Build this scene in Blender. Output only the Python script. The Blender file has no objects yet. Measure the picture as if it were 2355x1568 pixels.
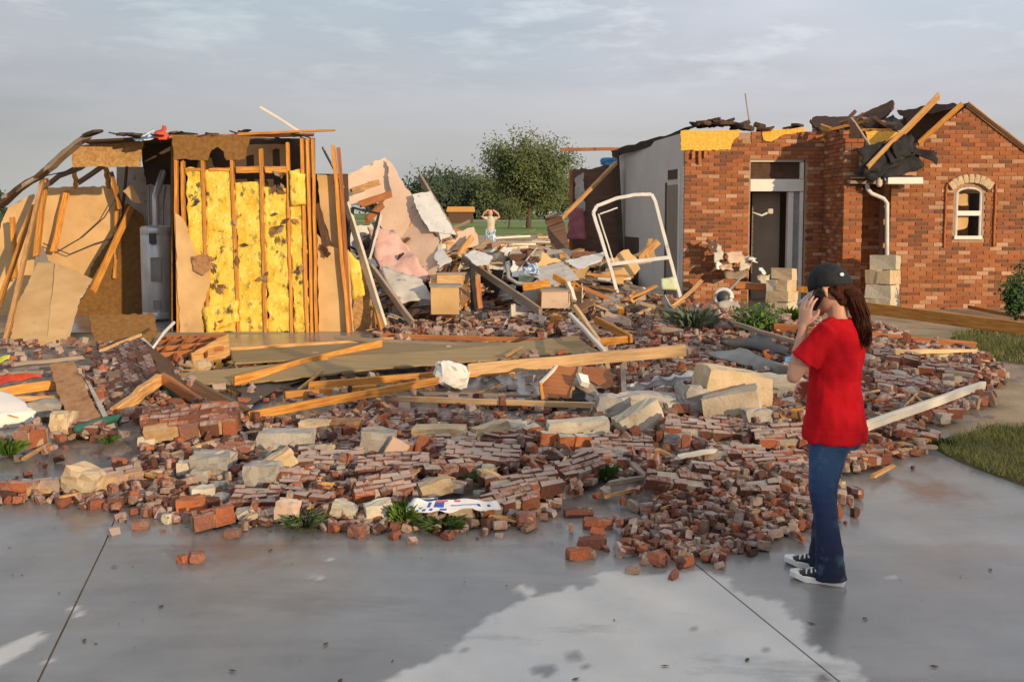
import bpy, bmesh, math, random
import numpy as np
from mathutils import Vector, Matrix, noise

SC = bpy.context.scene
COL = SC.collection
RND = random.Random(11)
rad = math.radians

# ------------------------------------------------------------------ camera, sky, sun, exposure
CAM_H, FPX, PITCH = 1.90, 2290.0, rad(4.4)
cam_d = bpy.data.cameras.new('camera')
cam = bpy.data.objects.new('camera', cam_d)
COL.objects.link(cam)
cam_d.sensor_width = 36.0
cam_d.lens = 36.0 * FPX / 2355.0
cam_d.shift_y = -0.0501
cam_d.clip_end = 6000
cam.location = (0, 0, CAM_H)
cam.rotation_euler = (rad(90) - PITCH, 0, 0)
SC.camera = cam

SUN_AZ, SUN_EL = 36.0, 9.5            # sun stands behind the camera, to its right, low
W_ = bpy.data.worlds.new('World')
SC.world = W_
W_.use_nodes = True
wt = W_.node_tree
wn, wl = wt.nodes, wt.links
bg = wn['Background']
sky = wn.new('ShaderNodeTexSky')
sky.sky_type = 'NISHITA'
sky.sun_disc = False
sky.sun_elevation = rad(SUN_EL)
sky.sun_rotation = rad(180 - SUN_AZ)
sky.dust_density = 2.0
tc = wn.new('ShaderNodeTexCoord')
def wmap(scale, rot=(0, 0, 0)):
    mp = wn.new('ShaderNodeMapping'); mp.inputs['Scale'].default_value = scale; mp.inputs['Rotation'].default_value = rot
    wl.new(tc.outputs['Generated'], mp.inputs['Vector']); return mp
def wnoise(mp, scale, detail, rough=.55):
    n = wn.new('ShaderNodeTexNoise'); n.inputs['Scale'].default_value = scale; n.inputs['Detail'].default_value = detail
    n.inputs['Roughness'].default_value = rough; wl.new(mp.outputs[0], n.inputs['Vector']); return n
def wramp(src, stops):
    r = wn.new('ShaderNodeValToRGB'); e = r.color_ramp.elements
    while len(e) > 1: e.remove(e[0])
    e[0].position, e[0].color = stops[0][0], stops[0][1]
    for p, c in stops[1:]:
        k = e.new(p); k.color = c
    wl.new(src, r.inputs[0]); return r
def wmix(fac, a, b, mode='MIX'):
    m = wn.new('ShaderNodeMixRGB'); m.blend_type = mode
    for i, v in enumerate((fac, a, b)):
        if hasattr(v, 'links') or hasattr(v, 'is_linked'): wl.new(v, m.inputs[i])
        elif isinstance(v, (int, float)): m.inputs[i].default_value = v
        else: m.inputs[i].default_value = (*v, 1)
    return m.outputs[0]
sepw = wn.new('ShaderNodeSeparateXYZ'); wl.new(tc.outputs['Generated'], sepw.inputs[0])
K = 10.0   # everything below is divided by the background strength 0.1
def c4(r, g, b): return (r * K, g * K, b * K, 1)
# an overcast deck: warm grey at the horizon, lilac grey above, slowly brighter towards the zenith
deck = wramp(sepw.outputs[2], [(0.0, c4(.455, .445, .435)), (.07, c4(.445, .44, .44)), (.125, c4(.455, .46, .50)), (.2, c4(.49, .505, .56)), (.45, c4(.56, .57, .595)), (1.0, c4(.62, .625, .64))])
n1 = wnoise(wmap((1.2, 1.2, 7.0), (0, .05, 0)), 2.2, 6)
band = wramp(n1.outputs[0], [(.30, (.86, .87, .89, 1)), (.5, (1, 1, 1, 1)), (.72, (1.10, 1.09, 1.08, 1))])
c1 = wmix(1.0, deck.outputs[0], band.outputs[0], 'MULTIPLY')
n2 = wnoise(wmap((2.2, 2.2, 9.0), (.10, .22, 0)), 4.5, 8, .6)
wisp = wramp(n2.outputs[0], [(.50, (0, 0, 0, 1)), (.68, (1, 1, 1, 1))])
hi = wramp(sepw.outputs[2], [(.10, (0, 0, 0, 1)), (.19, (.8, .8, .8, 1))])
wf = wmix(1.0, wisp.outputs[0], hi.outputs[0], 'MULTIPLY')
c2 = wmix(wf, c1, (.71 * K, .72 * K, .74 * K))
# the gap in the deck through which the blue sky shows
n3 = wnoise(wmap((1.0, 1.0, 3.0)), 1.7, 5)
gap = wramp(n3.outputs[0], [(.54, (0, 0, 0, 1)), (.66, (.55, .55, .55, 1))])
gf = wmix(1.0, gap.outputs[0], hi.outputs[0], 'MULTIPLY')
blue = wmix(.72, sky.outputs[0], (.40 * K, .53 * K, .60 * K))
c3 = wmix(gf, c2, blue)
# the deck is thinner, and so lighter, ahead and to the right than on the left
thin = wramp(sepw.outputs[0], [(.0, (1.02, 1.04, 1.04, 1)), (1.0, (1.36, 1.35, 1.36, 1))])
mrx = wn.new('ShaderNodeMapRange'); mrx.inputs['From Min'].default_value = -.48; mrx.inputs['From Max'].default_value = .25; wl.new(sepw.outputs[0], mrx.inputs['Value']); wl.new(mrx.outputs[0], thin.inputs[0])
c4_ = wmix(1.0, c3, thin.outputs[0], 'MULTIPLY')
c5 = wmix(.06, c4_, sky.outputs[0])
wl.new(c5, bg.inputs['Color'])
bg.inputs['Strength'].default_value = 0.1

sun_d = bpy.data.lights.new('sun', 'SUN')
sun_d.energy = 4.3
sun_d.angle = rad(0.6)
sun_d.color = (1.0, 0.73, 0.42)
sun = bpy.data.objects.new('sun', sun_d)
COL.objects.link(sun)
sdir = Vector((math.sin(rad(SUN_AZ)) * math.cos(rad(SUN_EL)), -math.cos(rad(SUN_AZ)) * math.cos(rad(SUN_EL)), math.sin(rad(SUN_EL))))
sun.rotation_euler = sdir.to_track_quat('Z', 'Y').to_euler()
sun.location = sdir * 40

SC.view_settings.view_transform = 'Standard'
SC.view_settings.look = 'None'
SC.view_settings.exposure = 0.0
SC.view_settings.gamma = 1.0
SC.view_settings.use_curve_mapping = False
SC.render.engine = 'CYCLES'
SC.cycles.max_bounces = 5

# ------------------------------------------------------------------ survey: photograph pixels (2355 wide) to places
CT, ST = math.cos(PITCH), math.sin(PITCH)
PY0 = 784 + (-0.0501) * 2355
def ray(x, y):
    u, v = (x - 1177.5) / FPX, (PY0 - y) / FPX
    return Vector((u, CT + v * ST, -ST + v * CT))
def P(x, y, Y):
    r = ray(x, y); t = Y / r.y
    return Vector((r.x * t, Y, CAM_H + r.z * t))
def gz(X, Y): return 0.35 * min(1.0, max(0.0, (Y - 5.6) / 6.9))
MOUNDS = []
def hm(X, Y):
    h = 0.0
    for (mx, my, a, rx, ry) in MOUNDS:
        q = ((X - mx) / rx) ** 2 + ((Y - my) / ry) ** 2
        if q < 6: h += a * math.exp(-q)
    if h > .015: h += .28 * min(h, .25) * noise.noise(Vector((X * 2.3, Y * 2.3, 1.7)))
    return max(0.0, h)
def surf(X, Y): return gz(X, Y) + hm(X, Y)
def G(x, y, lift=0.0, f=surf):
    r = ray(x, y)
    lo = None; t = 3.0
    while t < 120:
        p = Vector((r.x * t, r.y * t, CAM_H + r.z * t))
        if p.z < f(p.x, p.y) + lift: lo = t; break
        t += 0.1
    if lo is None: lo = 120
    a, b = lo - .1, lo
    for _ in range(14):
        m = (a + b) / 2
        if CAM_H + r.z * m < f(r.x * m, r.y * m) + lift: b = m
        else: a = m
    return Vector((r.x * b, r.y * b, CAM_H + r.z * b))
def G0(x, y, lift=0.0): return G(x, y, lift, gz)
def topx(p):
    d = Vector(p) - Vector((0, 0, CAM_H))
    zc = d.y * CT - d.z * ST
    return 1177.5 + FPX * d.x / zc, PY0 - FPX * (d.y * ST + d.z * CT) / zc
for (x, y, a, rx, ry) in [(1170, 715, .42, 1.7, 1.2), (930, 690, .75, 1.5, 1.2), (1480, 745, .32, 1.3, .9), (1740, 800, .22, 1.3, 1.0), (2060, 840, .12, 1.2, .8),
                          (1250, 1000, .05, 1.4, .6), (1640, 960, .14, .9, .8), (800, 1090, .04, 1.3, .5), (420, 1010, .10, .9, .6), (200, 900, .14, 1.2, .8),
                          (1560, 1130, .04, .8, .45), (1780, 1050, .10, .6, .5), (2050, 940, .07, .9, .5), (1100, 1130, .035, 1.0, .35), (1650, 1220, .01, .5, .25),
                          (60, 830, .12, 1.0, .9), (1400, 860, .10, 1.0, .6)]:
    p = G0(x, y); MOUNDS.append((p.x, p.y, a, rx, ry))

for (x, Y, a, rx, ry) in [(1200, 15.6, .20, 1.6, .9), (1400, 15.6, .22, 1.2, .8), (1000, 15.6, .35, .9, .9)]: MOUNDS.append((P(x, 600, Y).x, Y, a, rx, ry))

# ------------------------------------------------------------------ object helpers
WM = {}
def link(o, M=None, parent=None):
    COL.objects.link(o)
    M = M or Matrix()
    if parent is not None:
        o.parent = parent
        o.matrix_parent_inverse = WM[parent.name].inverted()
    o.matrix_basis = M
    WM[o.name] = M
    return o
def tag(o, label, cat, group=None):
    o['label'] = label; o['category'] = cat
    if group: o['group'] = group
    return o
def empty(name, loc, label=None, cat=None, group=None):
    o = bpy.data.objects.new(name, None)
    o.empty_display_size = .1
    link(o, Matrix.Translation(Vector(loc)))
    if label: tag(o, label, cat, group)
    return o
def mesh(name, verts, faces, mats, attrs=None, smooth=False, midx=None):
    me = bpy.data.meshes.new(name)
    me.from_pydata([tuple(v) for v in verts], [], faces)
    for m in (mats if isinstance(mats, (list, tuple)) else [mats]): me.materials.append(m)
    if midx is not None: me.polygons.foreach_set('material_index', midx)
    if attrs:
        for k, (dom, vals) in attrs.items():
            a = me.attributes.new(k, 'FLOAT', dom); a.data.foreach_set('value', np.asarray(vals, dtype=np.float32))
    if smooth: me.polygons.foreach_set('use_smooth', [True] * len(me.polygons))
    me.update()
    return me
def obj(name, verts, faces, mats, parent=None, M=None, label=None, cat=None, group=None, kind=None, **kw):
    o = bpy.data.objects.new(name, mesh(name, verts, faces, mats, **kw))
    link(o, M, parent)
    if label and cat: tag(o, label, cat, group)
    elif label: o['label'] = label
    if kind: o['kind'] = kind
    return o
def frame_from(x, z, loc):
    x = x.normalized(); y = z.cross(x)
    if y.length < 1e-5: y = Vector((0, 1, 0)).cross(x)
    y.normalize(); z = x.cross(y)
    M = Matrix((x, y, z)).transposed().to_4x4(); M.translation = loc
    return M
QUADS = [(0, 1, 2, 3), (4, 7, 6, 5), (0, 4, 5, 1), (1, 5, 6, 2), (2, 6, 7, 3), (3, 7, 4, 0)]
def boxv(sx, sy, sz, c=(0, 0, 0), jit=0, r=RND):
    v = []
    for z in (1, -1):
        for (a, b) in ((-1, -1), (1, -1), (1, 1), (-1, 1)):
            v.append((c[0] + a * sx / 2 + r.uniform(-jit, jit), c[1] + b * sy / 2 + r.uniform(-jit, jit), c[2] + z * sz / 2 + r.uniform(-jit, jit)))
    return v
def board(name, a, b, w, h, mat, label=None, cat=None, parent=None, group=None, roll=0, split=.02, warp=.004, up=Vector((0, 0, 1)), taper=0):
    """a length of timber from a to b: w wide, h deep, its grain along its own x axis, ends slightly splintered"""
    a, b = Vector(a), Vector(b); L = (b - a).length; x = (b - a) / L
    u = up if abs(x.dot(up)) < .98 else Vector((0, -1, 0))
    M = frame_from(x, u, (a + b) / 2) @ Matrix.Rotation(roll, 4, 'X')
    n = 5; V = []; F = []
    ch = min(w, h) * .10
    prof = [(-w/2+ch, -h/2), (w/2-ch, -h/2), (w/2, -h/2+ch), (w/2, h/2-ch), (w/2-ch, h/2), (-w/2+ch, h/2), (-w/2, h/2-ch), (-w/2, -h/2+ch)]
    oy = oz = 0
    for i in range(n + 1):
        t = i / n
        oy, oz = RND.uniform(-warp, warp), RND.uniform(-warp, warp)
        k = 1 - taper * t
        for (py, pz) in prof:
            e = RND.uniform(-split, split) if i in (0, n) else 0
            V.append((-L / 2 + L * t + e, py * k + oy, pz * k + oz))
    for i in range(n):
        for j in range(8):
            q = (j + 1) % 8
            F.append((i*8+j, i*8+q, (i+1)*8+q, (i+1)*8+j))
    F.append(tuple(range(7, -1, -1))); F.append(tuple(range(n*8, n*8+8)))
    F = [tuple(reversed(f)) for f in F]
    return obj(name, V, F, mat, parent, M, label, cat, group)
def panel(name, pts, th, mat, label=None, cat=None, parent=None, group=None, jag=0, bow=0, edge=None, face=None):
    """a flat piece with a real thickness; its outline may be broken (jag, metres)"""
    pts = [Vector(p) for p in pts]
    c = sum(pts, Vector()) / len(pts)
    n = Vector()
    for i, p in enumerate(pts):
        q = pts[(i + 1) % len(pts)]; n += (p - c).cross(q - c)
    n.normalize()
    view = (Vector((0, 0, CAM_H)) - c) if face is None else Vector(face)
    if n.dot(view) < 0: n = -n; pts.reverse()
    x = pts[1] - pts[0]; x = (x - n * x.dot(n)).normalized()
    M = frame_from(x, n, c); Mi = M.inverted()
    q = [Mi @ p for p in pts]; out = []
    for i, p in enumerate(q):
        r = q[(i + 1) % len(q)]; out.append((p.x, p.y))
        L = math.hypot(r.x - p.x, r.y - p.y)
        k = int(L / max(.05, jag * 2.2)) if jag else 0
        k = min(k, 14)
        for s in range(1, k):
            t = (s + RND.uniform(-.3, .3)) / k
            dx, dy = (r.x - p.x) / L, (r.y - p.y) / L
            e = RND.uniform(-jag, jag)
            out.append((p.x + (r.x - p.x) * t - dy * e, p.y + (r.y - p.y) * t + dx * e))
    N = len(out)
    V = [(a, b, 0) for a, b in out] + [(a, b, -th) for a, b in out]
    F = [tuple(range(N)), tuple(range(2 * N - 1, N - 1, -1))]
    for i in range(N):
        j = (i + 1) % N; F.append((i, i + N, j + N, j))
    mats = [mat] if edge is None else [mat, edge]
    mi = [0, 0] + [0 if edge is None else 1] * N
    return obj(name, V, F, mats, parent, M, label, cat, group, midx=mi)
def sheet(name, quad, nx, ny, amp, th, mat, label=None, cat=None, parent=None, group=None, freq=2.5, seed=0, smooth=True, edgej=.0, sag=0):
    """a bent or crumpled sheet over four corners (tl, tr, br, bl), closed with a thickness"""
    tl, tr, br, bl = [Vector(p) for p in quad]
    c = (tl + tr + br + bl) / 4
    n = (tr - tl).cross(bl - tl).normalized()
    if n.dot(Vector((0, 0, CAM_H)) - c) < 0: n = -n
    V = []
    for side in (0, 1):
        for j in range(ny + 1):
            for i in range(nx + 1):
                s, t = i / nx, j / ny
                p = (tl * (1 - s) + tr * s) * (1 - t) + (bl * (1 - s) + br * s) * t
                d = noise.noise(Vector((p.x * freq + seed * 7.1, p.y * freq, p.z * freq))) + .5 * noise.noise(Vector((p.x * freq * 2.3 + seed * 3.3, p.y * freq * 2.3, p.z * freq * 2.3 + 5)))
                p = p + n * (d * amp - side * th) + Vector((0, 0, -sag * 4 * s * (1 - s)))
                if edgej and (i in (0, nx) or j in (0, ny)):
                    h = noise.noise(Vector((p.x * 9 + seed, p.y * 9, p.z * 9))) * edgej
                    p = p + ((tr - tl).normalized() if i in (0, nx) else (bl - tl).normalized()) * h
                V.append(p - c)
    m = (nx + 1) * (ny + 1); F = []
    for j in range(ny):
        for i in range(nx):
            a = j * (nx + 1) + i
            F.append((a, a + nx + 1, a + nx + 2, a + 1)); F.append((m + a, m + a + 1, m + a + nx + 2, m + a + nx + 1))
    ring = [i for i in range(nx)] + [nx + j * (nx + 1) for j in range(ny)] + [ny * (nx + 1) + nx - i for i in range(nx)] + [(ny - j) * (nx + 1) for j in range(ny)]
    for k, a in enumerate(ring):
        b = ring[(k + 1) % len(ring)]; F.append((a, b, b + m, a + m))
    return obj(name, V, F, mat, parent, Matrix.Translation(c), label, cat, group, smooth=smooth)
def tube_vf(pts, rads, n=10, cap=True, squash=None, off=0):
    """tapered round limb through pts, closed; returns verts, faces"""
    pts = [Vector(p) for p in pts]; V = []; F = []
    rings = []
    T = []
    for i in range(len(pts)):
        a = pts[max(0, i - 1)]; b = pts[min(len(pts) - 1, i + 1)]; T.append((b - a).normalized())
    ref = Vector((0.13, 0.2, 1)) if abs(T[0].z) < .9 else Vector((1, .1, .1))
    P_, R_, T_ = list(pts), list(rads), list(T)
    if cap:
        r0, r1 = rads[0], rads[-1]
        P_ = [pts[0] - T[0] * r0 * .9, pts[0] - T[0] * r0 * .55] + P_ + [pts[-1] + T[-1] * r1 * .55, pts[-1] + T[-1] * r1 * .9]
        R_ = [r0 * .35, r0 * .82] + R_ + [r1 * .82, r1 * .35]
        T_ = [T[0], T[0]] + T_ + [T[-1], T[-1]]
    for p, r, t in zip(P_, R_, T_):
        u = t.cross(ref).normalized(); w = t.cross(u)
        for k in range(n):
            a = 2 * math.pi * k / n
            V.append(p + u * math.cos(a) * r + w * math.sin(a) * r)
    m = len(P_)
    for i in range(m - 1):
        for k in range(n):
            q = (k + 1) % n
            F.append((off + i*n+k, off + i*n+q, off + (i+1)*n+q, off + (i+1)*n+k))
    F.append(tuple(off + k for k in range(n - 1, -1, -1))); F.append(tuple(off + (m-1)*n+k for k in range(n)))
    return V, F
def tube(name, pts, r, mat, label=None, cat=None, parent=None, group=None, n=8, smooth=True):
    rs = r if isinstance(r, (list, tuple)) else [r] * len(pts)
    c = sum((Vector(p) for p in pts), Vector()) / len(pts)
    V, F = tube_vf([Vector(p) - c for p in pts], rs, n)
    return obj(name, V, F, mat, parent, Matrix.Translation(c), label, cat, group, smooth=smooth)
class MB:
    """collects shapes for ONE mesh"""
    def __init__(s): s.V = []; s.F = []; s.A = {}
    def add(s, V, F, **at):
        o = len(s.V); s.V += [tuple(v) for v in V]; s.F += [tuple(i + o for i in f) for f in F]
        for k, v in at.items(): s.A.setdefault(k, []).extend([v] * len(F) if not isinstance(v, list) else v)
    def build(s, name, mat, parent=None, label=None, cat=None, group=None, kind=None, smooth=False, loc=None):
        M = Matrix()
        V = s.V
        if loc is not None:
            M = Matrix.Translation(Vector(loc)); V = [(a - loc[0], b - loc[1], c - loc[2]) for a, b, c in V]
        return obj(name, V, s.F, mat, parent, M, label, cat, group, kind, attrs={k: ('FACE', v) for k, v in s.A.items()} or None, smooth=smooth)
def hull_rock(sx, sy, sz, r, jit=.16, n=3, knock=.13):
    """an irregular broken block: a gridded box pushed about, corners knocked off"""
    V = []; F = []; idx = {}
    def vid(i, j, k):
        if (i, j, k) not in idx:
            p = Vector((i / n * 2 - 1, j / n * 2 - 1, k / n * 2 - 1))
            l = p.length; e = 1 - knock * max(0, l - 1.1) / .6
            p = Vector((p.x * sx / 2, p.y * sy / 2, p.z * sz / 2)) * e
            m = min(sx, sy, sz)
            p += Vector((r.uniform(-1, 1), r.uniform(-1, 1), r.uniform(-1, 1))) * m * jit * .45
            idx[(i, j, k)] = len(V); V.append(p)
        return idx[(i, j, k)]
    for a in range(n):
        for b in range(n):
            F.append((vid(a, b, 0), vid(a, b+1, 0), vid(a+1, b+1, 0), vid(a+1, b, 0)))
            F.append((vid(a, b, n), vid(a+1, b, n), vid(a+1, b+1, n), vid(a, b+1, n)))
            F.append((vid(a, 0, b), vid(a+1, 0, b), vid(a+1, 0, b+1), vid(a, 0, b+1)))
            F.append((vid(a, n, b), vid(a, n, b+1), vid(a+1, n, b+1), vid(a+1, n, b)))
            F.append((vid(0, a, b), vid(0, a, b+1), vid(0, a+1, b+1), vid(0, a+1, b)))
            F.append((vid(n, a, b), vid(n, a+1, b), vid(n, a+1, b+1), vid(n, a, b+1)))
    return V, F

# ------------------------------------------------------------------ materials
MT = {}
def nd(nt, t, **kw):
    n = nt.nodes.new(t)
    for k, v in kw.items():
        if k.startswith('i_'):
            key = k[2:]; key = int(key) if key.isdigit() else key.replace('_', ' ')
            n.inputs[key].default_value = v
        else: setattr(n, k, v)
    return n
def ramp(nt, src, stops, interp='LINEAR'):
    r = nt.nodes.new('ShaderNodeValToRGB'); r.color_ramp.interpolation = interp
    e = r.color_ramp.elements
    e[0].position = stops[0][0]; e[0].color = (*stops[0][1], 1)
    e[1].position = stops[-1][0]; e[1].color = (*stops[-1][1], 1)
    for p, c in stops[1:-1]:
        k = e.new(p); k.color = (*c, 1)
    nt.links.new(src, r.inputs[0]); return r.outputs[0]
def mixc(nt, f, a, b, mode='MIX'):
    m = nt.nodes.new('ShaderNodeMixRGB'); m.blend_type = mode
    for i, v in enumerate((f, a, b)):
        if isinstance(v, (int, float)): m.inputs[i].default_value = v
        elif isinstance(v, tuple): m.inputs[i].default_value = (*v, 1)
        else: nt.links.new(v, m.inputs[i])
    return m.outputs[0]
def newmat(name):
    m = bpy.data.materials.new(name); m.use_nodes = True
    nt = m.node_tree; b = nt.nodes['Principled BSDF']
    MT[name] = m
    return m, nt, b
def mk(name, c1, c2, scale=6, stretch=(1, 1, 1), rough=.8, bump=.25, bscale=30, rand=.12, detail=5, spec=.3, metal=0, spots=None, coord='Object', lo=.35, hi=.65):
    m, nt, b = newmat(name)
    t = nd(nt, 'ShaderNodeTexCoord'); mp = nd(nt, 'ShaderNodeMapping'); mp.inputs['Scale'].default_value = stretch
    oi = nd(nt, 'ShaderNodeObjectInfo')
    nt.links.new(t.outputs[coord], mp.inputs[0])
    ofs = nd(nt, 'ShaderNodeVectorMath', operation='SCALE'); ofs.inputs[0].default_value = (37, 17, 23); nt.links.new(oi.outputs['Random'], ofs.inputs['Scale'])
    nt.links.new(ofs.outputs[0], mp.inputs['Location'])
    n = nd(nt, 'ShaderNodeTexNoise', i_Scale=scale, i_Detail=detail, i_Roughness=.6); nt.links.new(mp.outputs[0], n.inputs['Vector'])
    c = ramp(nt, n.outputs[0], [(lo, c1), (hi, c2)])
    if spots:
        for (sc, ss, a, z) in spots:
            n2 = nd(nt, 'ShaderNodeTexNoise', i_Scale=ss, i_Detail=4, i_Roughness=.65); nt.links.new(mp.outputs[0], n2.inputs['Vector'])
            f = ramp(nt, n2.outputs[0], [(a, (0, 0, 0)), (z, (1, 1, 1))])
            c = mixc(nt, f, c, sc)
    hs = nd(nt, 'ShaderNodeHueSaturation'); nt.links.new(c, hs.inputs['Color'])
    mr = nd(nt, 'ShaderNodeMapRange'); mr.inputs['To Min'].default_value = 1 - rand; mr.inputs['To Max'].default_value = 1 + rand
    nt.links.new(oi.outputs['Random'], mr.inputs['Value']); nt.links.new(mr.outputs[0], hs.inputs['Value'])
    nt.links.new(hs.outputs[0], b.inputs['Base Color'])
    b.inputs['Roughness'].default_value = rough; b.inputs['Specular IOR Level'].default_value = spec; b.inputs['Metallic'].default_value = metal
    if bump:
        n3 = nd(nt, 'ShaderNodeTexNoise', i_Scale=bscale, i_Detail=6, i_Roughness=.65); nt.links.new(mp.outputs[0], n3.inputs['Vector'])
        bp = nd(nt, 'ShaderNodeBump', i_Strength=bump, i_Distance=.01); nt.links.new(n3.outputs[0], bp.inputs['Height']); nt.links.new(bp.outputs[0], b.inputs['Normal'])
    return m
GR = (.9, 14, 14)     # wood grain runs along the local x axis
mk('pine', (.36, .18, .06), (.62, .37, .16), 5, GR, .7, .3, 8, .22, spots=[((.26, .12, .04), 1.6, .62, .75)])
mk('pine_pale', (.54, .32, .14), (.76, .52, .29), 5, GR, .7, .3, 8, .12, spots=[((.40, .25, .12), 1.5, .66, .8)])
mk('pine_orange', (.40, .15, .028), (.68, .34, .08), 5, GR, .7, .3, 8, .16, spots=[((.22, .09, .03), 1.6, .62, .75)])
mk('wood_red', (.27, .095, .038), (.42, .17, .06), 3, GR, .65, .3, 8, .2, spots=[((.12, .05, .025), 2, .6, .75)])
mk('wood_dark', (.085, .050, .034), (.15, .085, .055), 3, GR, .7, .35, 8, .25)
mk('wood_grey', (.24, .19, .145), (.36, .29, .23), 3, GR, .8, .35, 8, .2, spots=[((.14, .10, .075), 2, .6, .75)])
mk('white_wood', (.62, .58, .50), (.74, .70, .62), 3, GR, .6, .2, 8, .06, spots=[((.42, .33, .22), 2.2, .6, .72)])
mk('osb', (.36, .20, .075), (.56, .34, .14), 26, (1, 1, 1), .8, .3, 60, .12, lo=.38, hi=.62, spots=[((.22, .11, .04), 18, .62, .72)])
mk('osb_bright', (.64, .33, .045), (.80, .46, .09), 26, (1, 1, 1), .8, .3, 60, .08, lo=.38, hi=.62, spots=[((.48, .22, .03), 18, .6, .72)])
mk('osb_brown', (.17, .085, .026), (.25, .13, .04), 20, (1, 1, 1), .85, .3, 60, .1)
mk('broken_wall', (.13, .075, .055), (.19, .11, .08), 3, (1, 5, 1), .85, .3, 30, .1)
mk('brick_plain', (.36, .115, .048), (.48, .165, .068), 14, (1, 1, 1), .9, .6, 50, .1, spots=[((.22, .08, .05), 12, .58, .7)])
mk('pale_green', (.46, .52, .34), (.58, .63, .45), 6, (1, 1, 1), .9, .3, 40, .0)
mk('chipboard', (.30, .155, .07), (.42, .235, .12), 14, (1, 1, 1), .85, .3, 50, .12, spots=[((.18, .09, .05), 5, .56, .7)])
mk('drywall_tan', (.52, .335, .16), (.63, .43, .22), 2.5, (1, 1, 1), .85, .1, 40, .08, spots=[((.38, .25, .13), 4.5, .63, .74)])
mk('drywall_peach', (.58, .42, .32), (.68, .51, .40), 3, (1, 1, 1), .85, .12, 40, .1, spots=[((.36, .25, .18), 6, .60, .72)])
mk('drywall_grey', (.42, .395, .37), (.54, .51, .475), 4, (1, 1, 1), .85, .15, 40, .1, spots=[((.24, .20, .17), 9, .58, .7)])
mk('drywall_pale', (.55, .55, .56), (.66, .66, .66), 4, (1, 1, 1), .85, .1, 40, .05, spots=[((.34, .33, .33), 12, .6, .7)])
mk('gypsum', (.74, .73, .71), (.82, .81, .79), 5, (1, 1, 1), .85, .3, 30, .04, spots=[((.42, .38, .34), 11, .62, .72)])
mk('wall_paint', (.56, .525, .49), (.62, .585, .545), 1.8, (1, 1, 1), .75, .08, 40, .0)
mk('insulation_yellow', (.68, .43, .035), (.88, .64, .13), 7, (1, 1, .6), .95, .55, 46, .06, spots=[((.90, .80, .42), 30, .56, .72), ((.36, .29, .07), 13, .56, .64), ((.10, .09, .045), 5.5, .60, .66)])
mk('insulation_pink', (.56, .33, .29), (.68, .46, .42), 6, (1, 1, 1), .95, .8, 30, .06, spots=[((.30, .19, .15), 8, .62, .72)])
mk('felt', (.012, .012, .014), (.035, .034, .036), 5, (1, 1, 1), .8, .5, 30, .1)
mk('shingle', (.04, .030, .026), (.085, .062, .052), 14, (1, 1, 1), .9, .5, 70, .2)
mk('roof_brown', (.055, .030, .020), (.10, .055, .036), 6, (1, 6, 1), .85, .4, 40, .12)
mk('interior_dark', (.06, .040, .028), (.10, .066, .045), 2, (1, 1, 1), .9, .2, 20, .1)  # dark brown; on inner walls and ceiling it stands in for the rooms' shade
mk('door_brown', (.23, .185, .145), (.28, .23, .185), 2, (1, 10, 1), .6, .1, 20, .0)
mk('white_paint', (.66, .64, .60), (.74, .72, .69), 4, (1, 1, 1), .45, .06, 20, .03, spots=[((.40, .34, .27), 5, .68, .8)])
mk('alu_white', (.56, .57, .59), (.68, .68, .69), 5, (1, 1, 1), .4, .05, 20, .03, spots=[((.36, .34, .31), 7, .64, .76)])
mk('galvanised', (.50, .51, .53), (.70, .71, .73), 2.5, (3, 3, .8), .32, .1, 14, .0, spec=.5, metal=.35)
mk('metal_dark', (.045, .046, .05), (.085, .085, .09), 5, (1, 1, 1), .5, .2, 20, .1, spec=.5, metal=.3)
mk('metal_grey', (.22, .225, .22), (.33, .33, .325), 4, (1, 1, 1), .5, .15, 20, .1, spec=.4, metal=.3)
mk('stone_tan', (.44, .335, .21), (.57, .455, .31), 5, (1, 1, 1), .9, .9, 40, .1, spots=[((.34, .24, .14), 7, .60, .72)])
mk('stone_dust', (.42, .345, .255), (.55, .46, .36), 5, (1, 1, 1), .9, .9, 40, .1, spots=[((.30, .22, .15), 7, .60, .72), ((.36, .15, .09), 9, .66, .72)])
mk('stone_cream', (.50, .445, .35), (.62, .56, .455), 5, (1, 1, 1), .9, .9, 40, .08, spots=[((.38, .30, .21), 8, .6, .72)])
mk('stone_grey', (.29, .27, .245), (.41, .385, .355), 5, (1, 1, 1), .9, .9, 40, .14, spots=[((.20, .17, .145), 8, .6, .72)])
mk('mortar', (.36, .315, .265), (.48, .43, .37), 18, (1, 1, 1), .95, .5, 60, .12)
mk('mortar_wall', (.34, .21, .14), (.44, .29, .20), 18, (1, 1, 1), .95, .5, 60, .0)
mk('mortar_tan', (.42, .275, .15), (.54, .38, .22), 18, (1, 1, 1), .95, .5, 60, .12)
mk('rubble_dust', (.20, .155, .13), (.31, .25, .215), 6, (1, 1, 1), .95, .9, 24, .0, detail=9, spots=[((.11, .082, .066), 9, .54, .68), ((.30, .13, .08), 26, .62, .70)])
mk('soil', (.27, .195, .125), (.42, .32, .21), 2.2, (1, 1, 1), .95, .8, 14, .0, detail=9, spots=[((.36, .26, .165), 1.1, .5, .72)])
mk('field_green', (.11, .19, .035), (.17, .23, .06), .15, (1, 1, 1), .95, .3, 1.2, .0, detail=9, spots=[((.20, .16, .085), .06, .58, .72)])
mk('lawn_soil', (.10, .075, .04), (.15, .115, .06), 7, (1, 1, 1), .95, .8, 30, .0, spots=[((.07, .085, .022), 4, .45, .6)])
mk('grass', (.13, .155, .04), (.26, .25, .085), 3, (1, 1, 1), .7, 0, 10, .0)
mk('weed', (.035, .075, .016), (.075, .125, .028), 9, (1, 1, 1), .65, 0, 10, .15)
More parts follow.
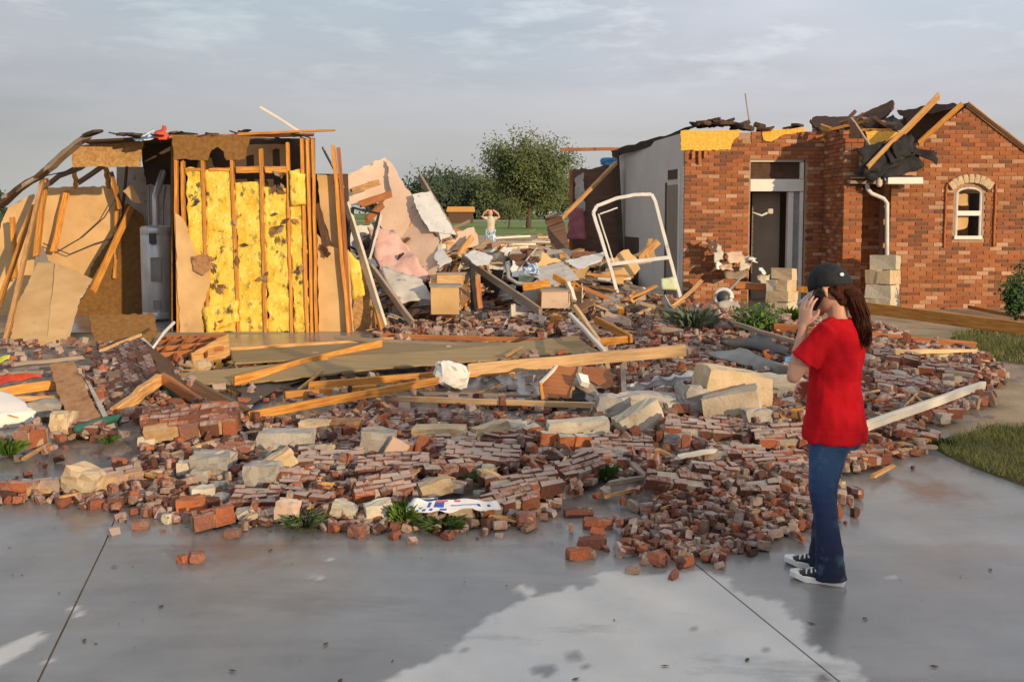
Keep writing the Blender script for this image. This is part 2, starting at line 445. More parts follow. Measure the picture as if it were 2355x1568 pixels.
mk('weed_bright', (.075, .15, .018), (.14, .23, .035), 9, (1, 1, 1), .65, 0, 10, .15)
mk('sage', (.11, .15, .10), (.22, .25, .165), 12, (1, 1, 1), .7, 0, 10, .15)
mk('tree_leaf', (.060, .085, .034), (.125, .155, .062), .35, (1, 1, 1), .8, 0, 10, .15)
mk('tree_leaf_dark', (.030, .052, .034), (.062, .092, .054), .35, (1, 1, 1), .8, 0, 10, .15)
mk('shrub_leaf', (.030, .075, .022), (.060, .12, .035), 5, (1, 1, 1), .6, 0, 10, .1)
mk('bark', (.075, .052, .036), (.12, .085, .06), 4, (1, 1, .3), .95, .5, 10, .1)
mk('red_cotton', (.46, .006, .012), (.60, .012, .020), 10, (1, 1, 1), .9, .25, 60, .0, spec=.1)
mk('skin', (.56, .29, .20), (.62, .34, .245), 12, (1, 1, 1), .5, .05, 60, .0, spec=.35)
mk('hair', (.026, .0075, .0045), (.085, .024, .012), 20, (14, 14, 1), .62, .6, 30, .0, spec=.15)
mk('cap_black', (.012, .014, .017), (.024, .026, .030), 30, (1, 1, 1), .8, .3, 120, .0, spec=.3)
mk('cap_light', (.40, .42, .42), (.52, .53, .52), 20, (1, 1, 1), .8, .2, 60, .0)
mk('phone_black', (.008, .008, .009), (.014, .014, .015), 5, (1, 1, 1), .25, 0, 10, .0, spec=.5)
mk('shoe_white', (.70, .70, .70), (.78, .78, .78), 9, (1, 1, 1), .5, .1, 40, .0)
mk('shoe_black', (.012, .013, .016), (.03, .03, .035), 9, (1, 1, 1), .6, .2, 40, .0)
mk('cloth_white', (.66, .67, .70), (.76, .77, .80), 9, (1, 1, 1), .9, .2, 40, .0)
mk('cloth_blue', (.10, .22, .40), (.70, .74, .80), 16, (1, 1, 1), .9, .2, 40, .0, lo=.47, hi=.53)
mk('cloth_red', (.52, .055, .03), (.64, .10, .05), 9, (1, 1, 1), .85, .3, 40, .06)
mk('cloth_plum', (.26, .085, .10), (.36, .13, .15), 6, (1, 1, 1), .95, .5, 40, .0)
mk('plastic_blue', (.05, .20, .48), (.12, .34, .62), 9, (1, 1, 1), .5, .2, 40, .06)
mk('plastic_yellow', (.55, .55, .03), (.66, .64, .06), 9, (1, 1, 1), .5, .2, 40, .06)
mk('sheathing_green', (.02, .10, .075), (.04, .15, .11), 9, (1, 1, 1), .7, .2, 40, .06)
mk('foam_white', (.70, .665, .63), (.78, .745, .71), 3, (1, 1, 1), .8, .3, 20, .0)
mk('ink_blue', (.03, .07, .34), (.05, .14, .46), 20, (1, 1, 1), .6, 0, 20, .0)
mk('ink_pink', (.50, .06, .16), (.60, .10, .22), 20, (1, 1, 1), .6, 0, 20, .0)
mk('leaf_brown', (.05, .04, .02), (.11, .085, .04), 20, (1, 1, 1), .8, 0, 20, .0)
mk('plywood_olive', (.24, .17, .085), (.33, .245, .13), 2.5, (.6, 9, 9), .75, .2, 14, .1, spots=[((.15, .10, .05), 2.5, .58, .72)])

def brick_material(name, stops, mortar, dusty):
    m, nt, b = newmat(name)
    t = nd(nt, 'ShaderNodeTexCoord')
    a = nd(nt, 'ShaderNodeAttribute', attribute_name='rnd'); am = nd(nt, 'ShaderNodeAttribute', attribute_name='mort')
    c = ramp(nt, a.outputs['Fac'], stops)
    n = nd(nt, 'ShaderNodeTexNoise', i_Scale=24, i_Detail=6, i_Roughness=.65)
    n2 = nd(nt, 'ShaderNodeTexNoise', i_Scale=70, i_Detail=4, i_Roughness=.6)
    for k in (n, n2): nt.links.new(t.outputs['Object'], k.inputs['Vector'])
    sh = ramp(nt, n2.outputs[0], [(.3, (.72, .70, .68)), (.7, (1.2, 1.2, 1.2))])
    c = mixc(nt, 1.0, c, sh, 'MULTIPLY')
    ad = nd(nt, 'ShaderNodeMath', operation='ADD'); nt.links.new(n.outputs[0], ad.inputs[0]); nt.links.new(am.outputs['Fac'], ad.inputs[1])
    f = ramp(nt, ad.outputs[0], [(dusty, (0, 0, 0)), (dusty + .22, (1, 1, 1))])
    if name == 'brick_rubble':      # mortar dust has settled on what faces up
        ge = nd(nt, 'ShaderNodeNewGeometry'); se = nd(nt, 'ShaderNodeSeparateXYZ'); nt.links.new(ge.outputs['Normal'], se.inputs[0])
        up = nd(nt, 'ShaderNodeMath', operation='MULTIPLY_ADD'); nt.links.new(se.outputs[2], up.inputs[0]); up.inputs[1].default_value = .17; nt.links.new(ad.outputs[0], up.inputs[2])
        f = ramp(nt, up.outputs[0], [(dusty, (0, 0, 0)), (dusty + .22, (.9, .9, .9))])
    c = mixc(nt, f, c, mortar)
    nt.links.new(c, b.inputs['Base Color'])
    b.inputs['Roughness'].default_value = .9; b.inputs['Specular IOR Level'].default_value = .25
    bp = nd(nt, 'ShaderNodeBump', i_Strength=.5, i_Distance=.006); nt.links.new(n2.outputs[0], bp.inputs['Height']); nt.links.new(bp.outputs[0], b.inputs['Normal'])
    return m
RUB_STOPS = [(0, (.075, .040, .033)), (.2, (.15, .066, .048)), (.40, (.24, .092, .060)), (.54, (.38, .128, .062)), (.64, (.27, .115, .082)), (.78, (.27, .165, .135)), (.90, (.36, .26, .195)), (1, (.15, .115, .10))]
brick_material('brick_rubble', RUB_STOPS, (.40, .32, .285), .635)
WALL_STOPS = [(0, (.150, .074, .048)), (.08, (.19, .080, .046)), (.18, (.25, .092, .045)), (.42, (.31, .110, .048)), (.66, (.37, .138, .058)), (.80, (.35, .15, .075)), (.86, (.42, .23, .14)), (.94, (.53, .34, .23)), (.97, (.29, .12, .065)), (1, (.17, .085, .056))]
brick_material('brick_wall', WALL_STOPS, (.42, .285, .195), .76)

# concrete: the attribute 'dry' tells the dry patch from the wet slab, 'rust' the brick-dust stain
m, nt, b = newmat('concrete')
t = nd(nt, 'ShaderNodeTexCoord')
def _n(s, d=6, r=.6, st=None):
    n = nd(nt, 'ShaderNodeTexNoise', i_Scale=s, i_Detail=d, i_Roughness=r)
    if st:
        mp = nd(nt, 'ShaderNodeMapping'); mp.inputs['Scale'].default_value = st; nt.links.new(t.outputs['Object'], mp.inputs[0]); nt.links.new(mp.outputs[0], n.inputs['Vector'])
    else: nt.links.new(t.outputs['Object'], n.inputs['Vector'])
    return n.outputs[0]
ad_ = nd(nt, 'ShaderNodeAttribute', attribute_name='dry'); ar_ = nd(nt, 'ShaderNodeAttribute', attribute_name='rust')
wet = ramp(nt, _n(1.1, 8, .6), [(.28, (.150, .153, .157)), (.72, (.285, .288, .291))])
wet = mixc(nt, ramp(nt, _n(2.2, 7, .6, (.5, 2.2, 1)), [(.5, (0, 0, 0)), (.75, (.55, .55, .55))]), wet, (.29, .288, .28))
dry = ramp(nt, _n(3, 8, .65), [(.3, (.50, .50, .495)), (.7, (.59, .59, .583))])
c = mixc(nt, ad_.outputs['Fac'], wet, dry)
c = mixc(nt, 1.0, c, ramp(nt, _n(210, 3, .7), [(.3, (.80, .80, .80)), (.7, (1.18, 1.18, 1.18))]), 'MULTIPLY')
c = mixc(nt, ramp(nt, _n(.55, 9, .68, (1, 2.6, 1)), [(.56, (0, 0, 0)), (.66, (.45, .45, .45))]), c, (.13, .125, .115))
c = mixc(nt, ar_.outputs['Fac'], c, (.19, .105, .06))
c = mixc(nt, ramp(nt, _n(60, 5, .7), [(.64, (0, 0, 0)), (.74, (.6, .6, .6))]), c, (.09, .085, .075))
nt.links.new(c, b.inputs['Base Color'])
rr = nd(nt, 'ShaderNodeMapRange'); rr.inputs['To Min'].default_value = .19; rr.inputs['To Max'].default_value = .8
nt.links.new(ad_.outputs['Fac'], rr.inputs['Value'])
rm = nd(nt, 'ShaderNodeMath', operation='MULTIPLY_ADD'); nt.links.new(_n(1.6, 6, .6), rm.inputs[0]); rm.inputs[1].default_value = .45; nt.links.new(rr.outputs[0], rm.inputs[2])
rs = nd(nt, 'ShaderNodeMath', operation='SUBTRACT'); nt.links.new(rm.outputs[0], rs.inputs[0]); rs.inputs[1].default_value = .2
nt.links.new(rs.outputs[0], b.inputs['Roughness'])
bp = nd(nt, 'ShaderNodeBump', i_Strength=.12, i_Distance=.004); nt.links.new(_n(90, 5, .7), bp.inputs['Height']); nt.links.new(bp.outputs[0], b.inputs['Normal'])
# denim: worn lighter on thigh and seat (object z is height)
m, nt, b = newmat('denim')
t = nd(nt, 'ShaderNodeTexCoord'); sp = nd(nt, 'ShaderNodeSeparateXYZ'); nt.links.new(t.outputs['Object'], sp.inputs[0])
hz = ramp(nt, sp.outputs[2], [(.1, (.006, .012, .042)), (.42, (.011, .028, .095)), (.62, (.030, .080, .19)), (.78, (.022, .062, .16))])
n = nd(nt, 'ShaderNodeTexNoise', i_Scale=11, i_Detail=6); nt.links.new(t.outputs['Object'], n.inputs['Vector'])
c = mixc(nt, ramp(nt, n.outputs[0], [(.52, (0, 0, 0)), (.75, (.7, .7, .7))]), hz, (.09, .17, .27))
nt.links.new(c, b.inputs['Base Color']); b.inputs['Roughness'].default_value = .9
n3 = nd(nt, 'ShaderNodeTexNoise', i_Scale=120, i_Detail=3); nt.links.new(t.outputs['Object'], n3.inputs['Vector'])
bp = nd(nt, 'ShaderNodeBump', i_Strength=.2, i_Distance=.003); nt.links.new(n3.outputs[0], bp.inputs['Height']); nt.links.new(bp.outputs[0], b.inputs['Normal'])
# ------------------------------------------------------------------ ground, driveway, lawns, field
ys = [-80, 0, 5.6, 12.5, 40, 120, 400, 2500]; xs = [-2500, -400, -60, -12, 0, 12, 60, 400, 2500]
V = [(x, y, gz(x, y) - .012) for y in ys for x in xs]
F = [(j*len(xs)+i, j*len(xs)+i+1, (j+1)*len(xs)+i+1, (j+1)*len(xs)+i) for j in range(len(ys)-1) for i in range(len(xs)-1)]
obj('ground', V, F, MT['soil'], kind='structure')
obj('field', [(-1500, 74, .37), (1500, 70, .37), (1500, 2400, .37), (-1500, 2400, .37)], [(0, 1, 2, 3)], MT['field_green'], kind='structure')
obj('road', [(-900, 185, .39), (900, 180, .39), (900, 205, .39), (-900, 210, .39)], [(0, 1, 2, 3)], MT['stone_grey'], kind='structure')

def poly_sd(poly, X, Y):
    """signed distance to a closed outline, positive inside"""
    d = np.full(X.shape, 1e9); ins = np.zeros(X.shape, bool)
    n = len(poly)
    for i in range(n):
        ax, ay = poly[i]; bx, by = poly[(i + 1) % n]
        ex, ey = bx - ax, by - ay
        t = np.clip(((X - ax) * ex + (Y - ay) * ey) / (ex * ex + ey * ey + 1e-12), 0, 1)
        d = np.minimum(d, np.hypot(X - ax - t * ex, Y - ay - t * ey))
        c = ((ay > Y) != (by > Y)) & (X < (bx - ax) * (Y - ay) / (by - ay + 1e-12) + ax)
        ins ^= c
    return np.where(ins, d, -d)
def gpoly(pp): return [(q.x, q.y) for q in (G0(x, y) for x, y in pp)]
DRY = gpoly([(860, 1640), (885, 1568), (1000, 1520), (1080, 1450), (1160, 1400), (1215, 1376), (1300, 1350), (1340, 1338), (1372, 1318), (1420, 1309), (1500, 1320), (1610, 1312), (1690, 1328), (1684, 1352), (1722, 1372), (1785, 1378), (1832, 1415), (1862, 1448), (1850, 1482), (1952, 1520), (2015, 1568), (2100, 1660)])
DRY2 = [gpoly(q) for q in ([(-60, 1545), (-40, 1505), (85, 1452), (106, 1458), (78, 1490), (0, 1532)], [(160, 1398), (176, 1392), (180, 1405), (200, 1416), (180, 1422)], [(100, 1520), (130, 1508), (136, 1516), (108, 1526)],
                           [(1180, 1352), (1205, 1338), (1215, 1350), (1240, 1360), (1212, 1372)], [(2030, 1328), (2065, 1322), (2060, 1332)], [(715, 1320), (745, 1328), (730, 1336)], [(745, 1285), (765, 1280), (768, 1292)], [(2262, 965), (2300, 915), (2420, 905), (2420, 975)])]
def blobs(lst):
    out = []
    for x, y, rx, ry in lst:
        c = G0(x, y); a = G0(x + rx, y); b = G0(x, y - ry); out.append((c.x, c.y, abs(a.x - c.x), abs(b.y - c.y)))
    return out
WETB = blobs([(1345, 1336, 26, 10), (1322, 1508, 20, 9), (1255, 1540, 24, 14), (1352, 1532, 10, 6), (1895, 1560, 20, 8), (1066, 1496, 8, 5), (1595, 1446, 8, 4), (1760, 1494, 10, 6), (1330, 1350, 12, 4)])
RUST = blobs([(2140, 1130, 95, 34), (2060, 1075, 90, 22), (560, 1265, 190, 45), (300, 1190, 240, 30), (720, 1255, 90, 24)])
RS = [1.0, .7, .6, .5, .45]
EDGE = [(-60, 1178), (140, 1158), (330, 1188), (560, 1212), (830, 1222), (1240, 1214), (1320, 1150), (1440, 1230), (1520, 1300), (1740, 1262), (1862, 1216), (1930, 1100), (2140, 1046), (2280, 935), (2300, 850), (2010, 740), (-60, 800)]
ja, jb, jc, jd = G0(265, 1210), G0(75, 1568), G0(1610, 1310), G0(1940, 1568)
jdir = ((ja - jb).normalized() + (jc - jd).normalized()); jdir.z = 0; jdir.normalize()
jper = Vector((jdir.y, -jdir.x, 0))            # to the right
j1, j2 = (ja + jb) / 2, (jc + jd) / 2
JW = (j2 - j1).dot(jper)
o1 = j1.dot(jper)
dw = empty('driveway', (0, 0, 0)); dw['kind'] = 'structure'
def npnoise(X, Y, f, s=0): return np.array([noise.noise(Vector((a * f, b * f, s))) for a, b in zip(X.ravel(), Y.ravel())]).reshape(X.shape)
def slab(k):
    t0, t1 = o1 + k * JW + .005, o1 + (k + 1) * JW - .005
    nt_ = max(3, int((t1 - t0) / .035)) if k in (-1, 0, 1) else int((t1 - t0) / .12)
    t = np.linspace(t0, t1, nt_)
    s = np.concatenate([np.arange(-4.0, 2.6, .5), np.arange(2.6, 7.4, .035), np.arange(7.4, 13.4, .3)])
    S, T = np.meshgrid(s, t, indexing='ij')
    X = jdir.x * S + jper.x * T; Y = jdir.y * S + jper.y * T
    nz = npnoise(X, Y, 6.0)
    nz2 = npnoise(X, Y, 17.0, 3)
    sd = poly_sd(DRY, X, Y) + .045 * nz + .030 * nz2 + .012 * npnoise(X, Y, 40.0, 5)
    for q in DRY2: sd = np.maximum(sd, poly_sd(q, X, Y) + .008 * nz2)
    for (a, b, rx, ry) in WETB:
        e = (1 - np.sqrt(((X - a) / rx) ** 2 + ((Y - b) / ry) ** 2) + .25 * nz2) * max(rx, ry); sd = np.minimum(sd, -e)
    dry = np.clip((sd + .006) / .016, 0, 1)
    ru = np.zeros_like(X)
    for (a, b, rx, ry), w in zip(RUST, RS):
        ru = np.maximum(ru, w * np.clip(1.15 - np.sqrt(((X - a) / rx) ** 2 + ((Y - b) / ry) ** 2) + .7 * nz + .5 * nz2, 0, 1))
    od = poly_sd(gpoly(EDGE), X, Y)
    ru = np.maximum(ru, .42 * np.clip(1 + od / .34, 0, 1) * np.clip(.55 + 1.1 * nz + .5 * nz2, 0, 1))
    Z = np.array([gz(0, b) for b in Y.ravel()]).reshape(Y.shape)
    V = np.stack([X, Y, Z], -1).reshape(-1, 3)
    n0, n1 = S.shape
    I = np.arange(n0 * n1).reshape(n0, n1)
    F = np.stack([I[:-1, :-1], I[:-1, 1:], I[1:, 1:], I[1:, :-1]], -1).reshape(-1, 4).tolist()
    V = V.tolist()
    # the slab's edges run down into the joints
    m = len(V)
    edge = list(I[0]) + list(I[1:, -1]) + list(I[-1, -2::-1]) + list(I[-2:0:-1, 0])
    for e in edge: x, y, z = V[e]; V.append((x, y, z - .011))
    for q in range(len(edge)):
        r = (q + 1) % len(edge); F.append((int(edge[q]), m + q, m + r, int(edge[r])))
    A = np.concatenate([dry.ravel(), np.zeros(len(edge))]); Ru = np.concatenate([ru.ravel(), np.zeros(len(edge))])
    obj('concrete_slab', V, F, MT['concrete'], dw, attrs={'dry': ('POINT', A), 'rust': ('POINT', Ru)})
for k in (-3, -2, -1, 0, 1): slab(k)

def grass_patch(poly, h, dens, name):
    pts = gpoly(poly); xs_ = [p[0] for p in pts]; ys_ = [p[1] for p in pts]
    N = int((max(xs_) - min(xs_)) * (max(ys_) - min(ys_)) * dens)
    rg = np.random.default_rng(5)
    X = rg.uniform(min(xs_), max(xs_), N); Y = rg.uniform(min(ys_), max(ys_), N)
    sd = poly_sd(pts, X, Y)
    nz = npnoise(X, Y, 1.6)
    keep = (sd + .06 * npnoise(X, Y, 5, 2) > 0) & (nz + rg.uniform(-.5, .5, N) > -.38)
    V = []; F = []
    for x, y in zip(X[keep], Y[keep]):
        a = rg.uniform(0, 6.28); w = rg.uniform(.003, .006); L = h * rg.uniform(.4, 1.2); b = rg.uniform(0, 6.28); lean = L * rg.uniform(.1, .9)
        z = gz(x, y) + .02; i = len(V)
        V += [(x - w * math.cos(a), y - w * math.sin(a), z), (x + w * math.cos(a), y + w * math.sin(a), z), (x + lean * math.cos(b), y + lean * math.sin(b), z + L)]
        F.append((i, i + 1, i + 2))
    obj(name, V, F, MT['grass'], kind='stuff')
def lawn(poly, name='lawn'):
    pts = gpoly(poly); n = len(pts); cx = sum(p[0] for p in pts) / n; cy = sum(p[1] for p in pts) / n
    V = [(cx, cy, gz(cx, cy) + .035)]; F = []
    for x, y in pts: V.append((x + (cx - x) * .03, y + (cy - y) * .03, gz(x, y) + .022))
    for x, y in pts: V.append((x, y, gz(x, y) - .01))
    for i in range(n):
        j = (i + 1) % n
        F.append((0, 1 + i, 1 + j)); F.append((1 + i, 1 + n + i, 1 + n + j, 1 + j))
    obj(name, V, F, MT['lawn_soil'], kind='structure')
L1 = [(2140, 1030), (2200, 1062), (2355, 1120), (2640, 1235), (3100, 1420), (3400, 1080), (2900, 990), (2500, 985), (2355, 985), (2240, 992)]
L2 = [(2185, 775), (2300, 752), (2480, 748), (3300, 748), (3400, 860), (2480, 845), (2355, 840), (2240, 826)]
lawn(L1); lawn(L2)
grass_patch(L1, .06, 4200, 'grass'); grass_patch(L2, .09, 1500, 'grass')

# dead leaves and specks on the wet slab
mb = MB(); rg = random.Random(3)
for i in range(80):
    p = G0(rg.uniform(-40, 2400), rg.choice([rg.uniform(1230, 1568), rg.uniform(1180, 1350)])); s = rg.choice([.003, .004, .006, .012])
    a = rg.uniform(0, 6.28)
    q = [(p.x + s * math.cos(a + k * 1.57) * (1.8 if k % 2 else .8), p.y + s * math.sin(a + k * 1.57) * (1.8 if k % 2 else .8), gz(0, p.y) + .004 + rg.uniform(0, .006)) for k in range(4)]
    mb.add(q, [(0, 1, 2, 3)])
mb.build('fallen_leaves', MT['leaf_brown'], kind='stuff')

# ------------------------------------------------------------------ trees beyond the field
def tree(name, x, ybase, Y, ytop, wpx, mat, nleaf, leaf, label, seed, airy=.5, low=.25, trunk_r=.2, group=None, lean=0):
    r = random.Random(seed)
    base = P(x, ybase, Y); base.z = gz(base.x, Y)
    top = P(x, ytop, Y).z - base.z; w = wpx / FPX * Y / 2
    e = empty(name, base, label, 'tree', group)
    mb = MB()
    th = top * (low + .12)
    V, F = tube_vf([(0, 0, -.2), (.05, .02, th * .5), (.1 + lean * .3, 0, th), (lean, 0, top * .72)], [trunk_r * 1.25, trunk_r, trunk_r * .8, trunk_r * .2], 8); mb.add(V, F)
    ends = []
    for k in range(15):
        a = k * 2.4 + r.uniform(-.3, .3); q = r.uniform(.35, 1)
        el = r.uniform(0, 1)
        zc = top * (low + (1 - low) * .5); hz_ = top * (1 - low) * .5
        tip = Vector((math.cos(a) * w * q, math.sin(a) * w * q * .8, zc + hz_ * (2 * el - 1) * math.sqrt(max(0, 1 - (q * .9) ** 2))))
        st = Vector((.08, 0, th * r.uniform(.75, 1.15)))
        mid = st.lerp(tip, .5) + Vector((r.uniform(-.3, .3), r.uniform(-.3, .3), top * .05))
        V, F = tube_vf([st, mid, tip], [trunk_r * .45, trunk_r * .25, trunk_r * .07], 5); mb.add(V, F)
        for j in range(5):
            s = mid.lerp(tip, r.uniform(0, 1)); t2 = s + Vector((r.uniform(-1, 1), r.uniform(-1, 1), r.uniform(-.3, 1.1))) * w * .32
            V, F = tube_vf([s, t2], [trunk_r * .14, trunk_r * .04], 4); mb.add(V, F); ends.append((s, t2))
        ends.append((mid, tip))
    mb.V = [(a + base.x, b + base.y, c + base.z) for a, b, c in mb.V]
    mb.build('trunk', MT['bark'], e, loc=base)
    V = []; F = []
    for i in range(nleaf):
        s, t2 = r.choice(ends); q = r.uniform(.35, 1.12)
        c = s.lerp(t2, q) + Vector((r.gauss(0, 1), r.gauss(0, 1), r.gauss(0, .8))) * w * .12 * airy
        u = Vector((r.gauss(0, 1), r.gauss(0, 1), r.gauss(0, 1))).normalized(); v = u.orthogonal().normalized()
        L = leaf * r.uniform(.5, 1.3); k = len(V)
        for (a, b) in ((-1, 0), (0, -.6), (1, 0), (0, .6)): V.append(c + u * a * L * .5 + v * b * L * .5)
        F.append((k, k + 1, k + 2, k + 3))
    obj('crown', V, F, MT[mat], e, Matrix.Translation(base))
tree('tall_tree', 1215, 525, 101, 306, 214, 'tree_leaf', 21000, .28, 'tall round tree with a thin airy crown standing alone at the edge of the field', 4, 1.35, .12, .24, lean=.3)
tree('small_tree', 1170, 528, 96, 452, 60, 'tree_leaf', 1700, .22, 'small dark tree just behind the distant person', 9, 1.4, .2, .09)
GT = 'bushy trees along the far side of the field'
for i, (x, yt, w, nl, lf, m, lb) in enumerate([(965, 404, 120, 4600, .85, 'tree_leaf_dark', 'leftmost dark tree of the far tree line, beside the leaning white board'), (1022, 390, 130, 5200, .85, 'tree_leaf_dark', 'dark bushy tree with the highest top left of the tall airy tree'),
        (1092, 394, 150, 5600, .85, 'tree_leaf', 'olive bushy tree behind the left half of the tall airy tree'), (1172, 408, 140, 5000, .85, 'tree_leaf', 'low bushy tree behind the trunk of the tall airy tree'), (1256, 396, 150, 5600, .85, 'tree_leaf', 'bushy tree behind the right half of the tall airy tree'),
        (1335, 400, 130, 3600, .85, 'tree_leaf_dark', 'rightmost bushy tree of the far tree line, beside the broken brown wall'), (880, 420, 100, 2500, .8, 'tree_leaf_dark', 'dark tree behind the peach wall sheet of the wreck heap')]):
    tree('bushy_tree', x, 505, 236 + (i % 3) * 9, yt, w, m, nl, lf, lb, 20 + i, 2.1, .05, .3, GT)
tree('garden_tree', -22, 600, 24, 425, 70, 'tree_leaf_dark', 1500, .16, 'dark green tree behind the left end of the torn garage wall', 41, 1.6, .1, .1)
# unseen trees added behind the camera to thin the low sun on the foreground
r = random.Random(71); mbT = MB(); V = []; F = []
e_ = Vector((math.cos(rad(SUN_AZ)), math.sin(rad(SUN_AZ)), 0)); ctr = Vector((.5, 6.0, 0)) + Vector((sdir.x, sdir.y, 0)).normalized() * 30
for i in range(-3, 4):
    c = ctr + e_ * (i * 4.1 + r.uniform(-.5, .5)) + Vector((r.uniform(-.8, .8), r.uniform(-.8, .8), 0)); c.z = gz(c.x, c.y)
    top = 5.75 + r.uniform(-.55, .45); rad_ = r.uniform(2.3, 2.9)
    tv, tf = tube_vf([c + Vector((0, 0, -.2)), c + Vector((.05, 0, 1.6)), c + Vector((.1, .1, top * .8))], [.16, .13, .04], 8); mbT.add(tv, tf)
    tips = []
    for k in range(16):
        a = r.uniform(0, 6.28); q = r.uniform(.3, 1); z = r.uniform(-1, 1); hr_ = math.sqrt(1 - z * z * .9)
        t = c + Vector((math.cos(a) * rad_ * q * hr_, math.sin(a) * rad_ * q * hr_, (1.3 + top) / 2 + z * (top - 1.3) / 2 * .92)); tips.append(t)
        tv, tf = tube_vf([c + Vector((.05, 0, 1.5 + r.random())), t], [.05, .012], 5); mbT.add(tv, tf)
    for k in range(1500):
        p = r.choice(tips) + Vector((r.gauss(0, 1), r.gauss(0, 1), r.gauss(0, .7))) * .5
        u = Vector((r.gauss(0, 1), r.gauss(0, 1), r.gauss(0, 1))).normalized(); v = u.orthogonal().normalized(); L = .24 * r.uniform(.5, 1.3); j = len(V)
        V += [p - u * L * .5, p + v * L * .3, p + u * L * .5, p - v * L * .3]; F.append((j, j+1, j+2, j+3))
n0 = len(mbT.F); mbT.add(V, F)
tl = obj('treeline', mbT.V, mbT.F, [MT['bark'], MT['tree_leaf']], kind='stuff', midx=[0] * n0 + [1] * len(F))
# a low shed and a white drum far off between the trees
sh = empty('shed', (P(1060, 500, 150).x, 150, .35), 'tiny far shed with an orange brown roof under the dark trees', 'shed')
sx, sy, sz = sh.location
obj('wall', boxv(3.6, 2.6, 1.7, (0, 0, .85)), QUADS, MT['wood_dark'], sh, Matrix.Translation(sh.location))
obj('roof', [(-2.1, -1.6, 1.7), (2.1, -1.6, 1.7), (2.1, 1.6, 1.7), (-2.1, 1.6, 1.7), (-2.0, 0, 2.5), (2.0, 0, 2.5)], [(0, 1, 5, 4), (2, 3, 4, 5), (0, 4, 3), (1, 2, 5), (0, 3, 2, 1)], MT['pine_orange'], sh, Matrix.Translation(sh.location))

def person_far():
    r = Vector((P(1128, 560, 34).x, 34, .35)); e = empty('person', r, 'far person in a pale top and blue patterned trousers with hands raised to the head', 'person')
    s = 1.0
    mb = MB()
    for pts, rs in ([((.0, .02, .05), (.07, .02, .45), (.07, 0, .86)), (.05, .065, .09)], [((-.10, -.05, .05), (-.09, -.05, .45), (-.07, 0, .86)), (.05, .065, .09)], [((0, 0, .85), (0, 0, 1.05), (0, .02, 1.25), (0, 0, 1.36)), (.13, .12, .14, .10)],
                    [((0, 0, 1.36), (0, 0, 1.48)), (.05, .05)], [((0, -.01, 1.52), (0, -.01, 1.60)), (.085, .09)],
                    [((.15, 0, 1.36), (.30, -.03, 1.40), (.26, -.06, 1.52), (.10, -.10, 1.64)), (.05, .042, .036, .03)], [((-.15, 0, 1.36), (-.29, -.03, 1.42), (-.22, -.06, 1.54), (-.08, -.10, 1.65)), (.05, .042, .036, .03)]):
        V, F = tube_vf(pts, rs, 10); mb.add(V, F)
    for sgn in (.05, -.10):
        V, F = tube_vf([(sgn, .06, .04), (sgn, -.16, .03)], [.045, .04], 8); mb.add(V, F)
    return e, mb
# ------------------------------------------------------------------ bricks laid in walls
def brick_mesh(seed, sx=.194, sy=.09, sz=.057, mat='brick_wall', jit=.002, rnd=None, mort=None, rough=False):
    r = random.Random(seed)
    if rough:
        V, F = hull_rock(sx, sy, sz, r, jit=.20, n=2)
    else:
        V, F = boxv(sx, sy, sz, jit=jit, r=r), QUADS
    rv = r.random() if rnd is None else rnd
    mo = [(r.uniform(-.25, .05) if mort is None else r.choice(mort)) for _ in F]
    me = mesh('brick', V, F, MT[mat], attrs={'rnd': ('FACE', [rv] * len(F)), 'mort': ('FACE', mo)})
    return me
WALLB = [brick_mesh(100 + i, rnd=(i + .5) / 26) for i in range(26)]
class BrickWork:
    """brick walls of one house: near bricks become objects, the others one mesh per wall"""
    def __init__(s): s.items = []
    def wall(s, part, org, U, width, height, mask, depth=.09, z_first=0, stack=False):
        org, U = Vector(org), Vector(U).normalized(); N = U.cross(Vector((0, 0, 1)))     # N looks out of the wall
        if N.dot(Vector((0, 0, CAM_H)) - org) < 0: N = -N
        rows = int(height / .067) + 1
        for j in range(rows):
            w = z_first + (j + .5) * .067
            x = -.2 + (.1015 if j % 2 else 0)
            while x < width:
                a, b = max(0, x), min(width, x + .194); x += .2035
                if b - a < .03: continue
                # clip to the mask by trimming the brick's ends
                st = [a + (b - a) * k / 8 for k in range(9)]
                ok = [mask(u, w) for u in st]
                if not any(ok): continue
                i0 = ok.index(True); i1 = 8 - ok[::-1].index(True)
                a2, b2 = st[i0], st[i1]
                if b2 - a2 < .03: continue
                c = org + U * ((a2 + b2) / 2) + Vector((0, 0, w)) - N * (depth / 2 - RND.uniform(0, .006))
                s.items.append((part, c, U, N, b2 - a2))
    def build(s, single, rg):
        full = [i for i in s.items if i[4] > .18]
        full.sort(key=lambda i: (i[1] - Vector((0, 0, CAM_H))).length + rg.uniform(0, 1.2))
        solo = set(id(i) for i in full[:single])
        rest = {}
        for it in s.items:
            part, c, U, N, L = it
            M = Matrix((U, -N, Vector((0, 0, 1)))).transposed().to_4x4(); M.translation = c
            if id(it) in solo:
                o = bpy.data.objects.new('brick', rg.choice(WALLB)); link(o, M, part)
            else:
                mb = rest.setdefault(part.name, (part, MB()))[1]
                V = [M @ Vector(v) for v in boxv(L, .09, .057, jit=.002)]
                mb.add(V, QUADS, rnd=rg.random(), mort=rg.uniform(-.25, .05))
        for part, mb in rest.values(): mb.build('brickwork', MT['brick_wall'], part, kind='stuff')
def rectbox(name, x0, x1, y0, y1, z0, z1, mat, parent, label=None):
    c = ((x0 + x1) / 2, (y0 + y1) / 2, (z0 + z1) / 2)
    o = obj(name, boxv(x1 - x0, y1 - y0, z1 - z0), QUADS, MT[mat], parent, Matrix.Translation(c))
    if label: o['label'] = label
    return o
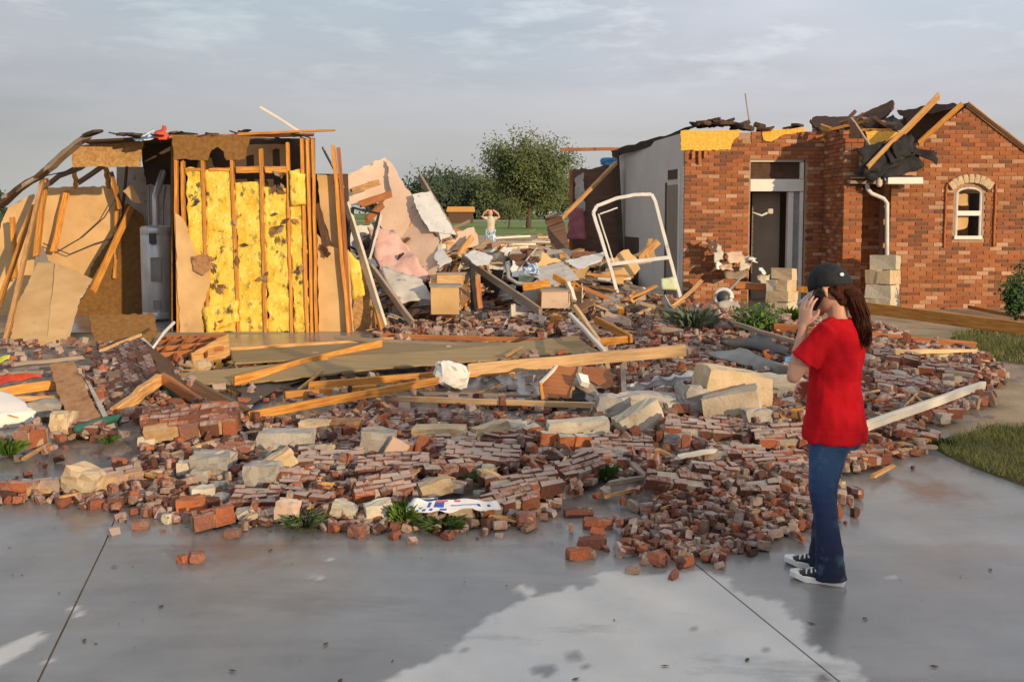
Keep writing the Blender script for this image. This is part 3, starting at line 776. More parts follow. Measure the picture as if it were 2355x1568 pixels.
def vboard(name, a, b, w, h, mat, parent=None, **k): return board(name, a, b, w, h, MT[mat], parent=parent, **k)
FL = .35
# ------------------------------------------------------------------ the torn garage on the left
YW = 12.9
gar = empty('torn_garage', P(560, 765, YW + .3), 'torn open garage wall with yellow insulation between orange studs', 'house')
obj('garage_floor', boxv(9.5, 4.5, .06, (-6.6, 15.1, FL - .028)), QUADS, MT['concrete'], kind='structure')
def gp(name, pts, mat, th=.012, **k): return panel(name, [P(x, y, Y) for x, y, Y in pts], th, MT[mat], parent=gar, **k)
def fl(p): p = Vector(p); p.z = max(p.z, FL); return p
BOT = 1.9 - (765 - 490) / FPX * YW
for xt, xb, yt, w in [(403, 413, 316, .038), (420, 428, 372, .038), (466, 480, 360, .038), (534, 550, 360, .038), (601, 612, 345, .042), (661, 672, 330, .034), (694, 708, 318, .042), (708, 719, 318, .038), (720, 728, 322, .03)]:
    vboard('stud', P(xb, 766, YW + .045), P(xt, yt, YW + .045), w, .089, 'pine_orange', gar, warp=.006)
vboard('top_plate', P(392, 316, YW + .05), P(722, 309, YW + .05), .09, .04, 'wood_red', gar, warp=.008)
vboard('top_plate', P(548, 309, YW + .02), P(768, 300, YW - .25), .09, .035, 'pine_orange', gar, split=.06, taper=.35)
vboard('sole_plate', P(404, 768, YW + .05), P(735, 768, YW + .05), .09, .04, 'wood_grey', gar)
for a, b in [(545, 600), (612, 662), (430, 466), (482, 534)]:
    vboard('blocking', P(a, 391, YW + .03), P(b, 390, YW + .03), .05, .085 if a > 540 else .04, 'pine_orange', gar)
gp('torn_sheathing', [(398, 312, YW - .01), (577, 309, YW - .01), (572, 332, YW - .01), (562, 366, YW - .01), (521, 369, YW - .01), (514, 348, YW - .01), (500, 338, YW - .01), (486, 346, YW - .01), (478, 369, YW - .01), (398, 366, YW - .01)], 'osb_brown', jag=.012)
gp('inner_wall', [(392, 318, YW + .35), (724, 318, YW + .35), (728, 768, YW + .35), (392, 768, YW + .35)], 'interior_dark', th=.02)  # dark back sheet: shade of the void behind the studs put into its colour
gp('side_wall', [(394, 318, YW + .12), (394, 770, YW + .12), (430, 716, YW + 2.3), (430, 338, YW + 2.3)], 'osb_brown', th=.02, face=(-1, -.3, 0))
for i, (x0, x1, x2, x3, yt) in enumerate([(430, 466, 478, 440, 388), (473, 533, 548, 482, 392), (542, 600, 612, 552, 420), (609, 661, 671, 618, 432), (668, 694, 707, 678, 392)]):
    q = [P(x0 - 3, yt, YW + .03), P(x1 + 3, yt, YW + .03), P(x2 + 3, 764, YW + .03), P(x3 - 3, 764, YW + .03)]
    sheet('insulation_batt', q, 9, 60, .019, .05, MT['insulation_yellow'], parent=gar, freq=8, seed=i, edgej=.05)
sheet('insulation_flap', [P(664, 392, YW - .03), P(700, 400, YW - .03), P(703, 470, YW - .05), P(668, 474, YW - .05)], 6, 8, .015, .03, MT['insulation_yellow'], parent=gar, freq=6, seed=8, edgej=.02)
sheet('insulation_flap', [P(466, 708, YW - .02), P(545, 690, YW - .02), P(548, 738, YW - .05), P(474, 768, YW - .05)], 8, 8, .02, .03, MT['insulation_yellow'], parent=gar, freq=6, seed=9, edgej=.04)
gp('drywall_sheet', [(402, 490, YW - .02), (424, 508, YW - .02), (437, 545, YW - .02), (452, 585, YW - .02), (484, 592, YW - .02), (482, 655, YW - .02), (466, 700, YW - .02), (464, 728, YW - .02), (470, 766, YW - .02), (413, 768, YW - .02)], 'drywall_tan', jag=.014)
rt = random.Random(44)
for (cx, cy, n_, sp) in [(640, 425, 9, 16), (640, 520, 10, 20), (606, 640, 5, 9), (486, 600, 6, 14), (510, 655, 6, 16), (548, 560, 5, 24), (505, 740, 4, 18), (690, 620, 3, 10), (450, 455, 4, 10)]:
    for k in range(n_):
        x, y = cx + rt.gauss(0, sp * .6), cy + rt.gauss(0, sp); s_ = rt.uniform(3, 8); a = rt.uniform(0, 3)
        gp('torn_scrap', [(x + s_ * math.cos(a + t) * (1.7 if t_ % 2 else .8), y + s_ * math.sin(a + t) * (1.7 if t_ % 2 else .8), YW - .035 + rt.uniform(-.02, .02)) for t_, t in enumerate((0, 1.4, 3.0, 4.5))], rt.choice(['metal_dark', 'wood_dark', 'osb_brown', 'chipboard', 'wood_grey']), th=.004)
gp('torn_paper', [(440, 590, YW - .05), (470, 585, YW - .06), (487, 612, YW - .05), (468, 634, YW - .09), (446, 622, YW - .06)], 'chipboard', jag=.012, th=.006)
# the pieces to the right of the insulated bays
gp('drywall_sheet', [(729, 401, 13.05), (765, 403, 13.05), (775, 500, 13.05), (777, 566, 13.05), (762, 558, 13.05), (744, 500, 13.05), (736, 470, 13.05)], 'drywall_tan', jag=.01)
gp('drywall_sheet', [(729, 538, 13.0), (750, 562, 13.0), (782, 574, 13.0), (802, 575, 13.0), (814, 772, 13.0), (734, 772, 13.0)], 'drywall_tan', jag=.008)
gp('broken_sheathing', [(806, 590, 13.15), (826, 610, 13.15), (848, 650, 13.15), (858, 765, 13.15), (812, 770, 13.15)], 'osb', jag=.03)
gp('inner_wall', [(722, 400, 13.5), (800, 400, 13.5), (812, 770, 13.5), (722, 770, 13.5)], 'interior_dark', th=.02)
sheet('insulation_flap', [P(800, 580, 13.1), P(826, 600, 13.1), P(838, 676, 13.1), P(812, 690, 13.1)], 5, 9, .02, .04, MT['insulation_yellow'], parent=gar, freq=6, seed=12, edgej=.05)
for a, b, w, m in [((729, 470, 13.0), (752, 566, 12.97), .02, 'wood_dark'), ((780, 340, 13.0), (806, 775, 12.95), .038, 'wood_red'), ((766, 335, 12.95), (803, 775, 12.9), .040, 'pine_orange'), ((740, 566, 12.95), (753, 588, 12.9), .02, 'wood_dark')]:
    vboard('post', P(*b), P(*a), w, .089, m, gar, warp=.01)
for a, b in [((742, 340, 13.2), (790, 430, 13.4)), ((748, 352, 13.3), (775, 400, 13.3))]: vboard('lath', P(*a), P(*b), .03, .02, 'wood_grey', gar)
# the left bay: rear walls seen from inside, studs, sagging roof edge
gp('drywall_sheet', [(96, 432, 15.2), (160, 430, 15.2), (262, 428, 15.2), (270, 505, 15.2), (252, 560, 15.2), (256, 640, 15.2), (180, 640, 15.2), (112, 600, 15.2), (84, 540, 15.2)], 'drywall_tan', jag=.012)
gp('drywall_sheet', [(18, 478, 15.0), (78, 446, 15.0), (84, 560, 15.0), (60, 764, 15.0), (-30, 764, 15.0), (-14, 560, 15.0)], 'drywall_tan', jag=.015)
gp('inner_wall', [(268, 384, 15.35), (404, 384, 15.35), (404, 760, 15.35), (268, 760, 15.35)], 'drywall_grey', th=.02)
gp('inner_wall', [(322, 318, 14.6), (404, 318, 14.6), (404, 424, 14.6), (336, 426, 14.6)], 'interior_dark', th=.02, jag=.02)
gp('brown_sheathing', [(292, 468, 15.0), (330, 500, 15.0), (338, 752, 15.0), (150, 752, 15.0), (214, 610, 15.0), (270, 520, 15.0)], 'osb_brown', jag=.02)  # dark triangle: the wall's cast shadow put into the panel's colour and outline
gp('fascia_panel', [(164, 336, 13.5), (330, 326, 13.5), (322, 382, 13.5), (166, 385, 13.5)], 'osb', th=.02, jag=.01)
gp('roof_deck', [(190, 322, 13.3), (400, 311, 13.0), (405, 331, 15.4), (236, 338, 15.4)], 'roof_brown', th=.03, face=(0, 0, 1))
for a, b, w, h, m in [((152, 440, 15.1), (122, 580, 14.95), .05, .09, 'pine_orange'), ((270, 430, 15.05), (266, 640, 15.0), .04, .09, 'pine_orange'), ((104, 412, 14.9), (84, 590, 14.7), .075, .09, 'pine_orange'), ((170, 385, 15.0), (176, 432, 15.1), .05, .09, 'pine_orange'), ((244, 386, 15.1), (250, 432, 15.1), .05, .09, 'pine_orange'),
                      ((256, 395, 14.9), (276, 480, 14.9), .14, .02, 'pine_orange'), ((30, 500, 14.6), (34, 640, 14.6), .05, .09, 'pine_orange'), ((292, 384, 15.0), (262, 640, 15.0), .03, .05, 'wood_dark')]:
    vboard('stud', P(*b), P(*a), w, h, m, gar, warp=.01)
for a, b, w, m in [((196, 316, 13.3), (98, 396, 13.5), .14, 'wood_grey'), ((110, 388, 13.5), (2, 468, 13.6), .16, 'roof_brown'), ((100, 396, 13.45), (6, 456, 13.55), .05, 'wood_grey')]:
    vboard('roof_edge', P(*a), P(*b), w, .05, m, gar, warp=.02, split=.05)
for a, b in [((186, 322, 14.8), (6, 470, 14.8)), ((178, 420, 14.6), (330, 330, 14.2)), ((90, 430, 14.7), (210, 372, 14.6))]: vboard('rafter', P(*a), P(*b), .035, .07, 'wood_dark', gar, warp=.02)
sag = [[(130, 580, 15.1), (190, 545, 15.0), (240, 500, 14.95), (276, 440, 14.9)], [(100, 560, 15.0), (160, 585, 15.0), (220, 560, 15.0), (270, 545, 15.0)], [(80, 410, 14.7), (150, 395, 14.6), (240, 345, 14.4)]]
for q in sag: tube('loose_cable', [P(*p) for p in q], .009, MT['metal_dark'], parent=gar, n=5)
rr_ = random.Random(77)
for k in range(26):
    x = rr_.uniform(190, 720); p = P(x, 312 - rr_.uniform(-2, 6), YW + rr_.uniform(0, .6))
    V, F = hull_rock(rr_.uniform(.05, .24), rr_.uniform(.1, .3), rr_.uniform(.01, .045), rr_, n=2)
    obj('torn_shingle', V, F, MT[rr_.choice(['shingle', 'felt', 'wood_dark', 'roof_brown'])], gar, Matrix.Translation(p) @ Matrix.Rotation(rr_.uniform(-.4, .4), 4, 'Y') @ Matrix.Rotation(rr_.uniform(0, 3), 4, 'Z'))
# water heater standing in the recess
hb = P(364, 700, 14.35); hb.z = FL + .03
wh = empty('water_heater', hb, 'grey cylindrical water heater standing in the dark recess of the torn garage', 'water heater')
def lathe(name, prof, mat, parent, loc, n=28, label=None, smooth=True, **k):
    V = []; F = []
    for r, z in prof:
        for i in range(n): a = 2 * math.pi * i / n; V.append((r * math.cos(a), r * math.sin(a), z))
    for j in range(len(prof) - 1):
        for i in range(n): q = (i + 1) % n; F.append((j*n+i, j*n+q, (j+1)*n+q, (j+1)*n+i))
    F.append(tuple(range(n - 1, -1, -1))); F.append(tuple(range((len(prof)-1)*n, len(prof)*n)))
    return obj(name, V, F, MT[mat], parent, Matrix.Translation(Vector(loc)), label, smooth=smooth, **k)
R0 = .222
lathe('tank', [(R0-.01, 0), (R0, .02), (R0, .10), (R0-.004, .105), (R0, .11), (R0, 1.20), (R0-.004, 1.205), (R0, 1.21), (R0, 1.30), (R0-.02, 1.33), (.05, 1.345)], 'galvanised', wh, hb)
fr = Vector((-hb.x, -hb.y, 0)).normalized(); sd_ = Vector((fr.y, -fr.x, 0))
def stick(name, off, z, w, h, d, mat):
    c = hb + fr * (R0 + d * .3) + sd_ * off + Vector((0, 0, z)); M = Matrix((sd_, fr, Vector((0, 0, 1)))).transposed().to_4x4(); M.translation = c
    obj(name, boxv(w, d, h, jit=.001), QUADS, MT[mat], wh, M)
stick('thermostat_box', .05, 1.16, .10, .14, .06, 'metal_dark'); stick('rating_label', .02, .72, .14, .34, .02, 'metal_grey'); stick('access_cover', .02, .22, .10, .12, .03, 'metal_grey'); stick('drain_valve', .0, .10, .03, .03, .08, 'white_paint')
for dx in (-.1, .1): tube('pipe', [hb + Vector((dx, 0, 1.33)), hb + Vector((dx, 0, 1.6)), hb + Vector((dx * 1.2, .1, 1.9))], .014, MT['metal_grey'], parent=wh)
tube('vent_pipe', [hb + Vector((0, 0, 1.34)), hb + Vector((0, 0, 1.75)), hb + Vector((.05, .2, 2.1))], .05, MT['galvanised'], parent=wh, n=14)
# things caught on the garage
board('leaning_stud', P(12, 788, 11.95), P(98, 414, 14.6), .05, .09, MT['pine'], 'long orange stud leaning at the left edge of the torn garage', 'stud')
board('leaning_stud', P(-2, 700, 13.1), P(76, 476, 14.4), .04, .09, MT['pine_orange'], 'shorter stud leaning left of the long orange stud', 'stud')
board('leaning_stud', P(212, 672, 14.2), P(302, 478, 14.9), .045, .09, MT['pine_orange'], 'orange stud leaning beside the water heater recess', 'stud')
board('leaning_stud', P(226, 640, 14.3), P(268, 548, 14.8), .045, .06, MT['pine_orange'], 'short stud slanting under the loose cables', 'stud')
panel('fallen_drywall', [P(86, 600, 13.8), P(126, 606, 13.8), P(108, 792, 11.85), P(20, 794, 11.85), P(40, 706, 12.75)], .013, MT['drywall_tan'], 'narrow tan drywall sheet leaning at the garage, left of its wider neighbour', 'drywall', jag=.008)
panel('fallen_drywall', [P(128, 604, 13.75), P(212, 638, 13.4), P(184, 694, 12.9), P(152, 792, 11.85), P(106, 792, 11.85)], .013, MT['drywall_tan'], 'wide tan drywall sheet with a pale top edge leaning in the garage', 'drywall', jag=.008, edge=MT['gypsum'])
panel('drywall_scrap', [P(284, 440, 14.6), P(302, 424, 14.55), P(328, 468, 14.5), P(306, 466, 14.5)], .013, MT['drywall_tan'], 'small tan drywall scrap hanging above the water heater', 'drywall', jag=.006)
board('white_pole', P(600, 247, 13.0), P(692, 305, 12.95), .035, .03, MT['white_wood'], 'thin white pole sticking up from the top of the torn garage', 'pole')
sheet('blue_rag', [P(308, 316, 13.1), P(350, 296, 13.2), P(368, 312, 13.0), P(318, 326, 12.9)], 10, 8, .05, .01, MT['cloth_blue'], 'blue and white rag lying on the garage roof edge', 'rag', freq=6, seed=2, edgej=.05)
sheet('red_rag', [P(352, 308, 13.1), P(378, 289, 13.2), P(394, 318, 13.0), P(362, 322, 12.9)], 9, 8, .06, .01, MT['cloth_red'], 'orange red rag beside the blue one on the garage roof edge', 'rag', freq=7, seed=5, edgej=.06)

# ------------------------------------------------------------------ the brick house on the right
YC, YG, YR = 17.3, 16.2, 16.75        # entry wall, gable wing front, set-back strip
hx = lambda x, Y: (x - 1177.5) / FPX * Y * (1 / (CT + 0)) * CT
def X_(x, Y): return P(x, 600, Y).x
def Z_(y, Y): return P(1800, y, Y).z
hou = empty('brick_house', (4.9, YC, FL), 'broken brick house with an open door, a gable wing and a torn roof', 'house')
bw = BrickWork()
xa, xb_, xc, xd = X_(1572, YC), X_(1723, YC), X_(1848, YC), X_(1937, YG)
ztop = Z_(303, YC)
wall1 = rectbox('wall', xa, xb_, YC + .014, YC + .20, FL - .1, ztop - .02, 'mortar_wall', hou)
zl = Z_(368, YC)
rectbox('wall_over_door', xb_ + .002, xc, YC + .014, YC + .20, zl, ztop - .02, 'mortar_wall', hou)
wall2 = rectbox('wall', xc + .002, xd + .25, YC + .014, YC + .20, FL - .1, ztop, 'mortar_wall', hou)
top_n = lambda u: ztop - .30 + (.0 if u < .78 else .12 * math.sin(u * 9) + .1) if u < 1.15 else ztop - .03 - .05 * abs(math.sin(u * 5))
def m_entry(u, w):
    z = FL + w; x = xa + u
    if xb_ - .005 < x < xc + .005 and z < zl + .01: return False
    return z < top_n(u) if x < xb_ else z < ztop
bw.wall(wall1, (xa, YC, FL), (1, 0, 0), xd - xa + .2, ztop - FL, m_entry)
# corner return of the column and the plaster wall that runs back from it
xbk = X_(1421, 22.0)
def gplane(name, pts, mat, th=.02, parent=None, **k): return panel(name, [P(*p) for p in pts], th, MT[mat], parent=parent or hou, **k)
side = panel('side_wall', [Vector((xa - .02, YC + .03, FL - .1)), Vector((xa - .02, YC + .03, Z_(305, YC))), Vector((xbk, 22.0, P(1421, 349, 22.0).z)), Vector((xbk, 22.0, FL - .1))], .12, MT['wall_paint'], parent=hou, face=(-1, 0, 0))
tx = lambda t: Vector((xa - .02 + (xbk - xa + .02) * t - .012, YC + .03 + (22.0 - YC - .03) * t, 0))
def on_side(name, t0, t1, z0, z1, mat, th=.02):
    a, b = tx(t0), tx(t1)
    return panel(name, [a + Vector((0, 0, z0)), a + Vector((0, 0, z1)), b + Vector((0, 0, z1)), b + Vector((0, 0, z0))], th, MT[mat], parent=hou, face=(-1, 0, 0))
on_side('doorway', .06, .20, FL, FL + 2.05, 'door_brown', .01); on_side('door_casing', .035, .055, FL, FL + 2.3, 'white_paint', .03)
on_side('door_casing', .205, .225, FL, FL + 2.1, 'interior_dark', .03); on_side('recess', .07, .19, FL + 2.15, FL + 2.32, 'interior_dark', .015)  # the recess is a flat dark plate, its shade given by colour
on_side('fallen_panel', .62, .86, FL, FL + 1.05, 'interior_dark', .03)
gplane('roof_edge', [(1409, 346, 21.9), (1560, 300, YC - .05), (1600, 288, YC + .3), (1600, 296, YC + .3), (1562, 318, YC - .06), (1414, 362, 21.9)], 'shingle', .05, jag=.02, face=(-1, -.6, .3))
# bright sheathing band at the top of the column
gplane('bright_sheathing', [(1566, 301, YC - .03), (1702, 299, YC - .03), (1700, 312, YC - .03), (1688, 322, YC - .03), (1680, 345, YC - .03), (1566, 346, YC - .03)], 'osb_bright', .012, jag=.012)
gplane('bright_sheathing', [(1752, 298, YC - .02), (1856, 295, YC - .02), (1850, 303, YC - .02), (1800, 311, YC - .02), (1774, 326, YC - .02), (1756, 322, YC - .02)], 'osb_bright', .012, jag=.01)
for a, b in [((1578, 349), (1579, 372)), ((1594, 348), (1594, 366)), ((1608, 348), (1609, 376)), ((1622, 347), (1622, 362))]:
    vboard('soldier_brick', P(*b, YC - .035), P(*a, YC - .035), .057, .06, 'wood_red', hou)
rg = random.Random(5)
for k in range(30):
    x = rg.choice([rg.uniform(1588, 1770), rg.uniform(1588, 1770), rg.uniform(1590, 1880)]); p = P(x, 290 - 9 * math.exp(-((x - 1660) / 50) ** 2) + rg.uniform(-6, 8), YC + rg.uniform(0, .35))
    V, F = hull_rock(rg.uniform(.12, .36), rg.uniform(.1, .3), rg.uniform(.03, .10), rg, n=2)
    obj('torn_shingle', V, F, MT[rg.choice(['shingle', 'felt', 'roof_brown', 'shingle', 'wood_dark'])], hou, Matrix.Translation(p) @ Matrix.Rotation(rg.uniform(-.5, .5), 4, 'Y') @ Matrix.Rotation(rg.uniform(0, 3), 4, 'Z'))
tube('antenna', [P(1724, 285, YC + .4), P(1714, 216, YC + .4)], .012, MT['metal_grey'], parent=hou, n=6)
# entry door with transom and side light
def zz(y): return Z_(y, YC)
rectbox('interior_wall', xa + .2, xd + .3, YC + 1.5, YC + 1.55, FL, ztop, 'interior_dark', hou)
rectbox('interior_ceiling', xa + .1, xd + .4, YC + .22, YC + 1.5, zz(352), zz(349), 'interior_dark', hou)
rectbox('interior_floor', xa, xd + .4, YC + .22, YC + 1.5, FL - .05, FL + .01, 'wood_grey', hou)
def xy(x): return X_(x, YC)
rectbox('door_frame', xy(1724), xy(1846), YC + .06, YC + .16, zz(372), zz(366), 'white_paint', hou)
rectbox('door_frame', xy(1724), xy(1846), YC + .03, YC + .16, zz(440), zz(412), 'white_paint', hou)
rectbox('door_frame', xy(1838), xy(1846), YC + .04, YC + .16, FL, zz(441), 'white_paint', hou)
rectbox('door_frame', xy(1838), xy(1846), YC + .05, YC + .16, zz(411), zz(373), 'white_paint', hou)
rectbox('door_frame', xy(1812), xy(1824), YC + .06, YC + .18, FL, zz(441), 'white_paint', hou)
rectbox('side_light', xy(1824), xy(1838), YC + .09, YC + .11, FL, zz(441), 'metal_grey', hou)
rectbox('transom_pane', xy(1725), xy(1838), YC + .12, YC + .13, zz(411), zz(373), 'roof_brown', hou)
dr = rectbox('door', xy(1741), xy(1806), YC + .42, YC + .46, FL + .02, zz(443), 'door_brown', hou)
tube('handle', [Vector((xy(1729), YC - .02, zz(489))), Vector((xy(1748), YC - .06, zz(496))), Vector((xy(1766), YC - .06, zz(487)))], [.012, .02, .02], MT['white_paint'], parent=dr)
obj('handle_rose', hull_rock(.09, .05, .09, random.Random(1), n=2)[0], hull_rock(.09, .05, .09, random.Random(1), n=2)[1], MT['stone_cream'], dr, Matrix.Translation((xy(1767), YC - .07, zz(486))))
# front strip, its left cheek, the set-back strip and the gable wing
xe, xg = X_(1980, YG), X_(2045, YG)
ck = rectbox('wall', xd + .014, xe - .002, YG + .014, YC - .02, FL - .1, Z_(330, YG), 'mortar_wall', hou)
zt2 = Z_(286, YG) - .25
bw.wall(ck, (xd, YG, FL), (1, 0, 0), xe - xd, zt2 - FL, lambda u, w: True)
bw.wall(ck, (xd, YC - .02, FL), (0, -1, 0), YC - YG - .11, Z_(300, YG) - FL, lambda u, w: True)
st = rectbox('wall', xe - .001, xg + .1, YR + .014, YR + .2, FL - .1, Z_(400, YG), 'mortar_wall', hou)
bw.wall(st, (xe, YR, FL), (1, 0, 0), xg - xe + .02, Z_(405, YG) - FL, lambda u, w: True)
pk = (X_(2212, YG), Z_(240, YG)); eaveR = (X_(2355, YG), Z_(349, YG))
slope = (pk[1] - eaveR[1]) / (eaveR[0] - pk[0])
xr = pk[0] + (pk[1] - Z_(415, YG)) / slope
zshould = Z_(418, YG)
# window opening in the gable
w0, w1, wz0, wz1 = X_(2194, YG), X_(2256, YG), Z_(546, YG), Z_(428, YG)
zarc = Z_(444, YG); wmid = (w0 + w1) / 2
def arch_z(x): return zarc + (wz1 - zarc) * math.sqrt(max(0, 1 - ((x - wmid) / ((w1 - w0) / 2)) ** 2))
def rake(x): return pk[1] - slope * abs(x - pk[0]) - .03
def m_gable(u, w):
    x, z = xg + u, FL + w
    if z > rake(x): return False
    if w0 - .035 < x < w1 + .035 and wz0 - .07 < z < (arch_z(min(max(x, w0 + .001), w1 - .001)) + .13): return False
    return True
gab = panel('gable_wall', [Vector((xg + .01, YG + .014, FL - .1)), Vector((xg + .01, YG + .014, rake(xg) - .02)), Vector((pk[0], YG + .014, pk[1] - .05)), Vector((xr + .5, YG + .014, rake(xr + .5) - .02)), Vector((xr + .5, YG + .014, FL - .1)), Vector((w1, YG + .014, FL - .1)), Vector((w1, YG + .014, zarc)), Vector((w1 - .12, YG + .014, arch_z(w1 - .12))), Vector((w0 + .12, YG + .014, arch_z(w0 + .12))), Vector((w0, YG + .014, zarc)), Vector((w0, YG + .014, wz0)), Vector((w1 - .002, YG + .014, wz0)), Vector((w1 - .002, YG + .014, FL - .1))], .06, MT['mortar_wall'], parent=hou)
bw.wall(gab, (xg, YG, FL), (1, 0, 0), xr + .5 - xg, pk[1] - FL, m_gable)
bw.build(296, random.Random(8))
# arched surround: tan voussoirs, jamb trim, sashes
for k in range(9):
    a = math.pi * (.16 + .68 * k / 8); rx_ = (w1 - w0) / 2 + .12
    p = Vector((wmid + math.cos(a) * rx_ * 1.02, YG - .012, zarc + .02 + math.sin(a) * (wz1 - zarc + .10)))
    V, F = hull_rock(.085, .10, .15, random.Random(k), jit=.06, n=2)
    obj('arch_stone', V, F, MT['stone_tan'], hou, Matrix.Translation(p) @ Matrix.Rotation((math.pi / 2 - a) * .6, 4, 'Y'))
for x in (2170, 2283):
    vboard('brick_trim', Vector((X_(x, YG), YG - .01, Z_(568, YG))), Vector((X_(x, YG), YG - .01, Z_(424, YG))), .03, .05, 'brick_plain', hou)
win = empty('window', (wmid, YG, wz0)); win.parent = hou; win.matrix_parent_inverse = WM[hou.name].inverted()
def sash(name, pts, r): return tube(name, pts, r, MT['alu_white'], parent=win, n=6, smooth=False)
arc = [Vector((wmid - math.cos(math.pi * k / 10) * (w1 - w0 - .05) / 2, YG + .03, zarc + math.sin(math.pi * k / 10) * (wz1 - zarc - .03))) for k in range(11)]
sash('sash_frame', [Vector((w0 + .025, YG + .03, wz0 + .02))] + arc + [Vector((w1 - .025, YG + .03, wz0 + .02))], .022)
rectbox('sill', w0 - .02, w1 - .01, YG - .035, YG + .05, wz0 - .03, wz0 + .025, 'white_paint', win)
rectbox('meeting_rail', w0 + .03, w1 - .03, YG + .01, YG + .05, Z_(496, YG), Z_(485, YG), 'white_paint', win)
rectbox('interior_wall', xg + .1, xr, YG + 1.2, YG + 1.25, FL, Z_(415, YG), 'osb', hou)
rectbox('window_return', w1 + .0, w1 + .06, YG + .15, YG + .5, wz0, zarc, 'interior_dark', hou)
panel('curtain_scrap', [Vector((w0 - .1, YG + .17, wz0 + .36)), Vector((w0 + .3, YG + .17, wz0 + .36)), Vector((w0 + .27, YG + .17, wz0 + .16)), Vector((w0, YG + .17, wz0 + .06))], .01, MT['drywall_tan'], parent=hou, jag=.01)
panel('curtain_scrap', [Vector((w0 - .1, YG + .17, wz0 + .72)), Vector((w0 + .26, YG + .17, wz0 + .70)), Vector((w0 + .28, YG + .17, wz0 + .52)), Vector((w0 - .1, YG + .17, wz0 + .50))], .01, MT['drywall_tan'], parent=hou, jag=.01)
# roof of the wing: ridge, far slope seen from below, rafters, torn felt
rz = pk[1] + .02
def rp(x, y, Y): return P(x, y, Y)
ridge_b = Vector((pk[0] - .2, 21.5, rz))
vboard('rake_trim', Vector((pk[0] - .01, YG - .02, pk[1] + .0)), Vector((xr + .5, YG - .02, rake(xr + .5) + .03)), .03, .09, 'pine', hou)
for (y0, y1, dx) in ((YG - .05, YG + .35, xr + .6 - pk[0]), (YG + .36, 18.4, .30), (18.41, 21.5, .55)):
    panel('roof_slope', [Vector((pk[0], y0, rz)), Vector((pk[0], y1, rz)), Vector((pk[0] + dx, y1, rz - slope * dx)), Vector((pk[0] + dx, y0, rz - slope * dx))], .05, MT['roof_brown'], parent=hou, face=(1, 0, 1))
panel('roof_scrap', [rp(2064, 254, 18.2), rp(2190, 236, 16.9), rp(2205, 247, 16.7), rp(2128, 264, 17.4), rp(2092, 287, 17.6)], .04, MT['roof_brown'], parent=hou, jag=.03)
panel('roof_scrap', [rp(1871, 283, 19.5), rp(1880, 279, 19.5), rp(1960, 268, 18.8), rp(2052, 250, 18.0), rp(2000, 285, 18.2), rp(1945, 330, 18.0), rp(1868, 300, 18.5)], .05, MT['roof_brown'], parent=hou, jag=.03)
panel('roof_scrap', [rp(1958, 275, 17.5), rp(2052, 228, 17.2), rp(2055, 244, 17.0), rp(2044, 262, 16.9), rp(1998, 294, 16.8)], .04, MT['roof_brown'], parent=hou, jag=.015)
panel('roof_scrap', [rp(2054, 262, 16.9), rp(2084, 296, 16.6), rp(2030, 306, 16.5), rp(2000, 300, 16.6)], .03, MT['felt'], parent=hou, jag=.02)
panel('roof_scrap', [rp(1990, 303, 16.5), rp(2075, 300, 16.4), rp(2048, 340, 16.3), rp(2012, 368, 16.2), rp(1996, 330, 16.4)], .03, MT['osb_bright'], parent=hou, jag=.02, label='bright orange sheathing piece')
panel('roof_scrap', [rp(1952, 272, 16.5), rp(1966, 282, 16.4), rp(2003, 340, 16.2), rp(1992, 352, 16.2), rp(1956, 316, 16.4)], .04, MT['wood_dark'], parent=hou, jag=.02)
panel('roof_scrap', [rp(1930, 300, 16.9), rp(1970, 296, 16.7), rp(1976, 352, 16.5), rp(1940, 350, 16.6)], .03, MT['wood_dark'], parent=hou, jag=.03)
panel('roof_scrap', [rp(1975, 380, 16.1), rp(1983, 345, 16.1), rp(1996, 380, 16.05), rp(1990, 402, 16.05)], .03, MT['osb'], parent=hou, jag=.01)
sheet('roofing_felt', [rp(1966, 398, 16.0), rp(2070, 312, 16.15), rp(2112, 345, 15.95), rp(2012, 416, 15.8)], 12, 8, .06, .012, MT['felt'], parent=hou, freq=4, seed=3, edgej=.08)
sheet('roofing_felt', [rp(2062, 330, 16.1), rp(2118, 340, 16.0), rp(2156, 352, 15.95), rp(2158, 378, 15.8)], 10, 6, .05, .012, MT['felt'], parent=hou, freq=4, seed=6, edgej=.08)
sheet('roofing_felt', [rp(2020, 380, 16.0), rp(2110, 352, 16.0), rp(2128, 384, 15.9), rp(2030, 414, 15.85)], 10, 6, .05, .012, MT['felt'], parent=hou, freq=4, seed=9, edgej=.06)
vboard('rafter', rp(1995, 388, 15.9), rp(2158, 222, 16.25), .05, .17, 'pine', hou, up=Vector((-.6, -1, .3)))
vboard('rafter', rp(2112, 330, 16.1), rp(2212, 240, 16.1), .05, .12, 'pine_orange', hou, up=Vector((-.6, -1, .3)))
vboard('rafter', rp(1956, 276, 16.6), rp(2004, 348, 16.1), .04, .10, 'wood_grey', hou)
for a, b in [((1890, 292, 18), (1912, 300, 17.6)), ((1940, 316, 16.8), (1962, 300, 16.5)), ((2012, 352, 16.1), (2060, 318, 16.0))]: vboard('splintered_board', rp(*a), rp(*b), .06, .09, 'pine_orange', hou, split=.05)
rt = random.Random(61)
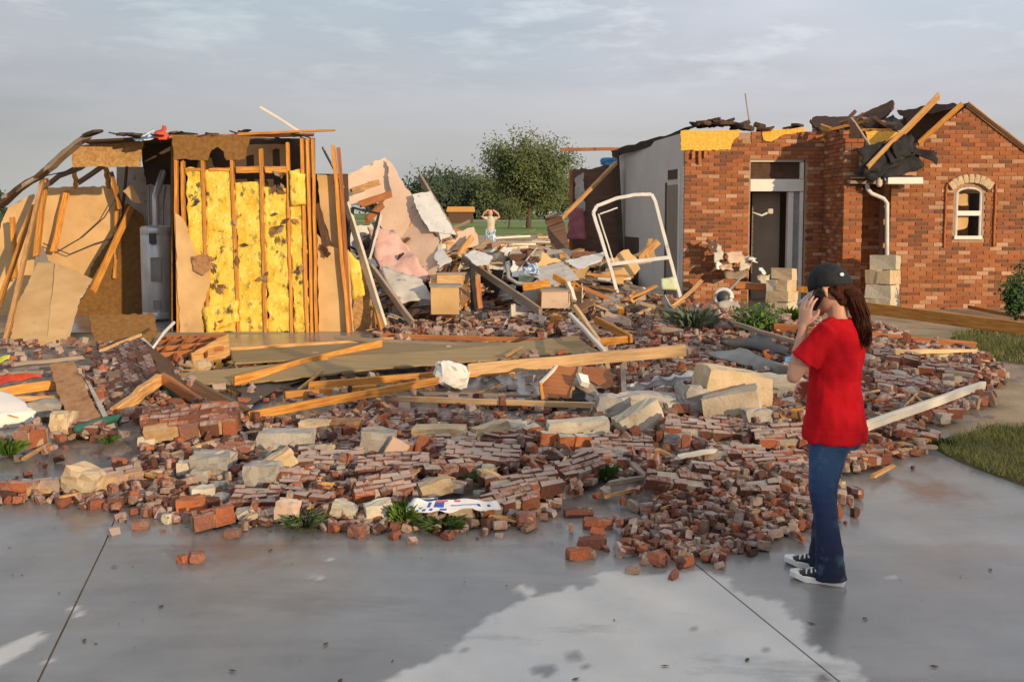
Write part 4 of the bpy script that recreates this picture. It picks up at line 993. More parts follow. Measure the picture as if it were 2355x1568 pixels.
for k in range(16):
    x, y = rt.uniform(1868, 2060), rt.uniform(270, 330); Y = 17.6 - (x - 1868) * .006; a = rt.uniform(-.9, .9); L = rt.uniform(14, 46)
    vboard('splintered_board', rp(x - L * math.cos(a), y - L * math.sin(a), Y), rp(x + L * math.cos(a), y + L * math.sin(a), Y - rt.uniform(0, .5)), rt.uniform(.04, .12), rt.uniform(.03, .06), rt.choice(['wood_dark', 'roof_brown', 'wood_dark', 'pine_orange', 'wood_grey', 'felt']), hou, split=.06)
for k in range(3):
    x, y = rt.uniform(1990, 2120), rt.uniform(330, 385); s_ = rt.uniform(22, 40)
    sheet('roofing_felt', [rp(x - s_, y - s_ * .5, 16.0), rp(x + s_ * .6, y - s_, 16.05), rp(x + s_, y + s_ * .5, 15.9), rp(x - s_ * .7, y + s_, 15.85)], 7, 6, .035, .012, MT['felt'], parent=hou, freq=5, seed=30 + k, edgej=.10)
# eave box, gutter and downspout
vboard('gutter', rp(2040, 416, YG - .28), rp(2120, 416, YG - .28), .11, .11, 'white_paint', hou, split=.004, warp=.002)
vboard('soffit', rp(1952, 419, YG - .12), rp(2040, 420, YG - .1), .10, .06, 'wood_grey', hou, split=.02)
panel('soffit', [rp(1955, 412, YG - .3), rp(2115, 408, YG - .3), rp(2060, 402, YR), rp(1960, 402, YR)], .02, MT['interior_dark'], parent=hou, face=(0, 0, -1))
tube('downspout', [rp(1994, 424, YG - .14), rp(1996, 436, YG - .12), rp(2004, 445, YG - .05), rp(2032, 457, YG - .03), rp(2040, 467, YG - .02), rp(2040, 590, YG - .02)], .034, MT['alu_white'], parent=hou, n=10)
tube('porch_light', [rp(2022, 414, YG - .30), rp(2022, 424, YG - .3)], .05, MT['stone_cream'], parent=hou)
# far walls behind, left of the plaster wall
gplane('broken_wall', [(1312, 392, 21.6), (1345, 388, 21.6), (1400, 380, 21.6), (1425, 386, 21.6), (1430, 600, 21.6), (1312, 600, 21.6)], 'broken_wall', .05, jag=.03)
gplane('wall_strip', [(1322, 410, 21.5), (1341, 396, 21.5), (1345, 485, 21.5), (1324, 490, 21.5)], 'drywall_grey', .02, jag=.02)
sheet('pink_batt', [P(1310, 480, 21.2), P(1340, 478, 21.2), P(1348, 552, 21.0), P(1304, 548, 21.0)], 7, 9, .04, .05, MT['cloth_plum'], parent=hou, freq=4, seed=4, edgej=.05)
vboard('wall_post', P(1312, 600, 21.4), P(1314, 392, 21.4), .07, .07, 'wood_red', hou)
vboard('wall_post', P(1430, 600, 21.4), P(1418, 352, 21.4), .10, .09, 'interior_dark', hou)
vboard('ceiling_joist', P(1290, 344, 21), P(1424, 343, 21), .05, .07, 'wood_red', hou, split=.05, taper=.1)
vboard('brace', P(1288, 506, 18.6), P(1416, 376, 19.8), .06, .07, 'pine', hou)
V, F = hull_rock(.35, .2, .16, random.Random(6)); obj('blue_scrap', V, F, MT['plastic_blue'], hou, Matrix.Translation(P(1400, 372, 21)))

# porch floor, the two stone pier stumps
pf = P(1850, 715, 15.9)
obj('porch_floor', boxv(3.0, 1.5, .06, ((xa + xd) / 2 + .3, YC - .76, FL - .035)), QUADS, MT['concrete'], kind='structure')
def pier(x, ybot, ytop, w, Y, label, seed):
    r = random.Random(seed); b = P(x, ybot, Y); b.z = FL; H = P(x, ytop, Y).z - FL
    e = empty('stone_pier', b, label, 'pier', 'broken stone piers of the porch')
    rot = Matrix.Rotation(rad(-40), 4, 'Z'); n = max(4, int(H / .19)); z = 0; s = w / 1.41
    for k in range(n):
        h = H / n
        if k % 2: cells = [(0, -.25, 1, .5), (0, .25, 1, .5)]
        else: cells = [(-.27, 0, .46, 1), (.23, 0, .54, 1)]
        for (cx, cy, lx, ly) in cells:
            if k == n - 1 and cells.index((cx, cy, lx, ly)) == 0: continue
            V, F = boxv(s * lx * 1.01, s * ly * 1.01, h * r.uniform(.97, 1.0), jit=.016, r=r), QUADS
            obj('stone', V, F, MT[r.choice(['stone_tan', 'stone_cream', 'stone_tan'])], e, Matrix.Translation(b) @ rot @ Matrix.Translation((cx * s, cy * s, (k + .5) * h)))
pier(2026, 765, 588, .56, 15.6, 'taller stump of a tan stone pier below the white downspout', 1)
pier(1796, 745, 617, .50, 15.5, 'shorter stump of a tan stone pier in front of the open door', 2)
# ------------------------------------------------------------------ the field of rubble
OUT = [(-60, 1178), (0, 1162), (140, 1158), (330, 1188), (430, 1205), (560, 1212), (640, 1210), (760, 1222), (830, 1222), (1000, 1226), (1240, 1214), (1320, 1150), (1370, 1165), (1440, 1230), (1450, 1270), (1520, 1300), (1640, 1284), (1740, 1262), (1862, 1216), (1930, 1100), (2015, 1078), (2030, 1052), (2140, 1046), (2110, 1000), (2120, 985), (2280, 935), (2260, 905), (2320, 885), (2300, 850), (2225, 815), (2120, 800), (2010, 740), (1820, 745), (1640, 700), (1440, 690), (1150, 670), (880, 700), (850, 790), (500, 830), (200, 800), (-60, 800)]
GAPS = [[(560, 962), (1010, 885), (1380, 806), (1420, 850), (1400, 930), (905, 935), (770, 975), (600, 990)], [(930, 1142), (1145, 1140), (1155, 1180), (930, 1192)], [(-60, 800), (230, 800), (225, 900), (120, 985), (-60, 1000)], [(470, 800), (870, 775), (1300, 775), (1300, 800), (500, 880)], [(905, 935), (1380, 938), (1370, 985), (1180, 1000), (905, 968)], [(-60, 1020), (60, 985), (330, 985), (320, 1075), (130, 1130), (-60, 1115)], [(340, 870), (1290, 790), (1380, 800), (1010, 880), (580, 960), (545, 945)], [(1360, 1120), (1500, 1110), (1540, 1150), (1480, 1210), (1420, 1215), (1330, 1165)],
        [(230, 990), (330, 985), (330, 1075), (250, 1075)], [(560, 1060), (590, 1060), (560, 1090)], [(1060, 1100), (1210, 1090), (1200, 1120), (1060, 1140)]]
outp = gpoly(OUT); gapp = [gpoly(q) for q in GAPS]
def inside(pl, x, y):
    c = False; n = len(pl)
    for i in range(n):
        ax, ay = pl[i]; bx, by = pl[(i + 1) % n]
        if (ay > y) != (by > y) and x < (bx - ax) * (y - ay) / (by - ay) + ax: c = not c
    return c
# the bed of crushed mortar and dust under the bricks
gx = np.arange(-6.2, 8.2, .07); gy = np.arange(5.2, 17.2, .07)
GX, GY = np.meshgrid(gx, gy, indexing='ij')
sd = poly_sd(outp, GX, GY)
nz = npnoise(GX, GY, 3.0, 4); nz2 = npnoise(GX, GY, 9.0, 8)
gsd = np.full(GX.shape, -9.0)
for q in gapp: gsd = np.maximum(gsd, poly_sd(q, GX, GY))
cov = np.minimum(sd, -gsd) + .22 * nz + .12 * nz2 - .10
Hh = np.array([hm(a, b) for a, b in zip(GX.ravel(), GY.ravel())]).reshape(GX.shape)
bed = np.where(cov > 0, np.minimum(.035, cov * .25), -.03) + Hh * 1.0 - .012 + .02 * nz2
Gz = np.array([gz(0, b) for b in GY.ravel()]).reshape(GY.shape)
keep = (bed > -.012)
I = np.arange(GX.size).reshape(GX.shape)
fk = keep[:-1, :-1] | keep[1:, :-1] | keep[1:, 1:] | keep[:-1, 1:]
F = np.stack([I[:-1, :-1], I[1:, :-1], I[1:, 1:], I[:-1, 1:]], -1)[fk]
V = np.stack([GX, GY, Gz + np.maximum(bed, -.03)], -1).reshape(-1, 3)
used = np.unique(F); rem = np.full(GX.size, -1); rem[used] = np.arange(len(used))
obj('rubble_bed', V[used].tolist(), rem[F].tolist(), MT['rubble_dust'], kind='stuff', smooth=True)

RB = [brick_mesh(300 + i, random.Random(i).uniform(.10, .165), .078, .052, 'brick_rubble', rnd=((i * .618) % 1.0), mort=[-.3, -.2, .05, .12, .3], rough=True) for i in range(30)]
RBH = [brick_mesh(400 + i, random.Random(i).uniform(.045, .085), random.Random(i + 50).uniform(.05, .08), .048, 'brick_rubble', rnd=((i * .618 + .3) % 1.0), mort=[-.3, -.2, .05, .12, .3], rough=True) for i in range(20)]
rg = random.Random(21)
ORIENT = [Matrix(), Matrix(), Matrix.Rotation(rad(90), 4, 'X'), Matrix.Rotation(rad(90), 4, 'X'), Matrix.Rotation(rad(90), 4, 'Y') @ Matrix.Rotation(rad(90), 4, 'X')]
def rest(o, half): return half
def rand_orient(r, flat=.5):
    k = r.random()
    B = ORIENT[0] if k < flat else (ORIENT[2] if k < .92 else ORIENT[4])
    hz_ = .025 if k < flat else (.036 if k < .92 else .05)
    return Matrix.Rotation(r.uniform(0, 6.283), 4, 'Z') @ Matrix.Rotation(r.gauss(0, .22), 4, 'Y') @ Matrix.Rotation(r.gauss(0, .22), 4, 'X') @ B, hz_
DENSE = [(1680, 1130, 1.0), (1100, 1130, 1.0), (1600, 1060, .9), (700, 1120, .9), (1980, 1040, 1.0), (2170, 960, .8), (2060, 880, .7)]
cand = []
xs_ = [p[0] for p in outp]; ys_ = [p[1] for p in outp]
CL = [(rg.uniform(min(xs_), max(xs_)), rg.uniform(min(ys_), max(ys_)), rg.uniform(.2, .7)) for _ in range(170)]
N = 0
while N < 60000 and len(cand) < 6000:
    N += 1
    y = rg.uniform(5.3, 13.2)
    if rg.random() > (8.8 / max(8.8, y)) ** 1.2: continue
    x = rg.uniform(-6.0, 7.5)
    if not inside(outp, x, y): continue
    g = any(inside(q, x, y) for q in gapp)
    if g and rg.random() > .045: continue
    n_ = noise.noise(Vector((x * 1.1, y * 1.1, 9)))
    fan = 0
    if y < 6.3 and -.2 < x < 2.0: fan = .05
    if rg.random() > .62 + .55 * n_ + fan: continue
    cand.append((x, y))
FANP = gpoly([(1440, 1235), (1500, 1170), (1560, 1110), (1900, 1090), (1862, 1216), (1740, 1264), (1640, 1286), (1520, 1302), (1450, 1272)])
for _ in range(4000):
    x = rg.uniform(-.1, 2.3); y = rg.uniform(5.2, 7.0)
    if inside(FANP, x, y) and rg.random() < .55: cand.append((x, y))
for _ in range(2600):
    x = rg.uniform(-.5, 2.3); y = rg.uniform(4.95, 7.0)
    dd = poly_sd(FANP, np.array([x]), np.array([y]))[0]
    if -.42 < dd < 0 and rg.random() < .16 * (1 + dd / .42) ** 1.5 and not (1.15 < x < 2.0 and y < 5.7): cand.append((x, y))
# stray bricks that spill past the front edge
for _ in range(900):
    x = rg.uniform(-4.5, 4.2); y = rg.uniform(5.2, 6.8)
    sdv = poly_sd(outp, np.array([x]), np.array([y]))[0]
    if -.10 < sdv < .05 and rg.random() < .30: cand.append((x, y))
cand.sort(key=lambda c: c[1] + rg.uniform(-.15, .15))
def zone(x, y):
    px, py = topx((x, y, surf(x, y)))
    if px > 1895: return 'loose reddish brick in the spread of rubble to the right of the woman', 'bricks to the right of the woman'
    if px > 1300: return 'loose red brick in the fan spilled over the driveway left of the woman', 'bricks in the fan left of the woman'
    if px > 590: return 'loose dusty brick in the front edge of the rubble around the blue and white bag', 'bricks along the middle front edge'
    return 'loose brick in the left front of the rubble, left of the crossing orange boards', 'bricks in the left front'
mb = MB(); specs = []
for (x, y) in cand:
    R_, hz_ = rand_orient(rg, .45)
    half = rg.random() < .68
    lay = rg.choice([0, 0, 0, .045, .07]) if poly_sd(outp, np.array([x]), np.array([y]))[0] > .12 else 0
    z = surf(x, y) + hz_ + lay * rg.random() + rg.uniform(-.012, .004)
    small = y < 6.55 and -.3 < x < 2.1
    k = .66 if small else (.86 if y < 7.2 else 1)
    sx = (rg.choice([rg.uniform(.03, .05), rg.uniform(.045, .085), rg.uniform(.05, .09)]) if half else rg.uniform(.10, .18)) * k
    specs.append((x, y, z - hz_ * (1 - k) * .6, R_, sx, k))
order = sorted(range(len(specs)), key=lambda i: -(specs[i][4] * specs[i][5]) / specs[i][1] ** 2 * (1 if specs[i][1] < 9.5 else .2))
solo = set(order[:296])
for i, (x, y, z, R_, sx, k) in enumerate(specs):
    M = Matrix.Translation((x, y, z)) @ R_
    if i in solo:
        src = rg.choice(RB if sx > .09 else RBH)
        o = bpy.data.objects.new('brick', src); link(o, M @ Matrix.Diagonal((k, k, k, 1))); l, g = zone(x, y); tag(o, l, 'brick', g)
    else:
        s = rg.uniform(.7, .95) * k
        hv, hf = hull_rock(sx, .09 * s, .06 * s, rg, jit=.24 if sx < .09 else .14, n=2)
        base = rg.choice([-.3, -.2, 0, .1, .28]) + min(.14, max(0, (y - 7) * .03))
        mb.add([M @ v for v in hv], hf, rnd=rg.random(), mort=[base + rg.uniform(-.1, .1) for _ in hf])
mb.build('brick_rubble', MT['brick_rubble'], kind='stuff')
# crumbs of brick and mortar, splinters, scraps
mb = MB(); ms = MB()
for i in range(26000):
    y = rg.uniform(5.25, 14.5); x = rg.uniform(-6, 7.6)
    if rg.random() > (7 / max(7, y)): continue
    sdv = inside(outp, x, y)
    if not sdv:
        if y > 7.5 or rg.random() > .09: continue
        if not inside(outp, x + rg.uniform(-.3, .3), y + rg.uniform(0, .35)): continue
    elif any(inside(q, x, y) for q in gapp) and rg.random() > .12: continue
    s = rg.choice([.012, .018, .025, .035, .05]) * (1 + (y - 6) * .05)
    z = surf(x, y) + s * .4 + (.02 if sdv else -.004) * rg.random()
    if rg.random() < .055:
        L = rg.uniform(.08, .4); M = Matrix.Translation((x, y, z + .03)) @ Matrix.Rotation(rg.uniform(0, 6.28), 4, 'Z') @ Matrix.Rotation(rg.gauss(0, .2), 4, 'Y')
        ms.add([M @ Vector(v) for v in boxv(L, rg.uniform(.01, .035), rg.uniform(.006, .02), jit=.004, r=rg)], QUADS); continue
    M = Matrix.Translation((x, y, z)) @ Matrix.Rotation(rg.uniform(0, 6.28), 4, 'Z') @ Matrix.Rotation(rg.uniform(-.6, .6), 4, 'X')
    mb.add([M @ Vector(v) for v in boxv(s * rg.uniform(.8, 2), s * rg.uniform(.7, 1.4), s, jit=s * .22, r=rg)], QUADS, rnd=rg.random(), mort=rg.choice([-.3, -.1, .2, .4]) + min(.15, max(0, (y - 7) * .04)))
mb.build('brick_crumbs', MT['brick_rubble'], kind='stuff'); ms.build('wood_splinters', MT['pine'], kind='stuff')

# bricks one can tell apart
def lone(x, y, label, rnd, size=(.195, .092, .06), yaw=0, lift=0, tilt=0, seed=1):
    p = G0(x, y); me = brick_mesh(seed, *size, 'brick_rubble', rnd=rnd, mort=[-.3, -.1, .0], rough=True)
    o = bpy.data.objects.new('brick', me)
    link(o, Matrix.Translation((p.x, p.y, p.z + size[2] / 2 - .006 + lift)) @ Matrix.Rotation(yaw, 4, 'Z') @ Matrix.Rotation(tilt, 4, 'Y')); tag(o, label, 'brick')
lone(452, 1290, 'orange brick piece lying farthest out on the left driveway, larger of a touching pair', .66, (.085, .075, .06), .5, 0, .1, 61)
lone(420, 1292, 'small orange brick piece lying farthest out on the left driveway, smaller of a touching pair', .55, (.05, .06, .05), 1, 0, 0, 62)
lone(324, 1213, 'broken orange brick lying alone beside the left driveway joint', .70, (.10, .09, .05), .2, 0, 0, 63)
lone(536, 1233, 'small orange brick end just right of the long orange brick block', .72, (.09, .085, .05), 0, 0, 0, 64)
lone(1333, 1282, 'red brick lying alone on the driveway, nearest of the stray bricks left of the fan', .50, (.16, .09, .06), .3, 0, .1, 65)
lone(1362, 1256, 'reddish brown brick just behind the nearest stray brick left of the fan', .28, (.17, .09, .06), -.3, 0, -.1, 66)
lone(1375, 1212, 'red brick lying flat between the bag and the fan of bricks', .45, (.19, .09, .06), .05, 0, 0, 67)
lone(1330, 1186, 'dark red brick lying on the wet slab above the other stray bricks', .25, (.19, .09, .05), .1, 0, 0, 68)
lone(1512, 1296, 'bright orange red brick half at the lowest tip of the brick fan', .60, (.11, .09, .07), .9, 0, .2, 69)
lone(275, 1078, 'round worn orange brick half standing alone on the left slab', .58, (.11, .10, .085), .4, 0, .1, 70)
lone(822, 1232, 'orange brick half sticking out in front of the green weeds', .66, (.10, .085, .075), 1.2, 0, .1, 71)
lone(1212, 1212, 'large orange brick half standing at the right end of the front edge', .68, (.12, .10, .10), .1, 0, .0, 72)
lone(980, 1060, 'thin red tile like brick leaning upright among the rubble', .45, (.22, .03, .13), .9, .06, .3, 73)

# pieces of wall that are still held together by mortar
def brick_slab(quad, cols, rows, th, label, seed, dark=None, name='masonry_piece', mat='brick_rubble', core='mortar', miss=.10, mort=(-.2, .12), ragged=.5, group=None, jt=1):
    tl, tr, br, bl = [Vector(p) for p in quad]
    c = (tl + tr + br + bl) / 4; ux = ((tr - tl) + (br - bl)).normalized(); n = ux.cross((tl - bl) + (tr - br)).normalized()
    if n.z < 0: n = -n
    e = empty(name, c - n * th / 2, label, 'masonry', group)
    r = random.Random(seed); inset = .03
    f = lambda s, t: (tl * (1 - s) + tr * s) * t + (bl * (1 - s) + br * s) * (1 - t)
    q = [f(.05, .92), f(.95, .92), f(.95, .08), f(.05, .08)]
    V = [p - n * .016 for p in q] + [p - n * (th - .008) for p in q]
    V = [v - c + Vector((r.uniform(-.008, .008),) * 3) for v in V]
    obj('core', V, [(0, 1, 2, 3), (7, 6, 5, 4), (0, 4, 5, 1), (1, 5, 6, 2), (2, 6, 7, 3), (3, 7, 4, 0)], MT[core], e, Matrix.Translation(c))
    W = ((tr - tl).length + (br - bl).length) / 2; H = ((tl - bl).length + (tr - br).length) / 2
    for j in range(rows):
        off = .5 if j % 2 else 0
        for i in range(cols + 1):
            a, b = (i - off) / cols, (i + 1 - off) / cols
            a, b = max(0, a), min(1, b)
            if b - a < .12 / cols: continue
            edge = i == 0 or i >= cols - (0 if off else 1) or j in (0, rows - 1)
            if r.random() < (miss * 2.5 * ragged if edge else miss * .4): continue
            t0, t1 = j / rows, (j + 1) / rows
            m = f((a + b) / 2, (t0 + t1) / 2) - n * (th / 2 - r.uniform(-.003, .008))
            sx, sy = W * (b - a) - .010, H / rows - .010
            if edge and r.random() < ragged: sx *= r.uniform(.55, 1.2)
            M = frame_from(ux, n, m) @ Matrix.Rotation(r.gauss(0, .05 * jt), 4, 'Z') @ Matrix.Rotation(r.gauss(0, .07 * jt), 4, 'X')
            V = boxv(sx, sy, th * r.uniform(.92, 1.10), jit=.008, r=r)
            rv = r.random() if dark is None else min(1, max(0, r.gauss(*dark)))
            mort_ = r.uniform(*mort) + (.10 if name == 'masonry_piece' else 0)
            me = mesh('brick', V, QUADS, MT[mat], attrs={'rnd': ('FACE', [rv] * 6), 'mort': ('FACE', [mort_] + [r.uniform(mort[0], mort[1] - .02) for _ in range(5)])})
            o = bpy.data.objects.new('brick', me); link(o, M, e)
    return e
def chunk(x, y, L, D, yaw, pitch, roll, label, seed, th=.08, lift=0, **k):
    """a piece L long, D deep, lying at the pixel (its centre), turned and tilted (degrees)"""
    L *= .76; D *= .88
    cols, rows = max(1, round(L / .135)), max(1, round(D / .05))
    p = G(x, y); M = Matrix.Translation(p + Vector((0, 0, th * .55 + lift + abs(math.sin(rad(pitch))) * D * .4 + abs(math.sin(rad(roll))) * L * .4))) @ Matrix.Rotation(rad(yaw), 4, 'Z') @ Matrix.Rotation(rad(roll), 4, 'Y') @ Matrix.Rotation(rad(pitch), 4, 'X')
    return brick_slab([M @ Vector((a * L / 2, b * D / 2, th / 2)) for a, b in ((-1, 1), (1, 1), (1, -1), (-1, -1))], cols, rows, th, label, seed, **k)
DK = (.22, .2)
chunk(440, 1012, .95, .36, 12, 22, -4, 'large slab of red brick courses with an orange mortar edge in the left front', 1, th=.13, dark=(.4, .15), core='mortar_tan', mort=(-.2, .08))  # tan core: the sun's yellow on the edge is put into the mortar colour
chunk(1205, 1152, .62, .24, 14, 14, -6, 'mortared brick slab lying right of the blue and white bag', 2, th=.10, mort=(0, .25))
chunk(488, 1216, .34, .10, 38, 8, -4, 'long orange brick block lying on the wet slab in front of the rubble', 3, th=.10, dark=(.62, .08), core='mortar_tan', mort=(-.25, .0))
chunk(268, 1128, .46, .12, 25, 10, -6, 'tan and orange block of two brick lengths in the left front', 4, th=.11, dark=(.75, .1), core='mortar_tan', mort=(.0, .3))
chunk(96, 1140, .36, .09, 2, 0, 0, 'long tan brick block lying at the front left edge', 5, th=.10, dark=(.8, .08), core='mortar_tan', mort=(.1, .4))
chunk(30, 1142, .28, .09, -4, 0, 0, 'red brick row touching the left picture edge', 6, th=.09, dark=(.55, .1))
chunk(640, 1128, .42, .18, 4, 18, 2, 'grey red brick piece below the two white brick blocks', 7, dark=DK, mort=(.05, .3))
chunk(672, 1123, .46, .10, 2, 24, 0, 'brick row with orange edge behind the left weeds', 8, dark=(.5, .12), mort=(-.05, .2))
chunk(760, 1080, .62, .22, -3, 24, 0, 'slab with a comb of pale mortar joints left of centre', 9, dark=(.2, .15), mort=(.1, .4))
chunk(905, 1096, .66, .22, 4, 20, -2, 'brick slab with pinkish courses in the middle of the front band', 10, dark=DK, mort=(0, .3))
chunk(1110, 1075, .70, .24, -4, 22, 3, 'long dusty brick slab behind the short plank', 11, dark=DK, mort=(.0, .3))
chunk(1040, 1042, .50, .20, 8, 18, 0, 'brick piece left of the cream stone block', 12, dark=DK, mort=(0, .25))
chunk(1430, 1050, .62, .22, -2, 20, 2, 'brick slab lying right of the white topped bricks', 13, dark=(.3, .2), mort=(0, .25))
chunk(1620, 1010, .80, .30, -6, 16, 3, 'broad brick slab in front of the great tan stone slab', 14, dark=(.25, .15), mort=(-.05, .2))
chunk(1800, 1030, .60, .26, 5, 20, -3, 'brick slab just left of the woman at shirt hem height', 15, dark=(.3, .15), mort=(0, .2))
chunk(1780, 1085, .60, .20, 3, 22, 0, 'brick courses lying left of the thigh of the woman', 16, dark=(.35, .15), mort=(0, .25))
chunk(1690, 1062, .55, .18, -5, 20, 0, 'brick courses in the right of the front band below the broad slab', 17, dark=(.35, .15), mort=(0, .25))
chunk(1505, 1100, .26, .10, 70, 0, 50, 'brick pair standing on end among loose bricks', 18, dark=(.5, .1))
chunk(2080, 905, .75, .24, -20, 18, 6, 'dusty brick slab right of the woman at elbow height', 19, dark=DK, mort=(0, .3))
chunk(2180, 870, .70, .22, -26, 16, 4, 'brick piece near the tip of the white board', 20, dark=(.3, .15), mort=(0, .2))
chunk(2060, 840, .60, .22, -30, 16, 6, 'brick piece behind the shoulder of the woman on the right', 21, dark=(.3, .15), mort=(0, .25))
chunk(2150, 965, .60, .16, 16, 12, 0, 'brick row lying under the white board', 22, dark=(.35, .15))
chunk(2040, 1005, .55, .18, 8, 20, 0, 'brick courses right of the shirt hem of the woman', 23, dark=(.4, .15))
chunk(1990, 1068, .50, .16, 4, 12, 0, 'red brick courses right of the hip of the woman', 24, dark=(.45, .12))
chunk(1750, 745, 1.0, .30, -24, 14, 6, 'long purple brick slab sloping down towards the woman', 25, dark=DK, mort=(.0, .2))
chunk(1560, 770, .8, .26, -12, 16, 4, 'grey brick slab behind the right end of the long pale beam', 26, dark=DK, mort=(.0, .25))
chunk(1180, 742, .9, .30, 10, 18, -4, 'brick slab in the heap behind the lying panel', 27, dark=DK, mort=(.0, .25))
chunk(1010, 735, .7, .26, -8, 18, 0, 'brick slab at the foot of the left heap', 28, dark=(.3, .15), mort=(.0, .25))
chunk(1330, 770, .7, .26, 12, 22, 0, 'dark brick piece left of the orange wooden angle', 29, dark=DK, mort=(.0, .2))
chunk(1280, 740, .8, .2, 18, 18, 0, 'purple brick slab between the heap and the orange angle', 30, dark=DK, mort=(.0, .2))
chunk(75, 1030, .30, .2, 10, 5, 0, 'tan brick clump left of the chipboard panel foot', 31, th=.14, dark=(.7, .1), core='mortar_tan')
chunk(200, 1000, .34, .16, -6, 14, 0, 'pinkish brick piece below the green board edge', 32, dark=(.3, .1), mort=(0, .2))
chunk(540, 1050, .4, .12, 4, 10, 0, 'row of small orange bricks right of the large slab', 33, dark=(.6, .08), mort=(-.2, .05))
CLUMPS = [(930, 1052, 'just right of the grey block with a flat top'), (1170, 1024, 'left of the first white topped brick'), (1390, 1080, 'behind the dark green weed right of the short plank'), (1560, 1140, 'at the upper left edge of the brick fan'), (1640, 1110, 'in the upper middle of the brick fan'),
          (1740, 1150, 'in the right half of the brick fan'), (880, 1150, 'behind the cream mortar lump between the two weeds'), (700, 1165, 'behind the left front weeds'), (1030, 1100, 'behind the plastic bag'), (1330, 1105, 'right of the mortared slab beside the bag'), (1960, 930, 'beside the elbow height back of the woman'),
          (2110, 1020, 'left of the near lawn corner'), (1680, 850, 'behind the great tan wedge of masonry'), (1490, 834, 'under the right end of the long pale beam'), (1580, 858, 'behind the grey torn sheet'), (590, 1172, 'left of the pinkish cream mortar lump'), (1840, 1120, 'beside the knee of the woman'), (1160, 1186, 'at the right end of the plastic bag')]
for i, (x, y, l) in enumerate(CLUMPS):
    chunk(x, y, rg.uniform(.35, .6), rg.choice([.136, .2]), rg.uniform(-35, 35), rg.uniform(8, 30), rg.uniform(-8, 8), 'small mortared brick clump ' + l, 50 + i, dark=(.3, .2), mort=(-.05, .25), group='small mortared clumps in the rubble')

# the corner of brick wall that fell like a tent
cw = [(320, 774, 10.6), (370, 864, 8.9), (252, 950, 8.25), (206, 832, 9.9)]
Q = [P(*q) for q in cw]
brick_slab([Q[0], Q[1], Q[2], Q[3]], 8, 9, .10, 'large dark brick wall corner fallen like a tent, with orange boards under its edge', 70, dark=(.10, .09), name='fallen_wall_corner', core='mortar_tan', mort=(-.1, .14), miss=.008, ragged=.1, jt=.25)
tent = [o for o in bpy.data.objects if o.name.startswith('fallen_wall_corner')][0]
def tp(name, pts, th, mat, **k): return panel(name, [P(*p) for p in pts], th, MT[mat], parent=tent, **k)
tp('right_slope', [(330, 774, 10.62), (392, 838, 10.0), (466, 924, 8.55), (368, 866, 8.92)], .05, 'wood_dark', jag=.02, face=(.5, -.3, 1))
vboard('front_edge', P(262, 947, 8.22), P(366, 874, 8.86), .07, .10, 'pine', tent, warp=.012)
vboard('front_edge', P(370, 870, 8.88), P(466, 926, 8.50), .06, .09, 'wood_red', tent, warp=.01)
vboard('sheathing_edge', P(372, 886, 8.9), P(474, 944, 8.5), .04, .05, 'sheathing_green', tent)
vboard('sheathing_edge', P(268, 960, 8.3), P(364, 892, 8.9), .03, .04, 'metal_dark', tent)
tp('under_board', [(285, 952, 8.4), (362, 896, 8.95), (372, 924, 8.9), (330, 960, 8.45)], .02, 'osb', jag=.02)
vboard('under_lath', P(352, 908, 8.8), P(428, 958, 8.4), .03, .03, 'pine', tent)
tp('rear_cover', [(324, 782, 10.65), (364, 880, 9.0), (372, 884, 9.0), (336, 784, 10.7)], .05, 'felt', face=(0, 0, 1))
tp('dark_underside', [(290, 968, 8.5), (366, 896, 9.2), (470, 952, 8.75), (420, 985, 8.4)], .02, 'felt', face=(0, -1, .3))  # black sheet standing in for the deep shade inside the tent

LAST = [None]
# broken blocks of stone and concrete
def rock(x, y, w, h, label, mat, seed, yaw=0, tilt=0, depth=None, name='stone_block', lift=0, ncut=4, jit=.15, cat='stone block'):
    """w, h: its size in photograph pixels; y: its middle"""
    p = G(x, y + h * .42); k = p.y / FPX * (1.08 if name == 'stone_block' else 1)
    if name == 'stone_block': lift += .035
    sx, sz = w * k, h * k * .92; sy = depth or min(sx, sz * 1.5)
    r = random.Random(seed); V, F = hull_rock(sx, sy, sz, r, jit=jit, n=ncut, knock=.04 if name == 'stone_block' else .13)
    LAST[0] = o = obj(name, V, F, MT[mat], None, Matrix.Translation((p.x, p.y + sy * .3, p.z + sz * .44 + lift)) @ Matrix.Rotation(rad(yaw), 4, 'Z') @ Matrix.Rotation(rad(tilt), 4, 'Y'), label, cat)
    return o
rock(1330, 998, 135, 42, 'long cream stone block lying in the middle of the rubble', 'stone_cream', 1, 4, -3, .17)
rock(1470, 978, 105, 60, 'tilted cream stone block right of the long cream block', 'stone_cream', 2, 20, -26, .15)
rock(1690, 950, 122, 72, 'great dusty tan stone slab lying in front of the great tan wedge', 'stone_dust', 3, -14, -14, .34, jit=.08)
rock(1688, 905, 150, 84, 'great tan wedge of masonry behind the great dusty slab', 'stone_tan', 4, 10, 10, .4, jit=.10)
rock(1802, 898, 96, 46, 'pale cream stone beam end touching the elbow of the woman', 'stone_cream', 5, -6, 4, .2)
rock(1412, 950, 72, 58, 'round grey stone lump at the end of the thin pinkish board', 'stone_grey', 6, 0, 0, .25, jit=.2)
rock(1500, 938, 110, 40, 'pinkish grey stone block right of the round grey lump', 'stone_grey', 7, -4, 3, .25)
rock(1545, 950, 30, 28, 'small cream cube of stone between grey blocks', 'stone_cream', 8, 20, 0, .12)
rock(1600, 930, 66, 62, 'grey stone lump left of the great tan slab', 'stone_grey', 9, 14, 10, .25, jit=.2)
rock(656, 1026, 120, 44, 'long grey mortar block left of centre', 'stone_grey', 10, 3, 0, .2)
